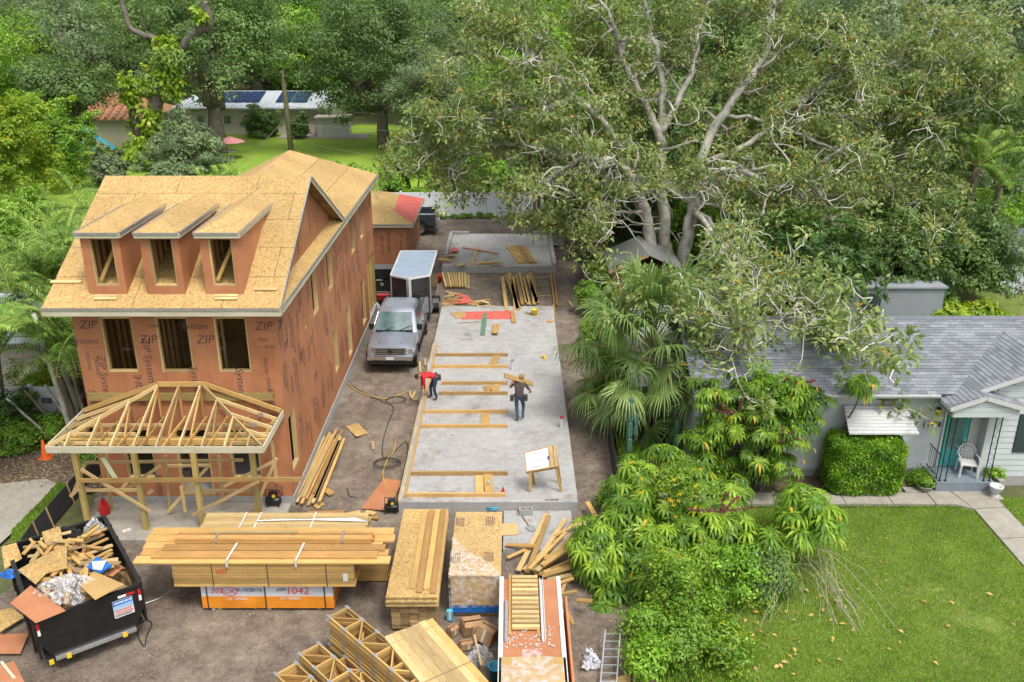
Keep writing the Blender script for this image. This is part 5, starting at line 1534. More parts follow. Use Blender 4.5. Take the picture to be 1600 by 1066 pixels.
# ================================================================== neighbour's bungalow on the right
M['siding'] = m_plain('white_siding',(.56,.60,.625),.55,vary=.07,scale=2)
M['trim'] = m_plain('white_trim',(.60,.61,.61),.5,vary=.05)
M['teal'] = m_plain('teal_paint',(.05,.36,.36),.45,vary=.15)
M['porch_floor'] = m_plain('grey_floor_paint',(.20,.24,.28),.5,vary=.12)
M['shutter'] = m_plain('dark_slate_paint',(.035,.055,.065),.5)
def m_shingle():
    m,t,p,o = new_mat('asphalt_shingle')
    a = t.nodes.new('ShaderNodeAttribute'); a.attribute_name = 'var'
    r = ramp(t,[(0,(.135,.145,.165)),(.5,(.18,.192,.215)),(1,(.225,.238,.262))],a.outputs['Fac'])
    f = noise(t,coords(t),60,4)
    r2 = ramp(t,[(.3,(.8,.8,.8)),(.7,(1.1,1.1,1.1))],f)
    f3 = noise(t,coords(t),.7,4)
    r3 = ramp(t,[(.35,(.86,.86,.88)),(.65,(1.05,1.05,1.05))],f3)
    c = mixc(t,mixc(t,r.outputs[0],r2.outputs[0],1.0,'MULTIPLY'),r3.outputs[0],1.0,'MULTIPLY')
    t.links.new(c,p.inputs['Base Color']); p.inputs['Roughness'].default_value = .9
    return m
M['shingle'] = m_shingle()
def set_var(me,per_face,nper):
    at_ = me.attributes.new('var','FLOAT','POINT')
    at_.data.foreach_set('value',np.repeat(np.asarray(per_face,dtype=np.float32),nper))
def shingles(name,poly,along,parent,tab=.30,course=.145,seed=0):
    """overlapping tabs laid in courses over a convex planar polygon (first edge = eave)"""
    poly = [Vector(p) for p in poly]
    n = (poly[1] - poly[0]).cross(poly[2] - poly[0]).normalized()
    if n.z < 0: n = -n
    u = Vector(along).normalized(); v = n.cross(u).normalized()
    if v.z < 0: v = -v
    o = poly[0]
    P2 = [((p - o).dot(u),(p - o).dot(v)) for p in poly]
    v1 = max(p[1] for p in P2)
    r = random.Random(seed); V,Fc,var = [],[],[]
    k = 0; vv = 0.0
    def span(h):
        xs = []
        for i in range(len(P2)):
            (a,b),(c,d) = P2[i],P2[(i + 1) % len(P2)]
            if (b - h) * (d - h) <= 0 and abs(d - b) > 1e-9: xs.append(a + (c - a) * (h - b) / (d - b))
        return (min(xs),max(xs)) if len(xs) >= 2 else None
    while vv < v1 - .02:
        h = min(course,v1 - vv)
        s = span(vv + h * .5)
        if s:
            x = s[0] - (tab * .5 if k % 2 else 0)
            while x < s[1]:
                a,b = max(x,s[0]) + .004,min(x + tab,s[1]) - .004
                if b - a > .02:
                    lift = .020 + r.uniform(0,.006)
                    dv_ = r.uniform(-.006,.006)
                    pts = [(a,vv - .02 + dv_,lift),(b,vv - .02 + dv_,lift),(b,vv + h,.008),(a,vv + h,.008),(a,vv - .02 + dv_,0),(b,vv - .02 + dv_,0)]
                    i0 = len(V)
                    V += [tuple(o + u * p[0] + v * p[1] + n * p[2] - wloc(parent)) for p in pts]
                    Fc += [(i0,i0 + 1,i0 + 2,i0 + 3),(i0 + 4,i0 + 5,i0 + 1,i0)]
                    var.append(r.random())
                x += tab
        vv += course; k += 1
    me = bpy.data.meshes.new(name); me.from_pydata(V,[],Fc); me.materials.append(M['shingle']); set_var(me,var,6); me.update()
    ob = mesh_obj(name,me,parent)
    ob['kind'] = 'stuff'
    return ob
def siding(parent,x0,x1,y,z0,z1,holes=(),dz=.2,nrm=-1):
    """lap boards along x on the plane y; boards are cut round holes (x0,x1,z0,z1)"""
    z = z0
    while z < z1 - .02:
        zt = min(z + dz,z1)
        segs = [(x0,x1)]
        for h in holes:
            if h[2] < (z + zt) / 2 < h[3]:
                segs = [s for a,b in segs for s in ((a,min(b,h[0])),(max(a,h[1]),b)) if s[1] - s[0] > .03]
        for a,b in segs:
            m_ = MB(); m_.hexa([(a,y - .03,z),(b,y - .03,z),(b,y + .01,z),(a,y + .01,z),(a,y - .012,zt + .012),(b,y - .012,zt + .012),(b,y + .01,zt + .012),(a,y + .01,zt + .012)])
            m_.build('siding_board',M['siding'],parent)
        z = zt
HB = thing('bungalow','white clapboard bungalow with grey shingle roof and small gabled entry porch','house',(11,28,0))
BX0,BX1,BY0,BY1 = 5.9,19.5,25.6,31.8
wl = box_obj('wall',(BX0,BY0,0),(BX1,BY1,3.0),M['siding'],HB)
siding(wl,BX0,14.9,BY0 - .01,.25,3.0,holes=((10.6,12.0,1.2,2.35),(13.7,14.58,.2,2.45)))
wing = box_obj('wing',(14.9,25.12,0),(18.9,BY0 - .001,3.0),M['siding'],HB)
siding(wing,14.9,18.9,25.11,.25,3.0,holes=((15.78,17.4,1.1,2.45),))
box_obj('corner_board',(14.84,25.06,.1),(14.94,25.16,3.0),M['trim'],wing)
box_obj('recess_panel',(14.62,BY0 - .06,.36),(14.84,BY0 - .03,2.6),M['trim'],wl)
for a,b in ((BX0,14.88),):
    box_obj('plinth',(a,BY0 - .03,-.1),(b,BY0 - .012,.249),M['concrete_side'],wl)
box_obj('plinth',(14.9,25.085,-.1),(18.9,25.105,.249),M['concrete_side'],wing)
# gable infill of the wing front
m_ = MB(); m_.prism([(14.3,25.10,3.0),(18.6,25.10,3.0),(16.3,25.10,3.98)],(0,.04,0)); gi = m_.build('gable_wall',M['siding'],HB)
for k in range(4):
    z = 3.02 + k * .2; a = 14.5 + k * .45
    box_obj('siding_board',(a,25.07,z),(18.2 - k * .4,25.098,z + .19),M['siding'],gi)
rf = MB(); rf.prism([(BX0 - .3,25.12,3.06),(BX1,25.12,3.06),(BX1,28.6,4.31),(BX0 - .3,28.6,4.31)],(0,0,.05)); rf.prism([(BX0 - .3,32.1,3.06),(BX1,32.1,3.06),(BX1,28.6,4.31),(BX0 - .3,28.6,4.31)],(0,0,.05))
rf = rf.build('roof',M['shingle'],HB)
shingles('shingles',[(BX0 - .3,25.1,3.12),(BX1,25.1,3.12),(BX1,28.6,4.375),(BX0 - .3,28.6,4.375)],(1,0,0),rf,seed=1)
rs = random.Random(8)
for k in range(44):
    x = BX0 - .3 + k * .31
    m_ = MB(); m_.prism([(x,28.42,4.335),(x + .305,28.42,4.335),(x + .305,28.6,4.41),(x,28.6,4.41)],(0,0,.012)); m_.build('ridge_cap',M['shingle'],rf)
beam_obj('fascia',(BX0 - .3,25.1,3.05),(13.2,25.1,3.05),.03,.14,M['trim'],rf)
beam_obj('gutter',(BX0 - .3,25.055,3.08),(13.2,25.055,3.08),.06,.05,M['trim'],rf)
# wing / porch roof
sl = .38; px0 = 13.25
zA = lambda x: 2.97 + sl * (x - px0)
A = [(px0,24.4,zA(px0)),(px0,25.1,zA(px0)),(16.3,28.2,zA(16.3)),(16.3,24.85,zA(16.3)),(14.25,24.85,zA(14.25)),(14.25,24.4,zA(14.25))]
pr = MB(); pr.prism([(px0,24.42,zA(px0) - .09),(px0,25.2,zA(px0) - .09),(14.25,25.2,zA(14.25) - .09),(14.25,24.42,zA(14.25) - .09)],(0,0,.05))
pr.prism([(14.25,24.87,zA(14.25) - .09),(14.25,26.4,zA(14.25) - .09),(16.3,28.2,zA(16.3) - .09),(16.3,24.87,zA(16.3) - .09)],(0,0,.05))
pr = pr.build('entry_roof',M['shingle'],HB)
shingles('shingles',[(px0,24.4,zA(px0)),(px0,25.15,zA(px0)),(14.25,26.25,zA(14.25)),(14.25,24.4,zA(14.25))],(0,1,0),pr,seed=2)
shingles('shingles',[(14.25,24.85,zA(14.25)),(14.25,26.25,zA(14.25)),(16.3,28.3,zA(16.3)),(16.3,24.85,zA(16.3))],(0,1,0),pr,seed=3)
shingles('shingles',[(15.5,24.4,2.98),(15.5,25.1,2.98),(14.25,25.1,zA(14.25)),(14.25,24.4,zA(14.25))],(0,1,0),pr,seed=4)
shingles('shingles',[(19.2,24.85,3.0),(19.2,28.3,3.0),(16.3,28.3,zA(16.3)),(16.3,24.85,zA(16.3))],(0,1,0),pr,seed=5)
m_ = MB(); m_.prism([(13.36,24.5,2.62),(15.38,24.5,2.62),(15.38,24.5,2.92),(14.25,24.5,zA(14.25) - .12),(13.36,24.5,2.92)],(0,.05,0)); pd = m_.build('pediment',M['siding'],HB)
for k in range(3):
    z = 2.63 + k * .17; ins = max(0,(k - 1.4) * .45)
    box_obj('siding_board',(13.38 + ins,24.475,z),(15.36 - ins,24.498,z + .16),M['siding'],pd)
beam_obj('rake_board',(px0 - .02,24.4,zA(px0) - .06),(14.25,24.4,zA(14.25) - .06),.03,.13,M['trim'],pr)
beam_obj('rake_board',(15.5,24.4,2.92),(14.25,24.4,zA(14.25) - .06),.03,.13,M['trim'],pr)
beam_obj('rake_board',(14.27,24.84,zA(14.27) - .06),(16.3,24.84,zA(16.3) - .06),.03,.13,M['trim'],pr)
beam_obj('side_fascia',(px0 - .02,24.42,zA(px0) - .06),(px0 - .02,25.08,zA(px0) - .06),.03,.13,M['trim'],pr)
m_ = MB(); m_.box((13.4,24.56,2.60),(14.85,25.55,2.64)); m_.build('porch_ceiling',M['trim'],HB)
# porch floor, door, posts
b = MB(); b.box((13.3,24.5,-.1),(15.12,25.1,.35)); b.box((13.3,25.101,-.1),(14.83,25.55,.35)); fl_ = b.build('porch_floor',M['porch_floor'],HB,bevel=.02)
dr_ = box_obj('door',(13.75,BY0 - .09,.37),(14.52,BY0 - .035,2.42),M['teal'],HB)
box_obj('door_glass',(13.88,BY0 - .1,1.0),(14.39,BY0 - .0905,2.3),m_glass('door_glass',(.05,.10,.10),.15),dr_)
box_obj('door_panel',(13.88,BY0 - .1,.5),(14.39,BY0 - .0905,.85),M['teal'],dr_)
m_ = MB(); m_.tube([(14.45,BY0 - .1,1.35),(14.45,BY0 - .16,1.35),(14.40,BY0 - .16,1.35)],.018,6); m_.build('door_handle',M['chrome'],dr_)
for x in (13.69,14.55): box_obj('door_frame',(x,BY0 - .1,.36),(x + .055,BY0 - .031,2.48),M['trim'],dr_)
def iron_post(xs,y,z0,z1):
    t = None
    for x in xs:
        m_ = MB(); m_.tube([(x,y,z0),(x,y,z1)],.018,6); m_.tube([(x,y,z0),(x,y,z0 + .03)],.04,8)
        o = m_.build('iron_post',M['iron'],HB)
        t = t or o
    if len(xs) > 1:
        for k in range(7):
            z = z0 + .2 + k * .3; pts = []
            for j in range(9):
                a = j / 8 * 2 * math.pi; pts.append(((xs[0] + xs[1]) / 2 + (xs[1] - xs[0]) * .42 * math.sin(a),y,z + .13 * j / 8 * 2))
            m_ = MB(); m_.tube(pts,.006,4); m_.build('scroll',M['iron'],t)
iron_post((13.42,13.60),24.6,.351,2.6); iron_post((14.80,14.98),24.6,.351,2.6); iron_post((13.40,),24.78,.351,2.6)
rail = []
for z in (.45,1.2):
    m_ = MB(); m_.tube([(13.38,24.8,z),(13.38,25.5,z)],.016,6); rail.append(m_.build('railing',M['iron'],HB))
for k in range(6):
    y = 24.87 + k * .11
    m_ = MB(); m_.tube([(13.38,y,.45),(13.38,y,1.2)],.008,5); m_.build('baluster',M['iron'],rail[1])
# window, shutter and awning
wn = box_obj('window',(10.62,BY0 - .035,1.22),(11.98,BY0 - .012,2.33),M['glass'],HB)
for lo_,hi_ in (((10.55,BY0 - .06,1.15),(12.05,BY0 - .02,1.215)),((10.55,BY0 - .06,2.335),(12.05,BY0 - .02,2.4)),((10.55,BY0 - .06,1.216),(10.615,BY0 - .02,2.334)),((11.985,BY0 - .06,1.216),(12.05,BY0 - .02,2.334)),((11.27,BY0 - .06,1.22),(11.33,BY0 - .0355,2.33))):
    box_obj('window_frame',lo_,hi_,M['trim'],wn)
box_obj('shutter',(15.8,25.05,1.12),(16.25,25.085,2.44),M['shutter'],HB)
wn2 = box_obj('window',(16.3,25.06,1.12),(17.4,25.09,2.44),M['glass'],HB)
box_obj('window_frame',(16.26,25.04,1.05),(17.44,25.059,1.12),M['trim'],wn2)
aw = None
for k in range(9):
    y0,y1 = BY0 - .06 - k * .115,BY0 - .06 - (k + 1) * .115 - .02
    z0,z1 = 2.56 - k * .058,2.56 - (k + 1) * .058
    ex = .012 * k
    m_ = MB(); m_.hexa([(10.42 - ex,y1,z1 + .0),(12.36 + ex,y1,z1),(12.36 + ex,y0,z0),(10.42 - ex,y0,z0),(10.42 - ex,y1,z1 + .05),(12.36 + ex,y1,z1 + .05),(12.36 + ex,y0,z0 + .012),(10.42 - ex,y0,z0 + .012)])
    o = m_.build('awning' if aw is None else 'awning_slat',M['trim'],HB if aw is None else aw)
    aw = aw or o
for x in (10.5,12.25): beam_obj('awning_stay',(x,BY0 - .03,1.9),(x,BY0 - 1.05,2.03),.02,.02,M['trim'],aw)
lmp = box_obj('wall_lamp',(13.40,BY0 - .12,2.40),(13.52,BY0 - .03,2.46),M['iron'],HB)
m_ = MB(); m_.lathe([(.001,2.18),(.05,2.19),(.075,2.26),(.075,2.36),(.045,2.40)],(13.46,BY0 - .12,0),10); m_.build('amber_glass',M['yellow'],lmp,smooth=True)
mbx = box_obj('mailbox',(13.08,BY0 - .16,1.75),(13.42,BY0 - .035,1.98),M['trim'],HB,bevel=.02)
box_obj('mailbox_dot',(13.28,BY0 - .165,1.86),(13.34,BY0 - .1605,1.92),M['iron'],mbx)
box_obj('doorbell',(13.56,BY0 - .07,1.78),(13.62,BY0 - .031,1.93),M['iron'],HB)
m_ = MB(); m_.tube([(12.4,28.3,4.3),(12.4,28.3,4.75)],.05,8); m_.build('vent_pipe',M['white'],rf)
# garden chair on the porch
ch = thing('garden_chair','white plastic garden chair with pierced round back on the bungalow porch','chair',(14.45,25.05,.351),math.radians(-12))
b = MB(); b.box((-.24,-.24,.40),(.24,.22,.43)); b.build('seat',M['white'],ch,local=True,bevel=.02)
for x,y in ((-.24,-.26),(.24,-.26),(-.22,.24),(.22,.24)):
    beam_obj('leg',(x * 1.1,y * 1.1,0),(x,y,.41),.05,.05,M['white'],ch,local=True)
back = MB()
for k in range(7):
    a0 = math.pi * (k / 6); 
    back.beam((-.2 + k * .066,.23,.43),(-.2 + k * .066,.31,.55 + .33 * math.sin(math.pi * (k + .5) / 7)),.018,.02,up=(0,1,0))
pts = [(.27 * math.cos(math.pi * k / 12),.25 + .07 * math.sin(math.pi * k / 12),.60 + .32 * math.sin(math.pi * k / 12)) for k in range(13)]
back.tube(pts,.022,6)
for s_ in (-1,1):
    for k in range(-3,4): back.beam((k * .07 - s_ * .1,.27,.5),(k * .07 + s_ * .1,.30,.82),.012,.012)
back.build('backrest',M['white'],ch,local=True)
for sg in (-1,1):
    b = MB(); b.tube([(sg * .27,.25,.60),(sg * .29,0,.63),(sg * .27,-.24,.61),(sg * .26,-.26,.41)],.022,6); b.build('armrest',M['white'],ch,local=True)
# urns, pot, blocks
ur = thing('stone_urn','white stone urn planter at the end of the porch step','planter',(15.02,24.22,0))
b = MB(); b.box((-.2,-.2,-.02),(.2,.2,.05)); b.build('foot_slab',M['old_concrete'],ur,local=True)
b = MB(); b.lathe([(.12,.05),(.12,.1),(.09,.13),(.10,.17),(.16,.22),(.18,.34),(.19,.36),(.21,.38),(.21,.41),(.17,.41),(.15,.36),(.001,.35)],n=18); b.build('bowl',M['trim'],ur,local=True,smooth=True)
pt = thing('flower_pot','low clay bowl with green plant beside the porch railing','planter',(13.0,24.62,0))
b = MB(); b.lathe([(.15,0),(.17,.02),(.26,.2),(.28,.22),(.25,.22),(.22,.18),(.001,.17)],n=16); b.build('bowl',M['old_concrete'],pt,local=True,smooth=True)
blk = thing('concrete_block','stack of grey concrete blocks at the bungalow corner beside the porch','block',(15.35,24.75,0))
for k,z in enumerate((0,.2)): box_obj('block',(-.1 + .02 * k,-.2,z),(.1 + .02 * k,.2,z + .195),M['concrete_side'],blk,local=True,bevel=.01)
for x,y,lab in ((12.05,24.75,'square stepping stone in the mulch in front of the bungalow wall'),(12.62,24.62,'small broken stone slab near the porch pot')):
    b = MB(); b.box((x - .25,y - .14,-.02),(x + .25,y + .14,.04)); tag(b.build('stepping_stone',M['old_concrete'],None,bevel=.01),lab,'stone')

# ================================================================== outbuildings on the right
sd = thing('garden_shed','old garden shed with pale sheet-metal gable roof under the big tree','shed',(6.6,43.5,0))
b = MB(); b.box((5.0,42.3,0),(8.2,45.2,2.0)); b.build('wall',M['wood_old'],sd)
m_ = MB(); m_.prism([(4.75,41.9,1.9),(4.75,45.5,1.9),(6.6,45.5,2.75),(6.6,41.9,2.75)],(0,0,.04)); r1 = m_.build('roof',M['steel'],sd)
m_ = MB(); m_.prism([(8.45,41.9,1.9),(8.45,45.5,1.9),(6.602,45.5,2.75),(6.602,41.9,2.75)],(0,0,.04)); m_.build('roof_sheet',M['steel'],r1)
beam_obj('barge_board',(4.72,41.85,1.9),(6.6,41.85,2.75),.03,.14,M['wood_old'],r1)
cp = thing('carport_roof','low white ribbed metal carport roof behind the fan palm','carport',(5.2,31.5,0))
for k in range(9):
    x = 4.15 + k * .28
    m_ = MB(); m_.prism([(x,27.6,2.25),(x + .27,27.6,2.25),(x + .27,35.6,2.4),(x,35.6,2.4)],(0,0,.03)); m_.build('roof_sheet',M['trim'],cp)
    beam_obj('rib',(x + .135,27.6,2.295),(x + .135,35.6,2.445),.04,.03,M['trim'],cp)
for x,y in ((4.3,27.8),(6.5,27.8),(4.3,35.4),(6.5,35.4)): beam_obj('post',(x,y,-.1),(x,y,2.24 + (y - 27.6) * .018),.08,.08,M['trim'],cp)
gb = thing('grey_outbuilding','plain grey outbuilding wall behind the bungalow ridge','building',(17,40,0))
m_grey = m_plain('grey_render',(.27,.29,.32),.8,vary=.06,scale=1)
b = MB(); b.box((14.2,38,-.1),(19.3,39.4,2.35)); b.build('wall',m_grey,gb)
b = MB(); b.box((14.1,37.9,2.351),(19.4,39.5,2.42)); b.build('flat_roof',m_grey,gb)
beam_obj('downpipe',(14.8,37.96,0),(14.8,37.96,2.3),.07,.07,M['iron'],gb)
b = MB(); b.box((15.6,37.95,.2),(16.5,37.998,2.1)); b.build('door',M['shutter'],gb)
sb = thing('small_cottage','corner of a pale blue cottage with grey roof beyond the bungalow garden','building',(28,46,0))
b = MB(); b.box((25.4,44.5,-.1),(31,49,2.3)); b.build('wall',M['siding'],sb)
m_ = MB(); m_.prism([(25.0,44.1,2.25),(31.3,44.1,2.25),(31.3,46.8,3.3),(25.0,46.8,3.3)],(0,0,.08)); m_.prism([(25.0,49.4,2.25),(31.3,49.4,2.25),(31.3,46.81,3.3),(25.0,46.81,3.3)],(0,0,.08)); m_.build('roof',M['shingle'],sb)
b = MB(); b.box((26.5,44.46,.9),(27.6,44.498,1.9)); b.build('window',M['glass'],sb)

# ================================================================== houses far behind
M['beige'] = m_plain('beige_render',(.60,.54,.45),.8,vary=.06,scale=.5)
M['metal_roof'] = m_plain('white_metal_roof',(.50,.54,.58),.45,vary=.07,scale=.6)
M['solar'] = m_glass('solar_panel',(.012,.022,.06),.12)
M['tile'] = m_plain('terracotta_tile',(.40,.19,.10),.8,vary=.25,scale=6)
bh = thing('ranch_house','beige ranch house with white metal roof and solar panels across the back lawn','house',(-27,104,0))
b = MB(); b.box((-36,100,-.1),(-19.8,110,2.75)); b.build('wall',M['beige'],bh)
m_ = MB(); m_.prism([(-36.8,99.2,2.75),(-19.0,99.2,2.75),(-20.5,104.8,4.0),(-35.3,104.8,4.0)],(0,0,.12)); m_.prism([(-36.8,110.8,2.75),(-19.0,110.8,2.75),(-20.5,104.82,4.0),(-35.3,104.82,4.0)],(0,0,.12)); rfb = m_.build('roof',M['metal_roof'],bh)
for k in range(30):
    x = -36 + k * .56
    beam_obj('standing_seam',(x,99.25,2.90),(x + (.4 if x < -34 else 0),104.6,4.085),.05,.06,M['metal_roof'],rfb)
for i in range(7):
    for j in range(2):
        x = -34.6 + i * 1.75; y0 = 100.8 + j * 1.75; z0 = 2.96 + (y0 - 99.2) * .2232
        if 3 < i < 5: continue
        m_ = MB(); m_.prism([(x,y0,z0),(x + 1.66,y0,z0),(x + 1.66,y0 + 1.66,z0 + .37),(x,y0 + 1.66,z0 + .37)],(0,0,.05)); m_.build('solar_panel',M['solar'],rfb)
for x0,x1,z0,z1,nm in ((-29.3,-28.2,.1,2.15,'french_door'),(-31.6,-30.6,1.0,2.1,'window'),(-23.6,-22.3,.85,2.15,'window'),(-34.5,-33.6,.9,2.1,'window')):
    f_ = box_obj(nm,(x0,99.93,z0),(x1,99.998,z1),M['trim'],bh)
    if nm == 'french_door':
        for a in (.1,.62): box_obj('pane',(x0 + a,99.9,z0 + .25),(x0 + a + .36,99.929,z1 - .15),M['glass'],f_)
    else: box_obj('pane',(x0 + .12,99.9,z0 + .12),(x1 - .12,99.929,z1 - .12),M['windshield'],f_)
cl_ = box_obj('utility_closet',(-20.9,97.6,-.1),(-17.6,99.9,2.0),M['trim'],bh)
for k in range(5): box_obj('closet_door',(-20.8 + k * .62,97.56,.05),(-20.22 + k * .62,97.598,1.85),M['white'],cl_)
box_obj('closet_roof',(-21.1,97.3,2.001),(-17.4,99.95,2.14),M['beige'],cl_)
tag(box_obj('patio',(-25,96.6,-.1),(-15.5,99.98,.04),M['old_concrete'],None),kind='structure')
bf = thing('far_house','white gabled house glimpsed between the oaks behind the ranch house','house',(-10,128,0))
b = MB(); b.box((-13,124,-.1),(2,134,3.2)); b.build('wall',M['siding'],bf)
m_ = MB(); m_.prism([(-13.6,123.5,3.1),(-13.6,134.5,3.1),(-13.6,129,5.8)],(16.2,0,0)); m_.build('roof',M['metal_roof'],bf)
for k in range(3):
    b = MB(); b.box((-11 + k * 4,123.94,1),(-9.6 + k * 4,123.99,2.3)); b.build('window',M['glass'],bf)
th_ = thing('tile_roof_house','cream house with red clay tile roof behind the garden trees on the left','house',(-44,96,0))
b = MB(); b.box((-54,92,-.1),(-37.5,101,2.6)); b.build('wall',M['beige'],th_)
m_ = MB(); m_.prism([(-54.8,91.3,2.6),(-36.8,91.3,2.6),(-40.5,96.5,4.6),(-51,96.5,4.6)],(0,0,.12)); m_.prism([(-36.8,91.3,2.6),(-36.8,101.7,2.6),(-40.5,96.5,4.6)],(0,0,.12)); tr_ = m_.build('roof',M['tile'],th_)
for i in range(22):
    for j in range(9):
        x = -54 + i * .78; y = 91.3 + j * .58; z = 2.74 + (y - 91.3) * .385
        if x + .7 > -36.8 - (y - 91.3) * .72 or x < -54.8 + (y - 91.3) * .74: continue
        m_ = MB(); m_.tube([(x + .2,y - .02,z + .03),(x + .2,y + .6,z + .24)],[.2,.17],6); m_.build('roof_tile',M['tile'],tr_)
b = MB(); b.box((-46,91.95,.9),(-44.6,91.998,2.1)); b.build('window',M['glass'],th_)
# utility pole and wires
pole = thing('utility_pole','leaning weathered utility pole rising behind the unfinished house roof','pole',(-21.8,89.2,0))
P0,P1 = at(455,235),atY(441,110,88.5)
m_ = MB(); m_.tube([P0 - Vector((0,0,.3)),P0.lerp(P1,.5),P1],[.27,.24,.2],10); m_.build('shaft',m_plain('pole_wood',(.30,.27,.16),.9,vary=.3,scale=4),pole,smooth=True)
m_ = MB(); m_.tube([P0.lerp(P1,.93) + Vector((.18,-.15,0)),P0.lerp(P1,.93) + Vector((.55,-.2,.05))],.05,6); m_.build('bracket',M['steel'],pole)
def wire(a,b,sag,label,rad=.025):
    pts = [a.lerp(b,k / 16) - Vector((0,0,sag * 4 * (k / 16) * (1 - k / 16))) for k in range(17)]
    m_ = MB(); m_.tube(pts,rad,4)
    return tag(m_.build('overhead_wire',M['steel'],None),label,'wire')
wire(P0.lerp(P1,.56),atY(-60,172,92),.6,'overhead wire from the leaning pole towards the tile roof house')
wire(P0.lerp(P1,.56),atY(900,172,95),.7,'overhead wire from the leaning pole over the back lawn towards the big tree')
wire(P0.lerp(P1,.35),atY(880,205,90),.5,'lower wire from the leaning pole over the back lawn')
wire(P0.lerp(P1,.45),at(365,268,0.3),.2,'guy wire slanting from the pole to the ground behind the roof')
wire(P0.lerp(P1,.15),at(640,250,1.2),.2,'low service wire along the near edge of the back lawn',.018)
# pink garden parasol
um = thing('garden_parasol','faded pink garden parasol at the edge of the back lawn','umbrella',tuple(at(363,248)))
p = at(363,248)
m_ = MB(); m_.tube([p,p + Vector((0,0,2.0))],.03,8); m_.build('mast',M['trim'],um)
pk = m_plain('faded_pink_canvas',(.62,.26,.26),.8,vary=.15)
for k in range(8):
    a,a2 = k * math.pi / 4,(k + 1) * math.pi / 4
    m_ = MB(); m_.prism([p + Vector((1.35 * math.cos(a),1.35 * math.sin(a),1.55)),p + Vector((1.35 * math.cos(a2),1.35 * math.sin(a2),1.55)),p + Vector((0,0,2.05))],(0,0,.02)); m_.build('canopy_gore',pk,um)
m_ = MB(); m_.lathe([(.001,.72),(.6,.72),(.6,.76),(.001,.76)],p,16); tb = m_.build('table_top',M['trim'],um)
m_ = MB(); m_.tube([p + Vector((0,0,0)),p + Vector((0,0,.06))],.3,12); m_.build('base',M['concrete_side'],um)
# garden play frame with tarp by the tile roof house
pf = thing('play_slide','green and blue plastic play slide in front of the tile roof house','slide',tuple(at(140,236)))
p = at(140,236)
for dx in (-.6,.6):
    for dy in (-.5,.5): beam_obj('leg',p + Vector((dx,dy,-.1)),p + Vector((dx * .8,dy * .8,1.5)),.12,.12,M['teal'],pf)
box_obj('platform',tuple(p + Vector((-.6,-.5,1.5))),tuple(p + Vector((.6,.5,1.62))),M['teal'],pf)
m_ = MB(); m_.lathe([(.001,3.4),(.45,2.9),(.5,2.85),(.3,2.84),(.25,2.2),(.5,2.1),(.55,1.63)],p,10); m_.build('turret',M['teal'],pf,smooth=True)
b = MB(); b.hexa([p + Vector((.6,-.35,1.5)),p + Vector((2.6,-.5,.15)),p + Vector((2.6,.3,.15)),p + Vector((.6,.35,1.5)),p + Vector((.6,-.35,1.6)),p + Vector((2.6,-.5,.25)),p + Vector((2.6,.3,.25)),p + Vector((.6,.35,1.6))]); b.build('chute',M['cyan'],pf)
crumple('blue_cover',at(112,232,0.02),(1.6,1.2,1.2),'cyan','pale blue covered pool or boat beside the play slide','cover',41)

ns_ = thing('neighbour_shed','pale low shed roof showing between the palms behind the left white fence','shed',(-20.5,34,0))
b = MB(); b.box((-24.4,32.6,-.1),(-16.9,36,1.9)); b.build('wall',M['beige'],ns_)
for k in range(14):
    x = -24.6 + k * .57; m_ = MB(); m_.prism([(x,32.2,1.95),(x + .56,32.2,1.95),(x + .56,36.4,2.6),(x,36.4,2.6)],(0,0,.05)); m_.build('roof_sheet',M['metal_roof'],ns_)
# ================================================================== vegetation
def leaf_mesh(name,C,D,U,L,Wd,var,mt,fold=.15,shape=4):
    """C centres of leaf bases (n,3), D unit directions, U approximate normals, L lengths, Wd widths"""
    C,D,U = np.asarray(C,float),np.asarray(D,float),np.asarray(U,float)
    n = len(C)
    L = np.broadcast_to(np.asarray(L,float),(n,))[:,None]; Wd = np.broadcast_to(np.asarray(Wd,float),(n,))[:,None]
    S_ = np.cross(D,U); S_ /= np.linalg.norm(S_,axis=1)[:,None] + 1e-9
    Nn = np.cross(S_,D)
    v0 = C; v1 = C + D * L * .45 + S_ * Wd * .5 + Nn * fold * Wd; v2 = C + D * L - Nn * .12 * L; v3 = C + D * L * .45 - S_ * Wd * .5 + Nn * fold * Wd
    V = np.stack([v0,v1,v2,v3],1).reshape(-1,3)
    me = bpy.data.meshes.new(name)
    me.vertices.add(4 * n); me.vertices.foreach_set('co',V.astype(np.float32).ravel())
    me.loops.add(4 * n); me.loops.foreach_set('vertex_index',np.arange(4 * n,dtype=np.int32))
    me.polygons.add(n); me.polygons.foreach_set('loop_start',np.arange(0,4 * n,4,dtype=np.int32))
    try: me.polygons.foreach_set('loop_total',np.full(n,4,dtype=np.int32))
    except Exception: pass
    me.materials.append(mt)
    a = me.attributes.new('var','FLOAT','POINT'); a.data.foreach_set('value',np.repeat(np.asarray(var,np.float32),4))
    me.update(calc_edges=True)
    return me
def unit(a): return a / (np.linalg.norm(a,axis=-1,keepdims=True) + 1e-9)
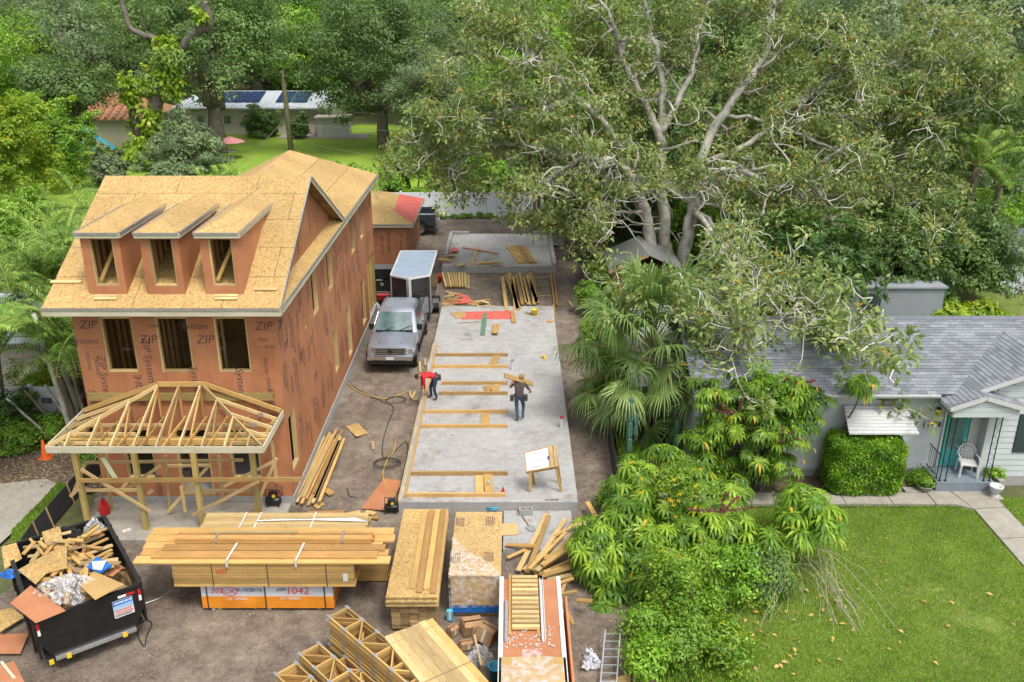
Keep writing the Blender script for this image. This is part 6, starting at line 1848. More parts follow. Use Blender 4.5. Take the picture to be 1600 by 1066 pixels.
def clumpy_crown(rs,n_clump,leaves,radius,squash,clump_r,leaf,hollow=.35,up_bias=.5):
    """leaf arrays for a crown made of leaf clumps spread through an uneven volume"""
    d = unit(rs.randn(n_clump,3)); d[:,2] = np.where(d[:,2] < -.75,-d[:,2] * .5,d[:,2])
    lump = 1 + .38 * np.sin(d[:,0] * 4 + rs.rand() * 6) * np.cos(d[:,1] * 5 + rs.rand() * 6) + .12 * rs.randn(n_clump)
    rad = radius * lump * (hollow + (1 - hollow) * rs.rand(n_clump) ** .45)
    cc = d * rad[:,None] * np.array([1,1,squash])
    cr = clump_r * (.6 + .8 * rs.rand(n_clump))
    cv = rs.rand(n_clump)
    k = np.repeat(np.arange(n_clump),leaves); n = len(k)
    e = unit(rs.randn(n,3) + np.array([0,0,.35]))
    pos = cc[k] + e * (cr[k] * rs.rand(n) ** .4)[:,None] * np.array([1.15,1.15,.75])
    nor = unit(e + .5 * unit(cc[k]) + np.array([0,0,up_bias]) + .5 * rs.randn(n,3))
    dr_ = unit(np.cross(nor,rs.randn(n,3)))
    var = np.clip(.18 + .5 * cv[k] + .3 * rs.rand(n),0,.94)
    var = np.where(rs.rand(n) < .006,1.0,var)
    return pos,dr_,nor,leaf * (.7 + .6 * rs.rand(n)),cc,var
def bend_path(p0,p1,rs,n=6,wob=.08,rise=0):
    p0,p1 = np.array(p0,float),np.array(p1,float)
    L = np.linalg.norm(p1 - p0); pts = []
    off = np.cumsum(rs.randn(n + 1,3) * wob * L / n,0)
    for k in range(n + 1):
        t = k / n
        pts.append(p0 + (p1 - p0) * t + (off[k] - off[-1] * t) + np.array([0,0,rise * 4 * t * (1 - t)]))
    return pts
GREENS = dict(
    oak=m_leaf('oak_leaf',(.018,.032,.010),(.045,.075,.022),(.085,.125,.038),gain=2.5),
    oak_grey_haze=m_leaf('grey_haze_oak_leaf',(.035,.050,.024),(.070,.098,.046),(.12,.15,.075),gain=2.3),  # grey-green leaf; its greyed tone also paints distance haze onto the far oaks
    bright=m_leaf('bright_leaf',(.035,.075,.008),(.085,.16,.016),(.16,.25,.035),gain=1.85),
    lime=m_leaf('lime_leaf',(.07,.13,.008),(.16,.25,.015),(.28,.36,.035),yellow=(.6,.42,.03),gain=1.25),
    fig=m_leaf('fig_leaf',(.030,.046,.014),(.074,.100,.030),(.150,.172,.062),yellow=(.40,.24,.03),gain=2.45),
    dark=m_leaf('dark_glossy_leaf',(.014,.030,.008),(.032,.065,.014),(.065,.11,.025),rough=.35),
    palm=m_leaf('palm_leaflet',(.028,.056,.010),(.070,.125,.020),(.15,.21,.04),yellow=(.42,.30,.05),gain=2.3),
    fan=m_leaf('fan_palm_blade',(.036,.066,.020),(.082,.13,.036),(.16,.21,.07),rough=.5,gain=2.0),
    umbrella=m_leaf('umbrella_leaflet',(.024,.058,.006),(.066,.128,.011),(.17,.25,.022),rough=.42,yellow=(.6,.38,.02)),
    hedge=m_leaf('hedge_leaf',(.030,.070,.006),(.075,.15,.012),(.16,.26,.025),rough=.4),
    grass=m_leaf('grass_blade',(.045,.075,.010),(.085,.145,.016),(.165,.205,.045),trans=.25,gain=2.5),
)
def tree(name,label,base,height,crown_r,squash,mat,bark,seed,clumps=170,leaves=120,leaf=.32,clump_r=.9,trunk_r=.35,limbs=7,lean=(0,0),crown_low=.35,group=None,cat='tree'):
    rs = np.random.RandomState(seed)
    t = thing(name,label,cat,base,0,group)
    cz = height - crown_r * squash * .85
    pos,dr_,nor,lf,cc,var = clumpy_crown(rs,clumps,leaves,crown_r,squash,clump_r,leaf)
    ctr = np.array([lean[0],lean[1],cz])
    me = leaf_mesh('crown',pos + ctr,dr_,nor,lf,lf * .55,var,GREENS[mat])
    mesh_obj('crown',me,t)
    m_ = MB()
    fork = np.array([lean[0] * .5,lean[1] * .5,max(height * crown_low,1.0)])
    tp = bend_path((0,0,-.3),fork,rs,5,.05)
    m_.tube(tp,[trunk_r * (1.25 - .5 * k / 5) for k in range(6)],9)
    sel = rs.choice(len(cc),limbs,replace=False)
    for s_ in sel:
        e = cc[s_] * .85 + ctr
        pts = bend_path(fork,e,rs,6,.22,.0)
        m_.tube(pts,[trunk_r * .62 * (1 - .9 * k / 6) + .02 for k in range(7)],6)
        for q in range(3):
            i = rs.randint(2,6); e2 = pts[i] + (cc[rs.randint(len(cc))] + ctr - pts[i]) * .45
            m_.tube(bend_path(pts[i],e2,rs,4,.25),[trunk_r * .2 * (1 - .85 * k / 4) + .012 for k in range(5)],5)
    m_.build('trunk',M[bark],t,local=True,smooth=True)
    return t
def place(proto,label,base,rz,sc,group=None):
    t = copy_tree(proto); t.location = base; t.rotation_euler = (0,0,rz); t.scale = sc if hasattr(sc,'__len__') else (sc,) * 3
    return tag(t,label,'tree',group)
# --- background oaks: four kinds, copied
R_ = random.Random(77)
oakA = tree('oak_tree','broad oak with forked trunk standing on the back lawn near the pink parasol',tuple(at(343,238)),15.5,8.6,.66,'oak','bark_oak',1,260,130,.30,1.25,.75,9,crown_low=.28)
oakB = tree('oak_tree','dense dark oak standing alone on the right side of the back lawn',tuple(at(600,232)),15.5,7.4,.95,'oak','bark_oak',2,300,130,.28,1.2,.6,8,crown_low=.24)
oakC = tree('oak_tree','tall grey-green oak far behind the tile roof house',(-62,118,0),16.5,9.5,.85,'oak_grey_haze','bark_oak',3,260,120,.36,1.5,.7,8)
oakD = tree('oak_tree','tall bright green tree far behind the ranch house',(-22,124,0),16.5,9.0,.88,'bright','bark_oak',4,260,110,.36,1.4,.6,8)
protos = [oakA,oakB,oakC,oakD]
far = 'woodland trees on the skyline'
spots = []
for row,(y,x0,x1,st) in enumerate(((136,-88,92,11.5),(158,-104,108,12.5),(190,-126,130,14),(235,-156,160,16))):
    x = x0
    while x < x1:
        spots.append((x + R_.uniform(-3,3),y + R_.uniform(-7,7),row)); x += st
for (x,y,row) in spots:
    p = R_.choice(protos)
    place(p,('woodland tree in the first row of the skyline woods','woodland tree in the second row of the skyline woods','woodland tree in the third row of the skyline woods','woodland tree in the farthest row of the skyline woods')[row],(x,y,-.2),R_.uniform(0,6.28),R_.uniform(.85,1.2),far)
for px,py,Y,k,sc,lab in (
        (60,250,98,2,.95,'grey-green oak towering behind the yellow-green garden trees'),(200,200,112,1,1.0,'dark oak between the tile roof house and the ranch house'),(-60,240,84,3,.9,'tall bright tree beside the tile roof house'),
        (420,180,118,0,1.05,'spreading oak behind the ranch house chimney side'),(520,180,116,3,.85,'bright tree just behind the white closet of the ranch house'),(705,230,84,2,.62,'grey-green oak at the right border of the back lawn'),
        (700,190,108,0,1.0,'oak behind the right corner of the back lawn'),(800,215,92,1,.9,'dark oak beyond the white back fence behind the big fig'),(940,230,88,3,.9,'bright tree beyond the white fence behind the big fig trunk'),
        (1080,240,84,0,.95,'oak behind the garden shed and the big fig'),(1220,240,86,1,.95,'dark oak far behind the magnolia'),(1360,240,80,2,1.0,'grey-green oak behind the bungalow garden'),
        (1500,230,82,2,1.05,'large grey-green oak behind the feather palm'),(1650,240,74,2,1.0,'grey-green oak beyond the blue cottage'),(1560,300,62,1,.62,'small dark oak beside the blue cottage')):
    d = ray(px,300); x = d.x / d.y * Y
    place(protos[k],lab,(x,Y,-.2),R_.uniform(0,6.28),sc)
tree('bright_tree','light green tree glowing behind the left crown of the big fig',(1.6,56,-.1),11.5,3.8,.8,'bright','bark_oak',31,150,110,.26,.8,.25,7)
tree('bright_tree','yellow-green tree behind the right crown of the big fig',(17,56,-.1),10.5,4.2,.8,'fig','bark_oak',32,160,110,.28,.9,.25,7)
tree('dark_tree','dark rounded tree behind the fig trunks',(9,60,-.1),10,4.5,.85,'oak','bark_oak',33,170,110,.28,1.0,.25,7)
tree('grey_tree','grey-green tree at the right border above the feather palm',(28,62,-.1),12.5,5.4,.85,'oak_grey_haze','bark_oak',34,200,120,.28,1.0,.25,7)
tree('garden_tree','leafy tree whose crown overhangs the clay tile roof',(-36.6,76,-.1),9.2,3.3,.7,'oak','bark_oak',35,150,100,.24,.75,.16,7)
# --- garden shrubs and hedges, as single plants
def shrub(label,base,r,h,mat,seed,leaf=.12,clumps=60,leaves=70,clump_r=.28,name='shrub',group=None,cat='shrub'):
    rs = np.random.RandomState(seed)
    t = thing(name,label,cat,base,0,group)
    pos,dr_,nor,lf,cc,var = clumpy_crown(rs,clumps,leaves,r,h / (2 * r),clump_r,leaf)
    mesh_obj('foliage',leaf_mesh('foliage',pos + np.array([0,0,h * .5]),dr_,nor,lf,lf * .5,var,GREENS[mat]),t)
    m_ = MB()
    for k in range(6):
        m_.tube(bend_path((rs.randn() * .05,rs.randn() * .05,-.1),cc[rs.randint(len(cc))] * .8 + np.array([0,0,h * .5]),rs,4,.15),[.04,.035,.028,.02,.012],5)
    m_.build('stems',M['bark_oak'],t,local=True)
    return t
for i,(px,py,Y,r,h,mat,lab) in enumerate((
        (30,250,62,3.4,8.2,'lime','yellow-green mango-like tree at the left garden edge'),(85,200,70,3.0,7.5,'bright','bright green tree in front of the tile roof house'),(110,130,80,3.6,9.5,'oak','dark tree crown above the tile roof'),
        (178,230,70,1.4,3.4,'oak_grey_haze','slender grey-green shrub before the cream wall'),(298,250,72,2.8,5.2,'oak_grey_haze','loose grey-green thicket beside the pink parasol'),(270,262,68,1.8,2.6,'oak_grey_haze','low grey-green bush beside the vine-wrapped tree'),
        (20,320,50,2.4,4.2,'bright','bright shrub left of the areca palms'),(478,205,97,.8,2.4,'oak','small clipped shrub beside the ranch house window'),(420,205,98,1.7,3.2,'oak','round shrub between the ranch house doors and window'),
        (540,262,66,1.8,2.6,'bright','leafy shrub along the white fence behind the tall roof'),(600,275,64,1.6,2.4,'bright','leafy shrub along the white fence behind the garage roof'),(760,280,65,1.8,3.6,'bright','tall shrub behind the white fence near the slab'),
        (840,290,66,2.2,4.4,'oak','dark shrub behind the white fence by the hanging roots'),(720,262,70,2.0,3.2,'oak','dark bush at the back lawn corner'),(960,330,56,2.2,3.6,'dark','glossy shrub in the shade behind the shed'),(880,330,59,1.4,2.6,'dark','small glossy shrub at the fence end'),
        (1120,380,50,2.4,4.2,'bright','leafy shrub right of the fig trunks'),(1030,350,53,2.0,3.6,'dark','glossy shrub behind the fig trunks'),(1420,380,41.5,2.6,5.4,'oak','dark weeping tree over the grey outbuilding'),(1480,400,45,2.2,4.8,'oak','dark feathery tree beside the grey outbuilding'),
        (1560,400,48,2.6,4.6,'bright','bright green tree beside the blue cottage'),(1545,440,42.5,2.3,5.0,'oak','dark bushy tree in front of the blue cottage'),(1475,440,40.2,1.5,3.4,'dark','glossy shrub at the end of the grey outbuilding'),(1590,380,52,3.0,6.5,'oak_grey_haze','grey-green tree rising behind the blue cottage'),(1520,478,38.5,1.1,1.5,'lime','low lime green hedge bush behind the bungalow ridge'),(1570,480,38.8,1.0,1.3,'lime','second low lime green bush behind the bungalow ridge'),
        (655,300,63,.9,1.6,'bright','small shrub at the garage end of the white fence'),(1180,470,37,1.6,2.6,'dark','dark shrub behind the bungalow roof'),(1270,470,40,2.0,3.2,'dark','glossy shrub in front of the grey outbuilding'))):
    d = ray(px,300); x = d.x / d.y * Y
    big = r > 2
    shrub(lab,(x,Y,-.1),r,h,mat,100 + i,.26 if Y > 55 else .2,int(70 + 40 * r),75,.5 if big else .32)
R4 = random.Random(4)
for k in range(26):                                     # understory hedge that closes the garden behind the trees
    x = -78 + k * 6.4 + R4.uniform(-2,2); y = 110 + R4.uniform(-4,10)
    if -38 < x < -14: y += 12
    o = shrub('large shrub in the hedge along the far edge of the gardens',(x,y,-.2),3.6,4.4,R4.choice(('oak','oak','oak_grey_haze','bright')),300,.4,60,60,.8,group='hedge shrubs along the far gardens') if k < 4 else None
    if o: _h = globals().setdefault('_hedge',[]); _h.append(o)
    else:
        c = copy_tree(_hedge[k % 4]); c.location = (x,y,-.2); c.rotation_euler = (0,0,R4.uniform(0,6)); c.scale = (R4.uniform(.8,1.2),) * 3
# --- magnolia with big glossy leaves behind the bungalow
def rosette_tree(name,label,base,h,r,squash,seed,mat='dark',n_ros=420,per=11,L=.30,bark='bark_oak',trunk_r=.22):
    rs = np.random.RandomState(seed)
    t = thing(name,label,'tree',base)
    d = unit(rs.randn(n_ros,3)); d[:,2] = np.abs(d[:,2]) * 1.2 - .35
    cc = d * (r * (.45 + .6 * rs.rand(n_ros)))[:,None] * np.array([1,1,squash]) + np.array([0,0,h - r * squash])
    ax = unit(d + np.array([0,0,.6]))
    k = np.repeat(np.arange(n_ros),per); n = len(k)
    D = unit(np.cross(ax[k],rs.randn(n,3)) + ax[k] * (.35 + .3 * rs.rand(n))[:,None])
    lf = L * (.7 + .5 * rs.rand(n))
    var = np.clip(.15 + .5 * rs.rand(n_ros)[k] + .3 * rs.rand(n),0,.94)
    mesh_obj('crown',leaf_mesh('crown',cc[k],D,ax[k] + .2 * rs.randn(n,3),lf,lf * .38,var,GREENS[mat]),t)
    m_ = MB(); fork = np.array([0,0,h * .35])
    m_.tube(bend_path((0,0,-.2),fork,rs,4,.06),[trunk_r * 1.3,trunk_r * 1.1,trunk_r,trunk_r * .9,trunk_r * .8],8)
    for q in range(14): m_.tube(bend_path(fork,cc[rs.randint(n_ros)],rs,5,.15),[trunk_r * .5 * (1 - .85 * j / 5) + .01 for j in range(6)],5)
    m_.build('trunk',M[bark],t,local=True,smooth=True)
    return t
rosette_tree('magnolia_tree','glossy dark magnolia with big leaf rosettes hanging over the bungalow ridge',(13.2,38.6,-.1),6.4,3.4,.85,5,n_ros=700)
rosette_tree('magnolia_tree','smaller glossy tree right of the magnolia above the grey outbuilding',(17.2,41.2,-.1),5.6,2.9,.85,6,n_ros=420,L=.26)

# ================================================================== the great fig
rs = np.random.RandomState(42)
FB = Vector((8.4,45.6,0))
fig = thing('fig_tree','huge sprawling fig with pale twisting branches rising beside the shed','tree',tuple(FB))
wood = MB(); twigs = MB(); tips = []
def limb(pts,r0,r1,n=8,mb=None):
    k = len(pts)
    # smooth through control points with some wobble
    P_ = [np.array(p,float) for p in pts]; out = []
    for i in range(k - 1):
        a,b,c,d = P_[max(i - 1,0)],P_[i],P_[i + 1],P_[min(i + 2,k - 1)]
        for j in range(5):
            t = j / 5
            q = .5 * ((2 * b) + (c - a) * t + (2 * a - 5 * b + 4 * c - d) * t * t + (3 * b - a - 3 * c + d) * t ** 3)
            out.append(q + rs.randn(3) * .06 * (i + t > .3))
    out.append(P_[-1])
    m = len(out)
    (mb or wood).tube(out,[r0 + (r1 - r0) * (i / (m - 1)) ** .8 for i in range(m)],n)
    return out
def fpx(px,py,Y): return np.array(atY(px,py,Y))
mains = [
    ([(1040,445,45.6),(1022,400,45.3),(1008,330,45),(985,275,44.2),(940,248,43.6),(880,262,43.2),(835,300,43.0)],.40,.07),
    ([(1040,445,45.6),(1022,400,45.3),(1008,330,45),(985,275,44.2),(930,262,44.8),(880,240,45.5),(800,225,46.2),(745,235,47),(700,275,47.6)],.34,.05),
    ([(1046,440,46),(1040,390,46.5),(1034,300,47),(1032,210,47.5),(1035,140,48),(1020,60,48.6),(1000,-20,49)],.42,.10),
    ([(1036,230,47.4),(1000,150,47.2),(975,100,47),(960,40,46.8),(930,-10,46.8)],.24,.07),
    ([(1060,440,45.2),(1072,380,44.8),(1082,320,44.5),(1110,280,44.2),(1150,268,43.6),(1230,295,42.6),(1270,290,42.2),(1300,340,41.8),(1320,385,41.4),(1362,405,41.0)],.30,.04),
    ([(1060,440,45.2),(1075,370,45.4),(1090,280,45.8),(1120,190,46.4),(1180,110,47),(1205,40,47.5),(1210,-30,47.8)],.40,.10),
    ([(1100,255,45.8),(1170,225,46),(1240,165,46.4),(1290,125,46.8),(1340,105,47.2),(1420,90,47.6),(1470,20,48)],.19,.04),
    ([(1240,165,46.4),(1290,175,45.8),(1360,195,45.2),(1430,190,44.6),(1480,150,44),(1545,125,43.6)],.10,.03),
    ([(1082,325,44.5),(1110,350,43.4),(1150,390,42.2),(1180,430,41.2),(1240,455,40.4),(1290,480,39.8)],.16,.035),
    ([(1130,180,46.5),(1200,190,45.8),(1270,220,45),(1330,250,44.2),(1400,300,43.2),(1450,330,42.8)],.11,.03),
    ([(985,275,44.2),(950,200,44.4),(900,150,44.8),(850,95,45.2),(790,70,45.8),(740,60,46.2)],.18,.04),
    ([(900,150,44.8),(850,170,44.6),(790,175,44.6),(730,200,45),(660,215,45.6)],.12,.035),
    ([(1032,210,47.5),(1075,130,48),(1090,60,48.4),(1110,-20,49)],.2,.08),
    ([(1008,330,45),(960,330,44),(930,310,43.4),(900,330,43)],.10,.03),
    ([(1085,330,44.4),(1120,370,40),(1150,395,36),(1185,440,31.5),(1210,480,28.6),(1245,530,26.6)],.14,.03),
    ([(1150,395,36),(1130,450,31),(1140,500,28.5),(1170,550,26.4)],.07,.025),
    ([(1150,395,36),(1200,440,30.5),(1260,485,28),(1300,520,26.8)],.06,.02),
]
allp = []
for pts,r0,r1 in mains:
    out = limb([fpx(*p) for p in pts],r0,r1)
    st = max(1,int(len(out) * .22))
    allp += [(q,max(r0 + (r1 - r0) * (i / len(out)),.03)) for i,q in enumerate(out) if i > st]
# secondary branches and pale twisting twigs
def twist(p,d,L,n,wob,sag=0.0):
    pts = [p]; d = d / (np.linalg.norm(d) + 1e-9)
    for k in range(n):
        d = d + rs.randn(3) * wob + np.array([0,0,sag]); d /= np.linalg.norm(d)
        pts.append(pts[-1] + d * L / n)
    return pts
base_n = len(allp); sec = []
CTR = np.array([9.5,45.5,9.0])
for k in range(360):
    q,r = allp[rs.randint(base_n)]
    out_d = unit((q - CTR)[None])[0] * .7 + rs.randn(3) * .8 + np.array([0,0,.25])
    pts = twist(q,out_d,1.6 + 2.6 * rs.rand(),8,.38)
    if pts[-1][2] < 2.2: continue
    rr0 = min(r * .6,.10) 
    wood.tube(pts,[max(rr0 * (1 - .75 * i / 8),.014) for i in range(9)],5)
    sec += pts[3:]
for k in range(4200):
    q = sec[rs.randint(len(sec))] if rs.rand() < .8 else allp[rs.randint(base_n)][0]
    d = rs.randn(3) + unit((q - CTR)[None])[0] * .6 + np.array([0,0,.2])
    pts = twist(q,d,.7 + 1.3 * rs.rand(),5,.5)
    if pts[-1][2] < 1.8 or (pts[2][1] > 40 and pts[2][2] < 5.2 and abs(pts[2][0] - 8) < 3): continue
    if rs.rand() < .5: twigs.tube(pts,[.026,.022,.018,.014,.011,.008],4,cap=False)
    tips.append(pts[-1])
    if rs.rand() < .6: tips.append(pts[3])
wood.build('trunk',M['bark_grey'],fig,smooth=True)
twigs.build('twigs',M['bark_white'],fig)
tips = np.array(tips)
ML = np.array([q for q,r in allp if r > .07])            # keep the big limbs open to view
dm = np.sqrt(((tips[:,None,0] - ML[None,:,0]) ** 2 + (tips[:,None,2] - ML[None,:,2]) ** 2)).min(1)
tips = tips[((dm > .5) | (rs.rand(len(tips)) < .25)) & ~((dm < 1.0) & (tips[:,2] < 5.5) & (np.abs(tips[:,0] - 8) < 3) & (tips[:,1] > 40))]
per = 22
k = np.repeat(np.arange(len(tips)),per); n = len(k)
e = unit(rs.randn(n,3) + np.array([0,0,.2]))
pos = tips[k] + e * (.36 * rs.rand(n) ** .5)[:,None] * np.array([1.1,1.1,.8])
D = unit(e + rs.randn(n,3) * .5 + np.array([0,0,-.35])); nor = unit(rs.randn(n,3) * .6 + np.array([0,0,1]) + e * .5)
lf = .18 + .13 * rs.rand(n)
var = np.clip(.12 + .5 * rs.rand(len(tips))[k] + .35 * rs.rand(n),0,.94); var = np.where(rs.rand(n) < .022,1,var)
mesh_obj('crown',leaf_mesh('crown',pos - np.array(FB),D,nor,lf,lf * .45,var,GREENS['fig']),fig)
# hanging aerial roots beside the slab: a curtain and a stout root pillar
hr = thing('aerial_roots','curtain of brown hanging fig roots gathered into pillars beside the short slab','tree roots',(3.4,52,0))
for k in range(70):
    x,y = 3.2 + rs.rand() * 2.0,50 + rs.rand() * 4
    top = 5.5 + 2.5 * rs.rand()
    b = MB(); pts = bend_path((x + rs.randn() * .12,y,-.1 if rs.rand() < .8 else 1.5 * rs.rand()),(x,y,top),rs,5,.03)
    b.tube(pts,[.03 + .06 * rs.rand() * (k % 5 == 0)] * 6,5,cap=False); b.build('root',M['bark_palm'],hr)
for x,y,r in ((3.55,51.2,.28),(4.5,50.6,.24),(4.2,53.4,.2)):
    b = MB(); b.tube(bend_path((x,y,-.1),(x + .2,y,7.0),rs,6,.03),[r * 1.2,r,r * .9,r * .9,r * .8,r * .7,r * .5],9); b.build('pillar_root',M['bark_oak'],hr,smooth=True)
b = MB()
for k in range(12):
    x = -2 + 4.5 * rs.rand(); y = 48.5 + 4 * rs.rand()
    b.tube([(x,y,.5 + 1.5 * rs.rand()),(x + .05 * rs.randn(),y,5 + 2 * rs.rand())],.012,4,cap=False)
b.build('hanging_roots',M['bark_palm'],hr)
# --- thick trunk wrapped in climbing pothos at the left garden
vt = thing('vine_wrapped_tree','thick bent tree trunk wrapped in yellow-green climbing leaves behind the dormers','tree',tuple(at(232,262)))
m_ = MB(); b0 = at(232,262); Yv = b0.y
def vp(px,py,dy=0): return np.array(atY(px,py,Yv + dy))
for pts,r0,r1 in (([(228,268),(232,215),(238,180),(252,130),(262,100)],.9,.45),([(262,100),(285,75),(300,55),(325,40),(322,10),(318,-25)],.42,.3),([(225,225),(210,190),(205,160),(195,120)],.5,.22),([(240,205),(262,185),(280,165)],.4,.18),([(262,100),(240,60),(205,45),(188,-10)],.35,.18)):
    m_.tube(limb([vp(*p) for p in pts],.001,.001,3,MB()),[r0 + (r1 - r0) * i / (5 * (len(pts) - 1)) for i in range(5 * (len(pts) - 1) + 1)],9)
m_.build('trunk',M['bark_oak'],vt,smooth=True)
cs = []
for px,py,n_,s_ in ((262,80,20,.7),(264,95,30,.9),(258,115,26,.8),(268,135,22,.8),(228,135,16,.8),(235,240,60,1.7),(225,258,70,2.0),(240,222,30,1.4),(203,150,14,.7),(197,125,10,.6),(312,22,8,.5),(262,75,10,.7),(232,182,16,1.0)):
    for _ in range(n_): cs.append(vp(px,py,-.6) + rs.randn(3) * np.array([.5,.5,.6]) * s_)
cs = np.array(cs); k = np.repeat(np.arange(len(cs)),12); n = len(k)
e = unit(rs.randn(n,3)); pos = cs[k] + e * .45 * rs.rand(n)[:,None]
lf = .32 + .3 * rs.rand(n)
mesh_obj('climbing_leaves',leaf_mesh('climbing_leaves',pos - np.array(b0),unit(e + np.array([0,-.3,-.8])),unit(rs.randn(n,3) * .5 + np.array([0,-.8,.6])),lf,lf * .6,np.clip(.1 + .5 * rs.rand(len(cs))[k] + .4 * rs.rand(n),0,1),GREENS['lime']),vt)

# ================================================================== palms
def strip(V,Fc,var,pts,widths,side,v):
    i0 = len(V)
    for p,w in zip(pts,widths):
        V.append(tuple(p - side * w * .5)); V.append(tuple(p + side * w * .5)); var += [v,v]
    for j in range(len(pts) - 1):
        Fc.append((i0 + 2 * j,i0 + 2 * j + 1,i0 + 2 * j + 3,i0 + 2 * j + 2))
def mesh_from(name,V,Fc,var,mt):
    me = bpy.data.meshes.new(name); me.from_pydata(V,[],Fc); me.materials.append(mt)
    a = me.attributes.new('var','FLOAT','POINT'); a.data.foreach_set('value',np.array(var,np.float32)); me.update()
    return me
def pinnate(V,Fc,var,stems,base,az,el,L,nl,ll,droop,rs,v0=.5,w=.035):
    """arching feather frond"""
    p = np.array(base,float); d = np.array([math.cos(az) * math.cos(el),math.sin(az) * math.cos(el),math.sin(el)])
    pts = [p.copy()]; ns = 12
    for k in range(ns):
        d = d + np.array([0,0,-droop * (k + 1) / ns]); d /= np.linalg.norm(d)
        p = p + d * L / ns; pts.append(p.copy())
    stems.tube(pts,[.022 * (1 - .8 * k / ns) + .003 for k in range(ns + 1)],4,cap=False)
    side = np.array([-math.sin(az),math.cos(az),0.0])
    for k in range(nl):
        t = .14 + .86 * k / nl
        f = t * ns; i = min(int(f),ns - 1); q = pts[i] + (pts[i + 1] - pts[i]) * (f - i)
        tg_ = unit((pts[i + 1] - pts[i])[None])[0]
        l = ll * (math.sin(math.pi * min(t * .85 + .12,1)) ** .6) * (.85 + .3 * rs.rand())
        for sg in (-1,1):
            dd = side * sg * .8 + tg_ * .55 + np.array([0,0,.25]); dd /= np.linalg.norm(dd)
            a = q; b = q + dd * l * .5; dd2 = dd + np.array([0,0,-.7]); dd2 /= np.linalg.norm(dd2); c = b + dd2 * l * .5
            sd_v = unit(np.cross(dd,[0,0,1])[None])[0]
            strip(V,Fc,var,[a,b,c],[w * .6,w,.004],sd_v,float(np.clip(v0 + .25 * rs.randn(),0,.94)))
def feather_palm(name,label,stems_def,seed,mat='palm',fl=2.4,nf=9,nl=24,ll=.52,group=None,w=.05,dead=0):
    rs = np.random.RandomState(seed)
    b0 = stems_def[0][0]
    t = thing(name,label,'palm',b0,0,group)
    V,Fc,var = [],[],[]; st = MB(); rb = MB()
    off = np.array(b0)
    for base,top,r in stems_def:
        pts = bend_path(np.array(base) - off - np.array([0,0,.2]),np.array(top) - off,rs,6,.04)
        b = MB(); b.tube(pts,[r * (1.15 - .35 * k / 6) for k in range(7)],8); b.build('stem',M['bark_palm'],t,local=True,smooth=True)
        for k in range(nf):
            az = 2 * math.pi * (k + rs.rand() * .6) / nf
            el = math.radians(20 + 55 * rs.rand())
            pinnate(V,Fc,var,rb,pts[-1],az,el,fl * (.75 + .4 * rs.rand()),nl,ll,.16 + .10 * rs.rand(),rs,.3 + .45 * rs.rand(),w)
    mesh_obj('fronds',mesh_from('fronds',V,Fc,var,GREENS[mat]),t)
    rb.build('frond_ribs',M['palm_rib'],t,local=True)
    return t
M['palm_rib'] = m_plain('palm_rib',(.22,.26,.06),.6)
def cl_(base,n,h,spread,seed,r=.06):
    q = random.Random(seed)
    return [((base[0] + q.uniform(-.3,.3),base[1] + q.uniform(-.3,.3),0),(base[0] + q.uniform(-spread,spread),base[1] + q.uniform(-spread,spread),h * q.uniform(.7,1.05)),r) for _ in range(n)]
feather_palm('areca_palm','clump of bright arching palms against the left side of the tall house',cl_((-15.3,28.6),8,4.3,1.2,1),11,fl=2.7)
feather_palm('areca_palm','low bright palm clump leaning over the left end of the white fence',cl_((-18.2,29.0),6,3.6,1.0,21),31,fl=2.5)
feather_palm('areca_palm','tall arching palm clump behind the white fence on the left',cl_((-16.8,31.6),7,5.0,1.3,2),12,fl=2.5)
feather_palm('areca_palm','broad palm clump rising left of the roof eave',cl_((-18.6,35.5),8,4.6,1.8,3),13,fl=2.8)
feather_palm('areca_palm','palm clump farther back beside the dormers',cl_((-20.5,43),7,3.4,1.8,4),14,fl=2.8)
feather_palm('areca_palm','palm clump with large fronds behind the left roof corner',cl_((-22.5,50),6,2.8,2.2,5),15,fl=3.0,ll=.7,w=.055)
feather_palm('areca_palm','palm clump at the back left of the lot beyond the ridge',cl_((-17.5,54),5,2.2,2.0,6),16,fl=2.6)
feather_palm('areca_palm','palm clump behind the ridge close to the pink parasol',cl_((-21.8,66),5,.9,2.2,7),17,fl=2.6,w=.07,ll=.6)
feather_palm('areca_palm','low palm clump in the back lawn beside the white fence',cl_((-7.2,66),6,2.0,1.2,8),18,fl=2.6,w=.07)
feather_palm('coconut_palm','palm with long fronds drooping into view at the street side of the white fence',[((-16.9,23.8,0),(-16.3,24.4,4.9),.16)],19,fl=2.8,nf=15,nl=46,ll=.75,w=.05)
feather_palm('coconut_palm','palm crown at the far left edge above the yellow-green trees',[((-35.5,56,0),(-35.0,56,9.6),.2)],20,fl=3.6,nf=14,ll=.8,w=.08)
feather_palm('queen_palm','tall feather palm with glossy fronds right of the big fig',[((22.6,44.5,0),(22.9,44.2,6.6),.2),((25.0,46.5,0),(25.2,46,5.2),.18)],21,fl=3.6,nf=13,nl=44,ll=.8,w=.06)
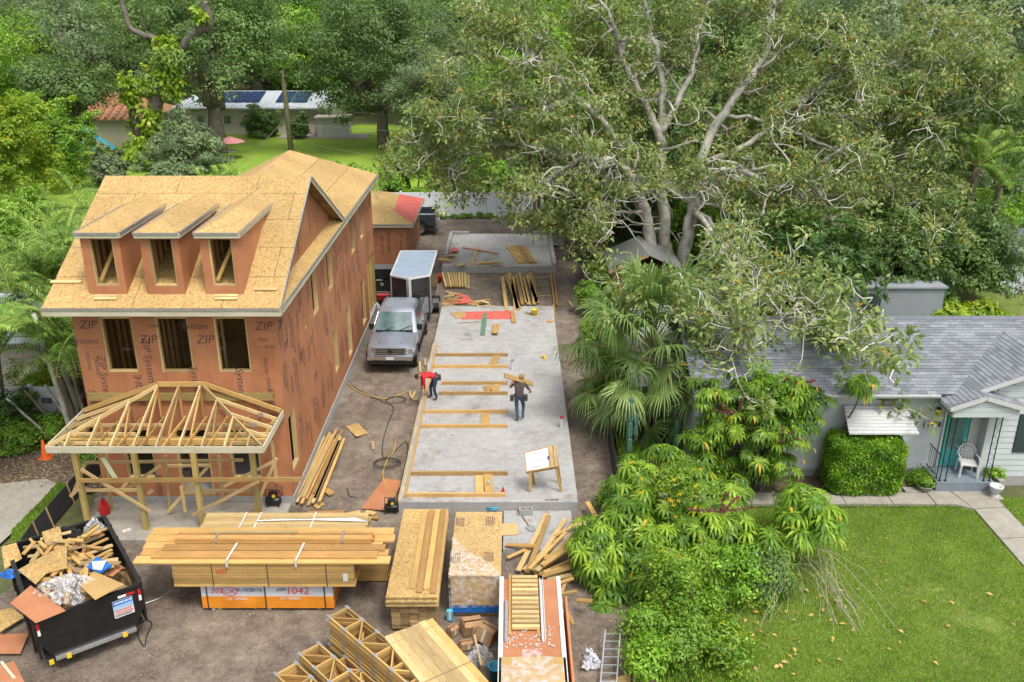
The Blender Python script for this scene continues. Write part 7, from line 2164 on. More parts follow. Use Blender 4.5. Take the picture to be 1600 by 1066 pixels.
# leaning bare stems by the white fence
for i,(px0,py0,px1,py1,Y0,Y1,r,lab) in enumerate(((120,700,52,490,27.2,27.6,.09,'leaning grey palm stem nearest the unfinished wall'),(130,690,62,500,27.8,28.4,.10,'thick leaning palm stem in the stem cluster'),(138,680,78,520,28.2,28.6,.11,'thick pale palm stem in the middle of the stem cluster'),
                                            (150,660,92,520,28.6,29,.09,'leaning palm stem right of the cluster middle'),(112,665,70,600,28.2,28.4,.05,'thin leaning stem across the white fence'),(90,665,38,610,28.0,28.6,.05,'second thin leaning stem across the white fence'),(60,665,10,622,27.6,27.9,.05,'third thin stem leaning low across the white fence'),(145,700,100,540,27.4,27.6,.06,'slim green-grey stem beside the house corner'))):
    a = np.array(atY(px0,py0,Y0)); b_ = np.array(atY(px1,py1,Y1))
    k_ = max(a[2],0) / max(b_[2] - a[2],.1); a2 = a - (b_ - a) * k_ ; a2[2] = -.1
    m_ = MB(); m_.tube(bend_path(a2,b_,rs,7,.02),[r * 1.1] * 4 + [r * .9] * 4,8)
    tag(m_.build('palm_stem',M['bark_palm'] if i % 2 else M['bark_grey'],None,smooth=True),lab,'palm stem','leaning stems by the white fence')
# weeds along fences and low groundcover on the left
for i,(px,py,Y,r,h,mat,lab) in enumerate(((30,690,27.6,.9,1.0,'bright','low leafy bush on the mulch before the white fence'),(15,650,28.3,1.0,1.6,'dark','darker bush before the left end of the white fence'),(95,680,28.2,.7,.9,'bright','leafy bush at the foot of the leaning stems'),(70,590,30.6,1.1,2.0,'lime','yellow-green bush peeking over the white fence'),(130,660,28.9,.6,1.0,'oak','small dark bush between stems and wall'),
                                                 (150,720,26.4,.45,.6,'palm','grassy tuft beside the unfinished wall'))):
    d = ray(px,py); x = d.x / d.y * Y
    shrub(lab,(x,Y,-.05),r,h,mat,400 + i,.13,int(50 + 40 * r),60,.24)
for k in range(16):
    x = -5.4 + k * .62 + R_.uniform(-.2,.2)
    if -1 < x < 0: continue
    shrub('small weed tuft growing along the foot of the white back fence',(x,60.9 + R_.uniform(-.1,.15),-.02),.28,R_.uniform(.25,.5),'bright',500 + k % 3,.12,14,22,.12,'weed','weeds along the white fence','weed')

# ================================================================== fan palm on the right
rs = np.random.RandomState(9)
fpb = Vector((4.75,28.9,0))
fpalm = thing('fan_palm','big fan palm with drooping split blades between the slab and the bungalow','palm',tuple(fpb))
tr0 = MB(); tp_ = bend_path((0,0,-.2),(.1,-.1,2.9),rs,6,.03); tr0.tube(tp_,[.32,.28,.26,.25,.26,.28,.22],12); tr0.build('trunk',M['bark_palm'],fpalm,local=True,smooth=True)
V,Fc,var = [],[],[]; pet = MB()
top = np.array([.1,-.1,2.75])
NF = 72
for k in range(NF):
    az = k * 2.399963 + rs.randn() * .2
    el = math.radians(80 - 110 * (k / NF) ** .9 + 8 * rs.randn())
    Lp = (1.7 if k % 3 else 1.0) + .5 * rs.rand()
    d0 = np.array([math.cos(az) * math.cos(el),math.sin(az) * math.cos(el),math.sin(el)])
    d1 = unit((d0 + np.array([0,0,-.25]))[None])[0]
    p0 = top + np.array([0,0,.9 - 1.4 * k / NF]); p1 = p0 + d0 * Lp * .6; p2 = p1 + d1 * Lp * .55
    pet.tube([p0,p1,p2],[.03,.022,.016],5,cap=False)
    ax_ = unit((d1 + np.array([0,0,-.15]))[None])[0]
    sd_v = unit(np.cross(ax_,[0,0,1.0])[None])[0]; nn_ = np.cross(sd_v,ax_)
    ro = rs.randn() * .5; sd_v,nn_ = sd_v * math.cos(ro) + nn_ * math.sin(ro),nn_ * math.cos(ro) - sd_v * math.sin(ro)
    NB = 34; Lb = 1.1 + .4 * rs.rand(); v0 = .25 + .5 * rs.rand()
    for j in range(NB):
        a = math.radians(-128 + 256 * j / (NB - 1))
        bd = ax_ * math.cos(a) + sd_v * math.sin(a) + nn_ * (.22 * math.cos(a * 1.5)); bd /= np.linalg.norm(bd)
        l = Lb * (.72 + .28 * math.cos(a * .6)) * (.8 + .3 * rs.rand())
        q0,q1 = p2,p2 + bd * l * .45
        b2 = bd + np.array([0,0,-.35 - .35 * rs.rand()]) + rs.randn(3) * .08; b2 /= np.linalg.norm(b2); q2 = q1 + b2 * l * .3
        b3 = b2 + np.array([0,0,-1.1 - .7 * rs.rand()]); b3 /= np.linalg.norm(b3); q3 = q2 + b3 * l * .3
        ws = unit(np.cross(bd,nn_)[None])[0]
        strip(V,Fc,var,[q0,q1,q2,q3],[.012,.068,.038,.005],ws,float(np.clip(v0 + .16 * rs.randn(),0,1)))
mesh_obj('fronds',mesh_from('fronds',V,Fc,var,GREENS['fan']),fpalm)
pet.build('leaf_stalks',M['palm_rib'],fpalm,local=True)
V,Fc,var = [],[],[]
for k in range(260):                                    # dry brown skirt under the crown
    az = rs.rand() * 6.28; p0 = top + np.array([math.cos(az) * .25,math.sin(az) * .25,-.2 - .8 * rs.rand()])
    d = np.array([math.cos(az),math.sin(az),-1.2 + .4 * rs.randn()]); d /= np.linalg.norm(d)
    p1 = p0 + d * .5; p2 = p1 + unit((d + np.array([0,0,-.8]))[None])[0] * .5
    strip(V,Fc,var,[p0,p1,p2],[.03,.035,.006],unit(np.cross(d,[0,0,1.0])[None])[0],rs.rand())
mesh_obj('dry_skirt',mesh_from('dry_skirt',V,Fc,var,m_leaf('dry_palm',(.16,.11,.06),(.28,.21,.12),(.42,.34,.21),trans=.1,gain=1)),fpalm)

# ================================================================== umbrella trees (big palmate leaves)
def umbrella_leaf(V,Fc,var,c,axis,n,L,droop,rs,v0,w=.072):
    axis = axis / np.linalg.norm(axis)
    s1 = unit(np.cross(axis,[.3,.2,1.0])[None])[0]; s2 = np.cross(axis,s1)
    ph = rs.rand() * 6.28
    for k in range(n):
        a = ph + 2 * math.pi * k / n + rs.randn() * .06
        out = s1 * math.cos(a) + s2 * math.sin(a)
        l = L * (.85 + .25 * rs.rand()); p = np.array(c,float); d = out * .95 + axis * .45; pts = [p]
        for j in range(5):
            d = d / np.linalg.norm(d); p = p + d * l / 5; pts.append(p); d = d + np.array([0,0,-droop * (.35 + .2 * j)]) - axis * .05
        wid = unit(np.cross(out,axis)[None])[0]
        strip(V,Fc,var,pts,[.012,w * .75,w,w * .95,w * .6,.008],wid,float(np.clip(v0 + .13 * rs.randn(),0,.94)) if rs.rand() > .012 else 1.0)
def umbrella_tree(label,base,spots,seed,L=.30,nl=11,flowers=(),extra=None):
    rs = np.random.RandomState(seed)
    t = thing('umbrella_tree',label,'tree',base)
    off = np.array(base)
    V,Fc,var = [],[],[]; pet = MB(); wd_ = MB()
    for (c,n_,spread,h) in spots:
        c = np.array(c,float) - off
        br = bend_path((rs.randn() * .1,rs.randn() * .1,-.1),c - np.array([0,0,.25]),rs,6,.08)
        wd_.tube(br,[.055,.05,.045,.04,.035,.03,.025],6)
        for k in range(n_):
            e = unit((rs.randn(3) + np.array([0,-.25,.35]))[None])[0]
            p = c + e * spread * (.55 + .5 * rs.rand()) * np.array([1,1,h])
            pet.tube([c - np.array([0,0,.15]),(c + p) / 2 + np.array([0,0,.08]),p],[.012,.009,.007],4,cap=False)
            ax = unit((e * .55 + np.array([0,0,.9]) + rs.randn(3) * .12)[None])[0]
            umbrella_leaf(V,Fc,var,p,ax,nl + rs.randint(-1,3),1.3 * L * (.85 + .35 * rs.rand()),.7 + .4 * rs.rand(),rs,.12 + .7 * rs.rand())
    mesh_obj('leaves',mesh_from('leaves',V,Fc,var,GREENS['umbrella']),t)
    pet.build('leaf_stalks',M['palm_rib'],t,local=True); wd_.build('stems',M['bark_oak'],t,local=True,smooth=True)
    for (c,dirs) in flowers:
        c = np.array(c) - off; fb_ = MB()
        for (dx,dy,dz,l) in dirs:
            pts = bend_path(c,c + np.array([dx,dy,dz]) * l,rs,8,.06)
            fb_.tube(pts,[.018] * 9,5)
            for q in range(40):
                f = rs.rand(); p = pts[min(int(f * 8),7)] + rs.randn(3) * .02
                fb_.tube([p,p + unit(rs.randn(1,3))[0] * .05],[.02,.014],4)
        fb_.build('flower_spike',M['flower_red'],t,local=True)
    return t
M['flower_red'] = m_plain('dark_red_flower_spike',(.17,.05,.045),.8,vary=.4,scale=20)
def sp(px,py,Y,n,s,h=.8): return (tuple(atY(px,py,Y)),n,s,h)
umbrella_tree('umbrella tree with drooping palmate leaves and red flower arms against the bungalow wall',(7.3,24.9,0),[sp(1150,615,25.2,26,.75),sp(1200,640,24.9,26,.75),sp(1250,660,25,22,.65),sp(1180,700,24.4,26,.75),sp(1130,660,24.8,22,.7),sp(1215,730,24.2,20,.6),sp(1270,625,25,14,.5),sp(1150,735,24.2,16,.55),sp(1235,690,24.3,18,.6),sp(1105,610,25.0,20,.65),sp(1100,690,24.5,20,.65),sp(1175,665,24.2,22,.7),sp(1200,600,25.2,16,.6),sp(1238,612,25,16,.5)],1,
              flowers=((tuple(atY(1152,650,24.3)),((-.6,-.1,.5,1.0),(.1,-.2,.9,.9),(.8,-.1,.1,.9),(-.9,0,.25,.8))),(tuple(atY(1225,690,24.0)),((.8,0,.2,.7),(-.2,-.1,.9,.6),(-.7,-.2,.2,.6),(.5,0,.7,.6))),(tuple(atY(1245,600,25)),((.9,-.1,.25,.6),(-.8,0,.45,.6)))))
umbrella_tree('single umbrella plant branch with a round leaf head before the shingle roof',(9.9,25.3,0),[sp(1348,600,24.9,15,.5,.7)],2,L=.34)
umbrella_tree('large umbrella tree massing beside the scrap lumber and the ladder',(3.9,20.2,0),[sp(935,830,20.6,20,.55),sp(965,860,20.2,22,.6),sp(930,885,19.9,20,.5),sp(985,810,20.8,22,.6),sp(960,920,19.5,20,.55),sp(1010,850,20.2,18,.6),sp(1090,755,22.4,20,.65),sp(1140,770,22.2,20,.65),sp(1060,735,22.9,18,.6),sp(1000,740,22.8,22,.65),sp(1040,720,23,22,.65),sp(985,760,22.4,16,.55),sp(1040,790,21.4,14,.6),sp(925,850,20.2,18,.55),sp(945,950,19.2,16,.5),sp(1000,900,19.6,20,.6),sp(985,780,21.6,18,.6),sp(1040,850,20.2,18,.6),sp(1010,960,18.8,18,.55),sp(1050,990,18.4,16,.5),sp(990,1010,18.1,10,.4)],3,L=.36)
umbrella_tree('middle umbrella tree with deep shaded leaves and red flower arms',(5.4,20.4,0),[sp(1080,850,20.2,24,.7),sp(1110,880,19.8,24,.7),sp(1140,830,20.6,20,.7),sp(1060,890,19.7,22,.6),sp(1110,800,21.2,16,.6),sp(1070,930,19.2,14,.5),sp(1160,880,20,22,.65),sp(1190,850,20.3,18,.6),sp(1130,920,19.4,18,.6),sp(1180,920,19.6,16,.6),sp(1090,820,20.6,18,.6),sp(1100,970,18.8,16,.55),sp(1150,960,19.1,16,.5),sp(1200,890,19.9,16,.5)],4,L=.37,
              flowers=((tuple(atY(1125,800,20.5)),((-.9,-.1,.15,1.0),(.9,-.1,.2,1.0),(.1,-.2,.9,.8),(.6,0,.6,.8))),))
umbrella_tree('outer umbrella plant arching over the lawn beside dry vines',(6.9,20.6,0),[sp(1255,790,20.9,24,.65),sp(1285,815,20.7,20,.55),sp(1230,825,20.4,18,.55),sp(1195,905,19.6,14,.5)],5,L=.40)
# feathery yellow-bells shrub between the umbrella trees and low growth beneath
def px_at(px,py,Y): d = ray(px,py); return d.x / d.y * Y
for i,(px,py,Y,r,h,mat,lab,lf_) in enumerate(((1065,765,21.3,.85,3.0,'umbrella','bright feathery shrub with orange blossoms among the umbrella trees',.1),(1040,960,18.7,.75,2.0,'umbrella','bright feathery shrub at the foot of the large umbrella tree',.09),(1080,1010,18.0,.7,1.5,'hedge','leafy shrub at the street end of the planting',.09),(1140,940,19.2,.75,1.7,'hedge','mixed green shrub under the middle umbrella tree',.1),(1000,1020,17.6,.5,1.1,'bright','young leafy shrub beside the ladder',.09),
                                                       (1190,960,19.4,.6,1.2,'oak','shaded shrub at the lawn edge of the planting',.1),(1240,770,22.0,.4,1.5,'umbrella','small feathery plant beside the garden path',.08),(960,760,23.6,.45,.9,'bright','small shrub by the cactus',.09),(1110,700,24.9,.8,2.0,'hedge','leafy shrub behind the umbrella trees at the bungalow corner',.1),(1205,570,24.7,.8,4.2,'hedge','light green feathery tree top before the shingle roof',.12),(930,600,31.0,.5,1.1,'bright','bright vine bush on the side fence by the palm',.1),(925,520,36.5,.5,1.5,'bright','bright vine climbing the side fence beside the carport',.12),(918,470,41,.5,1.6,'bright','bright vine on the side fence by the shed',.12),(1440,740,25.1,.3,.4,'hedge','small green plant at the porch corner',.07),(1060,1060,16.9,.6,1.2,'bright','loose green shrub at the street corner of the planting',.1),(1120,1060,17.0,.6,1.0,'umbrella','leafy shrub at the lawn corner of the planting',.1),(1010,1070,16.4,.5,1.1,'hedge','young shrub by the ladder foot',.1))):
    shrub(lab,(px_at(px,py,Y),Y,-.05),r,h,mat,600 + i,lf_,int(45 + 45 * r),42,.27)
rs = np.random.RandomState(71)
fl_ = MB()
for k in range(9):
    p = atY(1065 + rs.randn() * 28,775 + rs.randn() * 22,20.45 + .2 * rs.rand())
    for j in range(5):
        a = j * 1.257; fl_.quad([p,p + Vector((.05 * math.cos(a - .3),-.02,.05 * math.sin(a - .3))),p + Vector((.07 * math.cos(a),-.03,.07 * math.sin(a))),p + Vector((.05 * math.cos(a + .3),-.02,.05 * math.sin(a + .3)))])
tag(fl_.build('orange_blossoms',M['yellow'],None),'scattered orange blossoms on the feathery shrub','flowers',kind='stuff')
# clipped hedge bush in front of the bungalow
rs = np.random.RandomState(15)
hb = thing('hedge_bush','clipped rounded square bush in front of the bungalow wall','bush',(11.0,24.75,0))
n = 26000
u_ = rs.rand(n,3) * 2 - 1
f_ = rs.randint(0,5,n); ax_i = np.array([0,0,1,1,2])[f_]; sg_ = np.array([-1,1,-1,1,1])[f_]
u_[np.arange(n),ax_i] = sg_ * (1 - .25 * rs.rand(n) ** 2)
P_ = np.sign(u_) * np.abs(u_) ** .9
rad = (np.abs(P_) ** 5).sum(1) ** .2; P_ = P_ / np.maximum(rad,1)[:,None]
bum = 1 + .07 * np.sin(P_[:,:1] * 7 + 1) * np.cos(P_[:,1:2] * 8) * np.sin(P_[:,2:] * 6 + 2) + .03 * rs.randn(n,1)
pos = P_ * bum * np.array([1.12,.60,.92]) + np.array([0,0,.93])
nor = unit(P_ ** 3 + .6 * rs.randn(n,3)); D = unit(np.cross(nor,rs.randn(n,3)) + .5 * unit(P_) + np.array([0,0,.3]))
lf = .055 + .045 * rs.rand(n)
mesh_obj('foliage',leaf_mesh('foliage',pos,D,nor,lf,lf * .55,np.clip(.1 + .25 * (np.sin(P_[:,0] * 5) * np.cos(P_[:,2] * 6) + 1) + .4 * rs.rand(n),0,.94),GREENS['hedge']),hb)
m_ = MB()
for k in range(9): m_.tube(bend_path((rs.randn() * .15,rs.randn() * .1,-.1),(rs.uniform(-.9,.9),rs.uniform(-.4,.4),rs.uniform(.7,1.6)),rs,4,.12),[.04,.035,.03,.02,.012],5)
m_.build('stems',M['bark_oak'],hb,local=True)
shrub('green plant growing in the clay bowl',(13.0,24.62,.16),.24,.34,'hedge',701,.08,22,40,.1,'potted_plant',None,'plant')
shrub('green plant behind the block stack by the porch',(15.3,24.98,.0),.28,.7,'bright',702,.1,24,36,.12,'potted_plant',None,'plant')
# column cactus
ca = thing('column_cactus','blue-green column cactus standing before the fan palm','cactus',(3.95,26.3,0))
M['cactus'] = m_plain('cactus_skin',(.09,.20,.14),.6,vary=.25,scale=5)
def cactus_col(p,segs,r,name='column'):
    b = MB(); z = 0; n_ = 14
    for L_ in segs:
        prof = [(.55,0),(.95,.12),(1,.5),(.9,.88),(.5,1)]
        base_ = len(b.v)
        for (q,t) in prof:
            for k in range(n_):
                a = 2 * math.pi * k / n_; rr_ = r * q * (1 if k % 2 else .78)
                b.v.append((p[0] + rr_ * math.cos(a),p[1] + rr_ * math.sin(a),p[2] + z + t * L_))
        for i in range(4):
            for k in range(n_):
                k2 = (k + 1) % n_; b.f.append((base_ + i * n_ + k,base_ + i * n_ + k2,base_ + (i + 1) * n_ + k2,base_ + (i + 1) * n_ + k)); b.m.append(0)
        b.f.append(tuple(base_ + 4 * n_ + k for k in range(n_))); b.m.append(0)
        z += L_ * .95
    return b.build(name,M['cactus'],ca,local=True)
cactus_col((-.08,0,-.1),(.55,.6,.6,.5,.4),.10); cactus_col((.1,-.05,1.1),(.4,.4),.08,'side_column'); cactus_col((1.5,.2,-.1),(.6,.6,.5),.09)
# dry hanging vines over the lawn
dv_ = thing('dry_vines','tangle of pale dry hanging vines over the lawn edge','vines',(7.2,19.6,0))
rs = np.random.RandomState(33)
for k in range(34):
    t0 = np.array(atY(1255 + rs.randn() * 22,870 + rs.randn() * 14,20.4)); b = MB()
    e = np.array([t0[0] + rs.randn() * 1.3 - .3,t0[1] - .2 - 2.4 * rs.rand(),.02])
    b.tube(bend_path(t0,e,rs,9,.22,.25),.004 + .005 * rs.rand(),4,cap=False); b.build('vine',M['dry_vine'] if 'dry_vine' in M else M.setdefault('dry_vine',m_plain('dry_vine',(.40,.36,.26),.9,vary=.3)),dv_)
# fallen leaves and grass
rs = np.random.RandomState(51)
n = 100
pos = np.stack([5.4 + np.abs(rs.randn(n)) * 2.3,19.6 - np.abs(rs.randn(n)) * 1.9,np.full(n,.045)],1); far_ = rs.rand(n) < .2; pos[far_,0] = 5 + 8 * rs.rand(far_.sum()); pos[far_,1] = 15 + 8 * rs.rand(far_.sum())
D = unit(np.stack([rs.randn(n),rs.randn(n),.1 * rs.randn(n)],1)); lf = .10 + .1 * rs.rand(n)
lt = mesh_obj('fallen_leaves',leaf_mesh('fallen_leaves',pos,D,np.tile([0,0,1.],(n,1)) + .2 * rs.randn(n,3),lf,lf * .5,rs.rand(n),m_leaf('fallen_leaf',(.34,.20,.07),(.45,.32,.14),(.55,.36,.05),trans=.1,gain=1)))
tag(lt,'fallen tan and yellow leaves scattered on the lawn','leaves',kind='stuff')
def grass(name,label,poly,n,h,seed,z=-.01,mat='grass',wd=.012):
    r = np.random.RandomState(seed); P_ = np.array(poly); lo,hi = P_.min(0),P_.max(0)
    x = lo[0] + (hi[0] - lo[0]) * r.rand(n * 2); y = lo[1] + (hi[1] - lo[1]) * r.rand(n * 2)
    k = in_poly(x,y,poly) & (fnoise(x * 5,y * 5,seed + 9) + .5 * fnoise(x * 1.1,y * 1.1,seed + 3) > -1.0 + .5 * r.rand(n * 2)); x,y = x[k][:n],y[k][:n]; m = len(x)
    patch = fnoise(x * 2.2,y * 2.2,seed); hh = h * (.6 + .8 * r.rand(m)) * (1 + .35 * patch)
    a = r.rand(m) * 6.28; lean = .5 * r.rand(m)
    D = unit(np.stack([np.cos(a) * lean,np.sin(a) * lean,np.ones(m)],1)); U = np.stack([np.cos(a),np.sin(a),.2 * np.ones(m)],1)
    o = mesh_obj(name,leaf_mesh(name,np.stack([x,y,np.full(m,z)],1),D,U,hh,wd + hh * .12,np.clip(.42 + .36 * patch + .22 * fnoise(x * 6,y * 6,seed + 1) + .18 * r.randn(m),0,.94),GREENS[mat]))
    return tag(o,label,'grass',kind='stuff')
grass('lawn_grass','short green grass of the bungalow lawn',[(4.3,13),(17.5,13),(17.5,24.0),(15.15,24.2),(15.05,23.5),(15.0,14),(13.9,14),(14.0,23.4),(13.5,23.70),(4.3,23.70)],250000,.05,61)
grass('verge_grass','rough grass strip between the driveway and the silt fence',[tuple(at(*p)[:2]) for p in ((20,832),(92,757),(128,762),(60,838),(20,870))],9000,.12,62,.02)
grass('side_weeds','weeds and dry grass along the side fence',[(3.4,13.5),(5.6,13.5),(5.4,18),(4.6,20),(4.6,26),(5.6,40),(5.2,58),(4.6,58),(4.0,40),(3.6,26)],40000,.17,63,-.05)
n = 9000; r = np.random.RandomState(64)                  # chopped straw and chips on the mulch
pos = np.stack([-19 + 6.2 * r.rand(n),24.7 + 5 * r.rand(n),np.full(n,.02)],1); D = unit(np.stack([r.randn(n),r.randn(n),.25 * r.randn(n)],1)); lf = .06 + .12 * r.rand(n)
tag(mesh_obj('wood_chips',leaf_mesh('wood_chips',pos,D,np.tile([0,0,1.],(n,1)),lf,lf * .22,r.rand(n),m_leaf('wood_chip',(.14,.09,.05),(.27,.20,.13),(.42,.34,.24),trans=0.0,gain=1))),'chips and straw of the mulch bed by the driveway','mulch',kind='stuff')
n = 5200; r = np.random.RandomState(65)                  # crumbs, chips and leaf bits on the dirt
pos = np.stack([-13 + 16.5 * r.rand(n),13 + 47 * r.rand(n) ** 1.6,np.full(n,.006)],1)
kk = ~((pos[:,0] > -3.45) & (pos[:,0] < 2.05) & (pos[:,1] > 21.2) & (pos[:,1] < 41.4)) & ~((pos[:,0] > -12.8) & (pos[:,0] < -6.6) & (pos[:,1] > 21.6) & (pos[:,1] < 42.1)); pos = pos[kk]; n = len(pos)
D = unit(np.stack([r.randn(n),r.randn(n),.3 * r.randn(n)],1)); lf = .02 + .05 * r.rand(n) ** 2
tag(mesh_obj('dirt_crumbs',leaf_mesh('dirt_crumbs',pos,D,np.tile([0,0,1.],(n,1)),lf,lf * .6,r.rand(n),m_leaf('dirt_crumb',(.05,.035,.025),(.16,.12,.09),(.40,.33,.24),trans=0.0,gain=1))),'crumbs and chips scattered over the building lot','debris',kind='stuff')

# ================================================================== clutter behind the truck and on the slabs
c6 = lambda x,y: (560 + x / 4.4444,380 + y / 4.4444)
def P6(x,y,z): return at(*c6(x,y),z)
for i in range(9):
    x = 590 + i * 18
    plank('stacked_stud',P6(x - 6 + i,208,.12),P6(x + 18 - (10 if i > 4 else 0),300,.12),.10,.09,('wood_pale','wood')[i % 2],'pale stud in the row laid side by side behind the trailer','board','studs in a row behind the trailer')
for i,x in enumerate((750,765)): plank('stud',P6(x,218,.05),P6(x + 2,315,.05),.08,.05,'wood_pale','pale stud lying beside the stud row near the short slab','board','two studs beside the row')
b = MB(); p = P6(556,268,0); b.lathe([(.001,.01),(.17,.01),(.2,.36),(.21,.38),(.18,.38),(.16,.05),(.001,.05)],p,16); bk_ = b.build('bucket',M['red'],None,smooth=True); tag(bk_,'red bucket on the dirt beside the trailer','bucket')
for i in range(10):
    x = 1000 + i * 24; sk = (30,95,60,20,45,50,40,75,30,20)[i]
    z_ = .36 if i < 4 else .1
    plank('framing_board',P6(x,235 - (i % 3) * 14,z_),P6(x + sk,425 + (45 if i < 4 else 0) - (i % 2) * 12,z_),.17,.045,('wood','wood_orange','wood_treated')[i % 3],'framing board in the untidy pile at the far edge of the long slab','board','boards piled at the far slab edge')
for x0,y0,x1,y1 in ((1196,165,1240,370),(1336,215,1362,430),(1356,215,1382,432)):
    plank('red_stud',P6(x0,y0,.06),P6(x1,y1,.06),.09,.06,'wood_orange','reddish orange stud lying on the dirt past the far slab edge','board','reddish studs past the slab')
for y in (238,295,368): plank('cross_lath',P6(1225,y,.02),P6(1345,y - 3,.02),.05,.03,'wood_pale','thin lath lying across between the reddish studs','board','laths between the reddish studs')
flatsheet('red_underlay',[c6(712,530),c6(745,478),c6(1065,470),c6(1070,528)],SZ + .004,.008,'red_sheet','long red sheet spread across the far end of the slab')
flatsheet('red_underlay',[c6(640,425),c6(690,350),c6(760,365),c6(800,415)],.02,.01,'red_sheet','torn red sheet on the dirt before the far slab edge')
flatsheet('board_offcut',[c6(635,485),c6(740,475),c6(748,510),c6(680,525)],SZ + .014,.015,'osb','brown flaky offcut on the red sheet')
plank('green_plank',P6(880,490,SZ + .03),P6(862,638,SZ + .03),.2,.05,'green_board','green painted plank lying on the far part of the slab','plank')
plank('grey_rod',P6(690,555,SZ + .02),P6(870,545,SZ + .02),.03,.03,'wood_old','thin grey rod lying beside the green plank','rod')
t = thing('offcut_stack','small stack of pale offcuts beside the green plank on the slab','board',tuple(P6(950,600,SZ)))
for k in range(3): beam_obj('offcut',P6(955,562,SZ + .03 + k * .05),P6(948,625,SZ + .03 + k * .05),.3 - .03 * k,.045,M['wood_pale' if k % 2 else 'wood'],t)
b = MB(); p = P6(1222,500,SZ); b.lathe([(.001,0),(.13,0),(.15,.28),(.16,.3),(.13,.3),(.12,.03),(.001,.03)],p,14); tag(b.build('bucket',M['yellow'],None,smooth=True),'yellow bucket on the far corner of the long slab','bucket')
for (x0,y0,x1,y1,z_,w_,mt,lab) in ((1160,480,1195,492,SZ + .03,.14,'wood_old','short brown offcut beside the yellow bucket'),(1310,540,1348,545,SZ + .03,.25,'wood_orange','orange offcut at the slab edge towards the side fence'),(1068,470,1080,550,SZ + .05,.2,'wood_orange','orange board end resting on the red sheet'),(1355,430,1358,545,.25,.09,'wood','long thin board leaning on the far slab corner'),(1462,405,1490,445,.02,.09,'wood_pale','single pale offcut on the dirt by the side fence'),(425,825,430,895,.03,.09,'wood_pale','pale offcut beside the front wheel of the grey pickup'),(462,805,468,850,.03,.09,'wood_pale','second pale offcut between pickup and slab')):
    plank('offcut',P6(x0,y0,z_),P6(x1,y1,z_),w_,.05,mt,lab,'board')
rs = random.Random(19)
for grp,x0,x1,y0,y1,z_,n_ in (('scrap pieces before the far slab edge',790,930,395,445,.1,14),('scrap pieces at the slab corner by the trailer',590,655,405,465,.25,9),('scrap pieces on the near edge of the short slab',835,980,132,152,.4,10),('scrap pieces on the left corner of the short slab',585,660,65,130,.42,12),('scrap pieces by the boards of the short slab',670,740,143,155,.4,5),('scrap pieces on the dirt by the red sheet',600,700,330,400,.04,7)):
    for k in range(n_):
        p = P6(rs.uniform(x0,x1),rs.uniform(y0,y1),z_ + rs.uniform(0,.1)); a = rs.uniform(-.6,.6); l = rs.uniform(.15,.4)
        d = Vector((math.cos(a),math.sin(a),rs.uniform(-.1,.1))) * l
        plank('scrap_piece',p - d,p + d,rs.choice((.09,.14)),.04,rs.choice(('wood','wood_pale','wood_orange','wood_old')),'short offcut among the ' + grp,'board',grp)
flatsheet('red_underlay',[c6(625,55),c6(660,25),c6(700,45),c6(680,60)],.5,.01,'red_sheet','small orange-red scrap sheet on the short slab')
plank('cross_board',P6(725,30,.42),P6(970,72,.42),.09,.04,'wood_red','long reddish board lying across another on the short slab','board')
plank('cross_board',P6(828,28,.38),P6(788,152,.38),.14,.04,'wood','yellow board under the reddish one on the short slab','board')
for i in range(7):
    x = 1035 + i * 20
    plank('laid_stud',P6(x,20,.40),P6(x + 78,138,.40),.12,.09,'wood','stud in the slanted row laid on the short slab','board','studs laid on the short slab')
# machines left of the trailer
gn = thing('generator','red topped portable generator on the dirt beside the trailer nose','machine',tuple(P6(178,440,0)))
p = P6(178,440,0)
for dx in (-.38,.38):
    for dy in (-.25,.25): beam_obj('frame_post',p + Vector((dx,dy,0)),p + Vector((dx,dy,.65)),.04,.04,M['iron'],gn)
for z_ in (.08,.64):
    for q0,q1 in (((-.38,-.25),(.38,-.25)),((.38,-.25),(.38,.25)),((.38,.25),(-.38,.25)),((-.38,.25),(-.38,-.25))): beam_obj('frame_rail',p + Vector((*q0,z_)),p + Vector((*q1,z_)),.035,.035,M['iron'],gn)
box_obj('engine',tuple(p + Vector((-.32,-.2,.1))),tuple(p + Vector((.32,.2,.42))),M['black'],gn,bevel=.04)
box_obj('fuel_tank',tuple(p + Vector((-.33,-.2,.43))),tuple(p + Vector((.33,.2,.62))),M['red'],gn,bevel=.06)
tb = thing('tool_chest','open black tool chest on the dirt left of the trailer','tool box',tuple(P6(172,320,0)))
p = P6(172,320,0)
for lo_,hi_ in (((-.45,-.3,0),(.45,-.26,.55)),((-.45,.26,0),(.45,.3,.55)),((-.45,-.259,0),(-.41,.259,.55)),((.41,-.259,0),(.45,.259,.55)),((-.409,-.259,.02),(.409,.259,.06))): box_obj('chest_side',tuple(p + Vector(lo_)),tuple(p + Vector(hi_)),M['black'],tb)
box_obj('lid',tuple(p + Vector((-.45,.31,.5))),tuple(p + Vector((.45,.35,1.0))),M['black'],tb)
box_obj('tray',tuple(p + Vector((-.35,-.2,.35))),tuple(p + Vector((-.05,.15,.5))),M['steel'],tb); box_obj('latch',tuple(p + Vector((-.08,-.33,.3))),tuple(p + Vector((.08,-.301,.45))),M['steel'],tb)
crumple('cement_bag',P6(100,455,.02),(.4,.4,.35),'wrap_white','crumpled pale bag against the tall house foundation','bag',77)
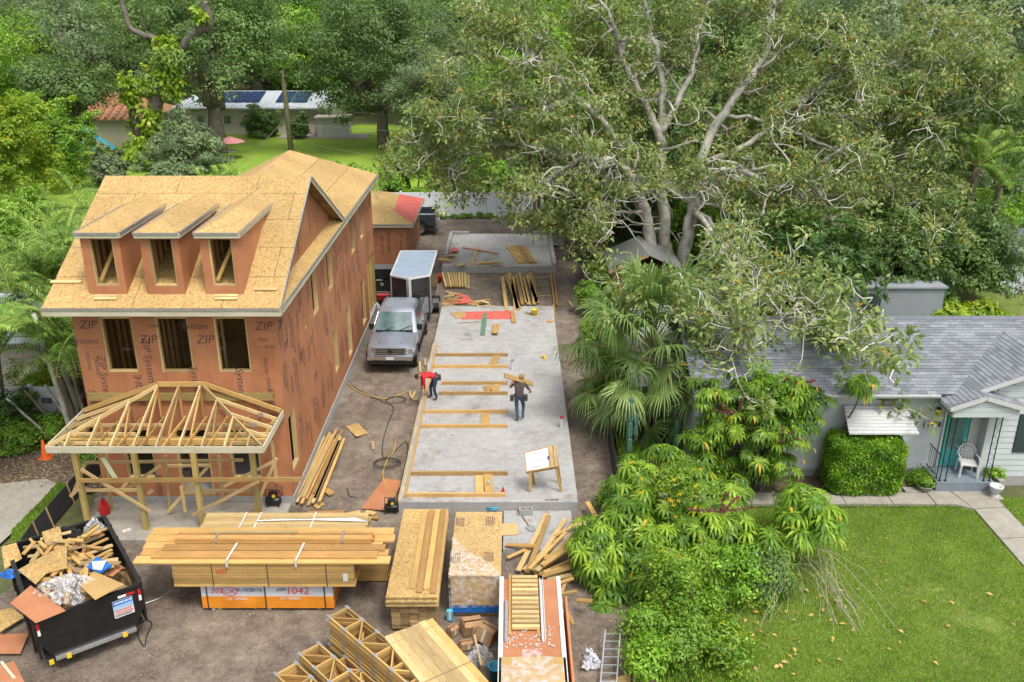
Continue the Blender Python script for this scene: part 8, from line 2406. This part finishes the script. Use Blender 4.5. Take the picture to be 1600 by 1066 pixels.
# rubble and bins by the back fence
for i,(px,py,lab) in enumerate(((842,352,'black wheeled bin at the end of the white fence'),(858,358,'second black bin nearer the hanging roots'))):
    p = at(px,py + 5,0); t = thing('wheeled_bin',lab,'bin',tuple(p))
    m_ = MB(); m_.hexa([(-.25,-.28,.06),(.25,-.28,.06),(.25,.28,.06),(-.25,.28,.06),(-.3,-.36,1.0),(.3,-.36,1.0),(.3,.34,1.0),(-.3,.34,1.0)]); m_.build('bin_body',M['black'],t,local=True)
    box_obj('bin_lid',(-.32,-.4,1.001),(.32,.38,1.07),M['iron'],t,local=True,bevel=.02)
    for dx in (-.25,.25):
        w = MB(); w.tube([(dx - .03,.28,.1),(dx + .03,.28,.1)],.1,10); w.build('wheel',M['rubber'],t,local=True)
for k in range(26):
    p = at(rs.uniform(836,872),rs.uniform(358,385),0); s_ = rs.uniform(.12,.32)
    m_ = MB(); pr_ = [(.001,0)] + [(s_ * (.8 + .3 * rs.random()) * math.sin(math.pi * (j + .5) / 5),s_ * .8 * (1 - math.cos(math.pi * (j + .5) / 5)) / 2) for j in range(5)] + [(.001,s_ * .8)]
    m_.lathe(pr_,(p.x,p.y,0),7); tag(m_.build('rubble_lump',M['concrete_side'],None),'grey lump in the rubble heap behind the short slab','rubble','rubble behind the short slab')
# side fence with dark mesh
sfz = thing('mesh_fence','dark mesh fence on thin posts between the slab and the bungalow side yard','fence',(3.6,38,0))
fpts = [(3.2,20.5),(3.25,24.1),(3.35,27.5),(3.5,31),(3.72,35.5),(3.72,40),(3.7,44),(4.1,49),(4.55,54)]
for (x0,y0),(x1,y1) in zip(fpts[:-1],fpts[1:]):
    m_ = MB(); m_.beam((x0,y0,.5),(x1,y1,.5),.012,1.0); m_.build('mesh_panel',M['silt'],sfz)
    m_ = MB(); m_.tube([(x0 + .04,y0,-.2),(x0 + .04,y0,1.2)],.025,6); m_.build('post',M['steel'],sfz)
# ================================================================== plan table
pt_ = thing('plan_table','makeshift slanted plan table with white drawings standing on the slab','table',tuple(at(850,768,SZ)))
lA,lB = at(829,769,SZ),at(874,768,SZ)
Yt = lA.y
tl_,tr_,br_,bl_ = atY(819,707,Yt + .25),atY(869,695,Yt + .25),atY(872,729,Yt - .12),atY(822,738,Yt - .12)
nn = (tr_ - tl_).cross(bl_ - tl_).normalized()
if nn.z < 0: nn = -nn
m_ = MB(); m_.prism([tl_,tr_,br_,bl_],-nn * .03); m_.build('top_board',M['osb'],pt_)
m_ = MB(); m_.prism([tl_.lerp(tr_,.03).lerp(bl_,.06),tl_.lerp(tr_,.74).lerp(br_,.04),bl_.lerp(br_,.76).lerp(tl_,.06),bl_.lerp(br_,.03).lerp(tl_,.05)],nn * .008); sheet_ = m_.build('drawing_sheet',M['white'],pt_)
ux_ = (tr_ - tl_).normalized(); uy_ = (tl_ - bl_).normalized(); cc_ = (tl_ + bl_) / 2 + nn * .0095
for k in range(9):
    o_ = cc_ + ux_ * (.12 + .08 * (k % 3)) + uy_ * (-.22 + .05 * k); m_ = MB(); m_.quad([o_,o_ + ux_ * (.3 - .03 * (k % 4)),o_ + ux_ * (.3 - .03 * (k % 4)) + uy_ * .008,o_ + uy_ * .008]); m_.build('drawn_line',M['ink_blue'] if k % 4 == 0 else M['steel'],sheet_)
o_ = cc_ + ux_ * .70 - uy_ * .08; m_ = MB(); m_.quad([o_,o_ + ux_ * .08,o_ + ux_ * .08 + uy_ * .1,o_ + uy_ * .1]); m_.build('stamp',M['ink_blue'],sheet_)
for a_,b_ in ((tr_.lerp(tl_,.18),br_.lerp(bl_,.18)),(tr_.lerp(tl_,.04),br_.lerp(bl_,.04))): beam_obj('edge_board',a_ + nn * .02,b_ + nn * .02,.1,.03,M['wood_old'],pt_,up=nn)
beam_obj('front_rail',bl_ - nn * .06,br_ - nn * .06,.04,.09,M['wood_old'],pt_)
for a_,b_ in ((lA,bl_.lerp(br_,.12)),(lB + Vector((.05,0,0)),br_.lerp(bl_,.06)),(lA + Vector((.12,.5,0)),tl_.lerp(tr_,.12)),(lB + Vector((.05,.5,0)),tr_.lerp(tl_,.06))): beam_obj('leg',a_,b_ - nn * .05,.09,.045,M['wood'],pt_,up=(0,1,0))
# small tools on the slab
for px,py,mt,lab in ((851,560,'yellow','small yellow nail gun lying on the slab'),(786,768,'red','small red marker cone on the slab by the nearest plates'),(862,782,'iron','dark pry bar lying near the front edge of the slab')):
    p = at(px,py,SZ); m_ = MB()
    if mt == 'red': m_.lathe([(.07,0),(.05,.03),(.015,.16),(.001,.17)],(p.x,p.y,SZ),10)
    elif mt == 'iron': m_.tube([p + Vector((-.2,0,.015)),p + Vector((.15,.02,.015)),p + Vector((.2,.02,.05))],.014,6)
    else: m_.box(tuple(p + Vector((-.05,-.1,.0))),tuple(p + Vector((.05,.1,.12)))); m_.box(tuple(p + Vector((-.15,.02,.03))),tuple(p + Vector((-.051,.09,.1)))); m_.box(tuple(p + Vector((-.03,-.2,.02))),tuple(p + Vector((.03,-.101,.07))))
    tag(m_.build('small_tool',M[mt],None),lab,'tool')

# ================================================================== people
def figure(name,label,base,joints,bones,radii,cloth,mats,heading=0):
    """one continuous body grown over a skeleton; faces take the material of the nearest bone"""
    t = thing(name,label,'person',base,heading)
    names = list(joints); idx = {n_: i for i,n_ in enumerate(names)}
    me = bpy.data.meshes.new('body'); me.from_pydata([joints[n_] for n_ in names],[(idx[a],idx[b_]) for a,b_ in bones],[]); me.update()
    o = mesh_obj('body',me,t)
    sk = o.modifiers.new('skin','SKIN'); sk.use_smooth_shade = True
    for n_ in names:
        v = me.skin_vertices[0].data[idx[n_]]; r = radii[n_]; v.radius = r if hasattr(r,'__len__') else (r,r); v.use_root = (n_ == 'pelvis')
    ss = o.modifiers.new('smooth','SUBSURF'); ss.levels = 2; ss.render_levels = 2
    dg = bpy.context.evaluated_depsgraph_get(); dg.update()
    bm_ = bpy.data.meshes.new_from_object(o.evaluated_get(dg))
    o.modifiers.clear(); o.data = bm_
    bm_.materials.clear()
    for q in mats: bm_.materials.append(M[q])
    A = np.array([joints[a] for a,_ in bones]); B = np.array([joints[b_] for _,b_ in bones]); cl = [cloth[i] for i in range(len(bones))]
    C_ = np.array([tuple(p.center) for p in bm_.polygons]); mi = []
    for c in C_:
        ab = B - A; tt = np.clip(((c - A) * ab).sum(1) / (ab ** 2).sum(1),0,1); dd = np.linalg.norm(A + ab * tt[:,None] - c,axis=1); mi.append(cl[int(dd.argmin())])
    bm_.polygons.foreach_set('material_index',mi); bm_.polygons.foreach_set('use_smooth',[True] * len(mi)); bm_.update()
    return t
M['skin'] = m_plain('skin',(.36,.19,.12),.6); M['shirt_red'] = m_plain('red_shirt',(.62,.015,.02),.8); M['shirt_brown'] = m_plain('brown_shirt',(.095,.065,.06),.9)
M['jeans'] = m_plain('blue_jeans',(.045,.085,.16),.9,vary=.3); M['jeans_dark'] = m_plain('dark_jeans',(.025,.04,.085),.9,vary=.3); M['boots'] = m_plain('brown_boots',(.10,.075,.055),.9); M['hair'] = m_plain('dark_hair',(.012,.010,.009),.8); M['cap'] = m_plain('mustard_cap',(.36,.22,.04),.8); M['leather'] = m_plain('tool_leather',(.05,.04,.035),.8)
def hand(t,wrist,d,n,s=1.0):
    """palm with four unequal bent fingers and a thumb"""
    w,d,n = Vector(wrist),Vector(d).normalized(),Vector(n).normalized(); sd_ = d.cross(n).normalized()
    m_ = MB(); m_.tube([w,w + d * .04 * s,w + d * .085 * s],[.028 * s,.040 * s,.034 * s],8)
    for k,(o_,l) in enumerate(((-.03,.068),(-.010,.078),(.010,.074),(.03,.058))):
        a = w + d * .08 * s + sd_ * o_ * s; m_.tube([a,a + d * l * .5 * s + n * .012 * s,a + d * l * .8 * s + n * .035 * s,a + d * l * .85 * s + n * .055 * s],[.0095 * s,.009 * s,.008 * s,.006 * s],6)
    a = w + d * .03 * s - sd_ * .035 * s; m_.tube([a,a + d * .03 * s - sd_ * .028 * s + n * .01 * s,a + d * .06 * s - sd_ * .03 * s + n * .03 * s],[.012 * s,.011 * s,.008 * s],6)
    return m_.build('hand',M['skin'],t,local=True,smooth=True)
def head_parts(t,c,fwd,hair,up=(0,0,1),cap=False):
    c,f,u = Vector(c),Vector(fwd).normalized(),Vector(up).normalized(); f = (f - u * f.dot(u)).normalized(); s_ = f.cross(u).normalized()
    def blob(nm,p,r,mt,n_=10):
        m_ = MB(); prof = [(max(.001,math.sin(math.pi * j / 8)),-math.cos(math.pi * j / 8)) for j in range(9)]
        for q,z_ in prof:
            for k in range(n_):
                a = 2 * math.pi * k / n_; v = s_ * (q * math.cos(a) * r[0]) + f * (q * math.sin(a) * r[1]) + u * (z_ * r[2]); m_.v.append(tuple(Vector(p) + v))
        for i in range(8):
            for k in range(n_): m_.f.append((i * n_ + k,i * n_ + (k + 1) % n_,(i + 1) * n_ + (k + 1) % n_,(i + 1) * n_ + k)); m_.m.append(0)
        return m_.build(nm,M[mt],t,local=True,smooth=True)
    blob('hair',c - f * .018 + u * .03,(.087,.098,.092),hair,14)
    blob('nose',c + f * .098 - u * .015,(.014,.02,.022),'skin')
    for k in (-1,1):
        blob('ear',c + s_ * .082 * k - u * .01,(.012,.02,.03),'skin'); blob('eye',c + f * .087 + s_ * .03 * k + u * .012,(.012,.008,.008),'hair')
    blob('mouth',c + f * .09 - u * .055,(.024,.008,.006),'flower_red')
    if cap:
        m_ = MB(); m_.prism([c + f * .06 - s_ * .075 + u * .06,c + f * .17 - s_ * .05 + u * .035,c + f * .17 + s_ * .05 + u * .035,c + f * .06 + s_ * .075 + u * .06],u * .01); m_.build('cap_peak',M[hair],t,local=True)
def belt(t,c,up,r,mt,pouches,wx=1.0):
    c = Vector(c); m_ = MB(); up = Vector(up).normalized(); a1 = up.orthogonal().normalized() if abs(up.z) < .95 else Vector((1,0,0)); a1 = (a1 - up * a1.dot(up)).normalized(); a2 = up.cross(a1)
    ring = [c + a1 * math.cos(k * math.pi / 8) * r * wx + a2 * math.sin(k * math.pi / 8) * r for k in range(17)]
    for k in range(16): m_.beam(ring[k],ring[k + 1],.012,.05,up=up)
    bl = m_.build('tool_belt',M[mt],t,local=True)
    for p in pouches:
        m_ = MB(); m_.box(tuple(Vector(p) - Vector((.06,.08,.13))),tuple(Vector(p) + Vector((.06,.08,.06)))); m_.build('pouch',M[mt],bl,local=True,bevel=.02)
# walking carpenter carrying boards, seen from behind (faces +Y)
J = dict(pelvis=(0,0,.97),waist=(.0,.03,1.12),chest=(.0,.08,1.34),neck=(.0,.11,1.50),head=(.07,.17,1.63),crown=(.08,.18,1.73),
         lsh=(-.19,.08,1.44),lel=(-.33,.02,1.28),lwr=(-.26,-.06,1.46),rsh=(.19,.08,1.43),rel=(.31,.16,1.22),rwr=(.36,.30,1.08),
         lhip=(-.10,0,.92),lkn=(-.09,.04,.50),lan=(-.05,-.06,.09),lto=(-.06,.10,.035),rhip=(.10,0,.92),rkn=(.13,.20,.52),ran=(.13,.02,.20),rto=(.13,.14,.08))
BN = [('pelvis','waist'),('waist','chest'),('chest','neck'),('neck','head'),('head','crown'),('chest','lsh'),('lsh','lel'),('lel','lwr'),('chest','rsh'),('rsh','rel'),('rel','rwr'),('pelvis','lhip'),('lhip','lkn'),('lkn','lan'),('lan','lto'),('pelvis','rhip'),('rhip','rkn'),('rkn','ran'),('ran','rto')]
RD = dict(pelvis=(.15,.12),waist=(.145,.11),chest=(.17,.125),neck=.062,head=(.085,.098),crown=(.062,.072),lsh=.072,lel=.05,lwr=.034,rsh=.072,rel=.05,rwr=.034,lhip=.095,lkn=.066,lan=.05,lto=.04,rhip=.095,rkn=.066,ran=.05,rto=.04)
CL = [1,1,1,0,0,1,1,0,1,1,0,2,2,2,3,2,2,2,3]
wp = at(811,658,SZ)
w1 = figure('person','worker in brown shirt and mustard cap walking across the slab with boards on the shoulder',(wp.x,wp.y,SZ),J,BN,RD,CL,('skin','shirt_brown','jeans','boots'),math.radians(-8))
head_parts(w1,(.07,.17,1.645),(.35,.9,-.25),'cap',cap=True)
hand(w1,(-.26,-.06,1.46),(.25,.15,.35),(.6,.5,.1)); hand(w1,(.36,.30,1.08),(.1,.35,-.9),(-.4,.6,0))
belt(w1,(0,0,1.02),(0,0,1),.165,'leather',((-.25,-.04,.95),(.24,0,.97)),1.1)
for k in range(2):
    a_ = Vector((wp.x - .52,wp.y - .10 + .06 * k,SZ + 1.80 + .045 * k)); b_ = Vector((wp.x + .50,wp.y + .18 + .06 * k,SZ + 1.32 + .045 * k))
    plank('carried_board',a_,b_,.10,.042,'wood',('lower' if k == 0 else 'upper') + ' of the boards carried on the shoulder of the walking worker','board',up=(.2,-.5,1))
# bending carpenter in red (faces -X)
J2 = dict(pelvis=(.22,0,.88),waist=(.08,0,1.00),chest=(-.16,0,1.06),neck=(-.33,0,1.03),head=(-.46,-.01,.97),crown=(-.53,-.01,.90),
          lsh=(-.24,-.18,1.00),lel=(-.24,-.20,.72),lwr=(-.22,-.14,.50),rsh=(-.24,.18,1.00),rel=(-.28,.20,.72),rwr=(-.30,.12,.50),
          lhip=(.20,-.10,.84),lkn=(.12,-.14,.46),lan=(.22,-.14,.09),lto=(.06,-.15,.04),rhip=(.20,.10,.84),rkn=(.02,.12,.46),ran=(.04,.14,.09),rto=(-.12,.15,.04))
w2p = at(678,624,SZ)
w2 = figure('person','worker in red shirt and dark jeans bending over the slab edge by the truck',(w2p.x - .12,w2p.y,SZ),J2,BN,dict(RD,pelvis=(.14,.13),waist=(.12,.14),chest=(.125,.17)),CL[:7] + [1] + CL[8:10] + [1] + CL[11:],('skin','shirt_red','jeans_dark','boots'),math.radians(12))
head_parts(w2,(-.465,-.01,.965),(-.6,0,-.75),'hair',up=(-.75,0,.45))
hand(w2,(-.22,-.14,.50),(-.1,.1,-1),(-.7,.4,0)); hand(w2,(-.30,.12,.50),(.1,-.1,-1),(-.7,-.4,0))
belt(w2,(.17,0,.93),(-.6,0,.55),.16,'leather',((.34,-.06,.93),(.2,.2,.86)))
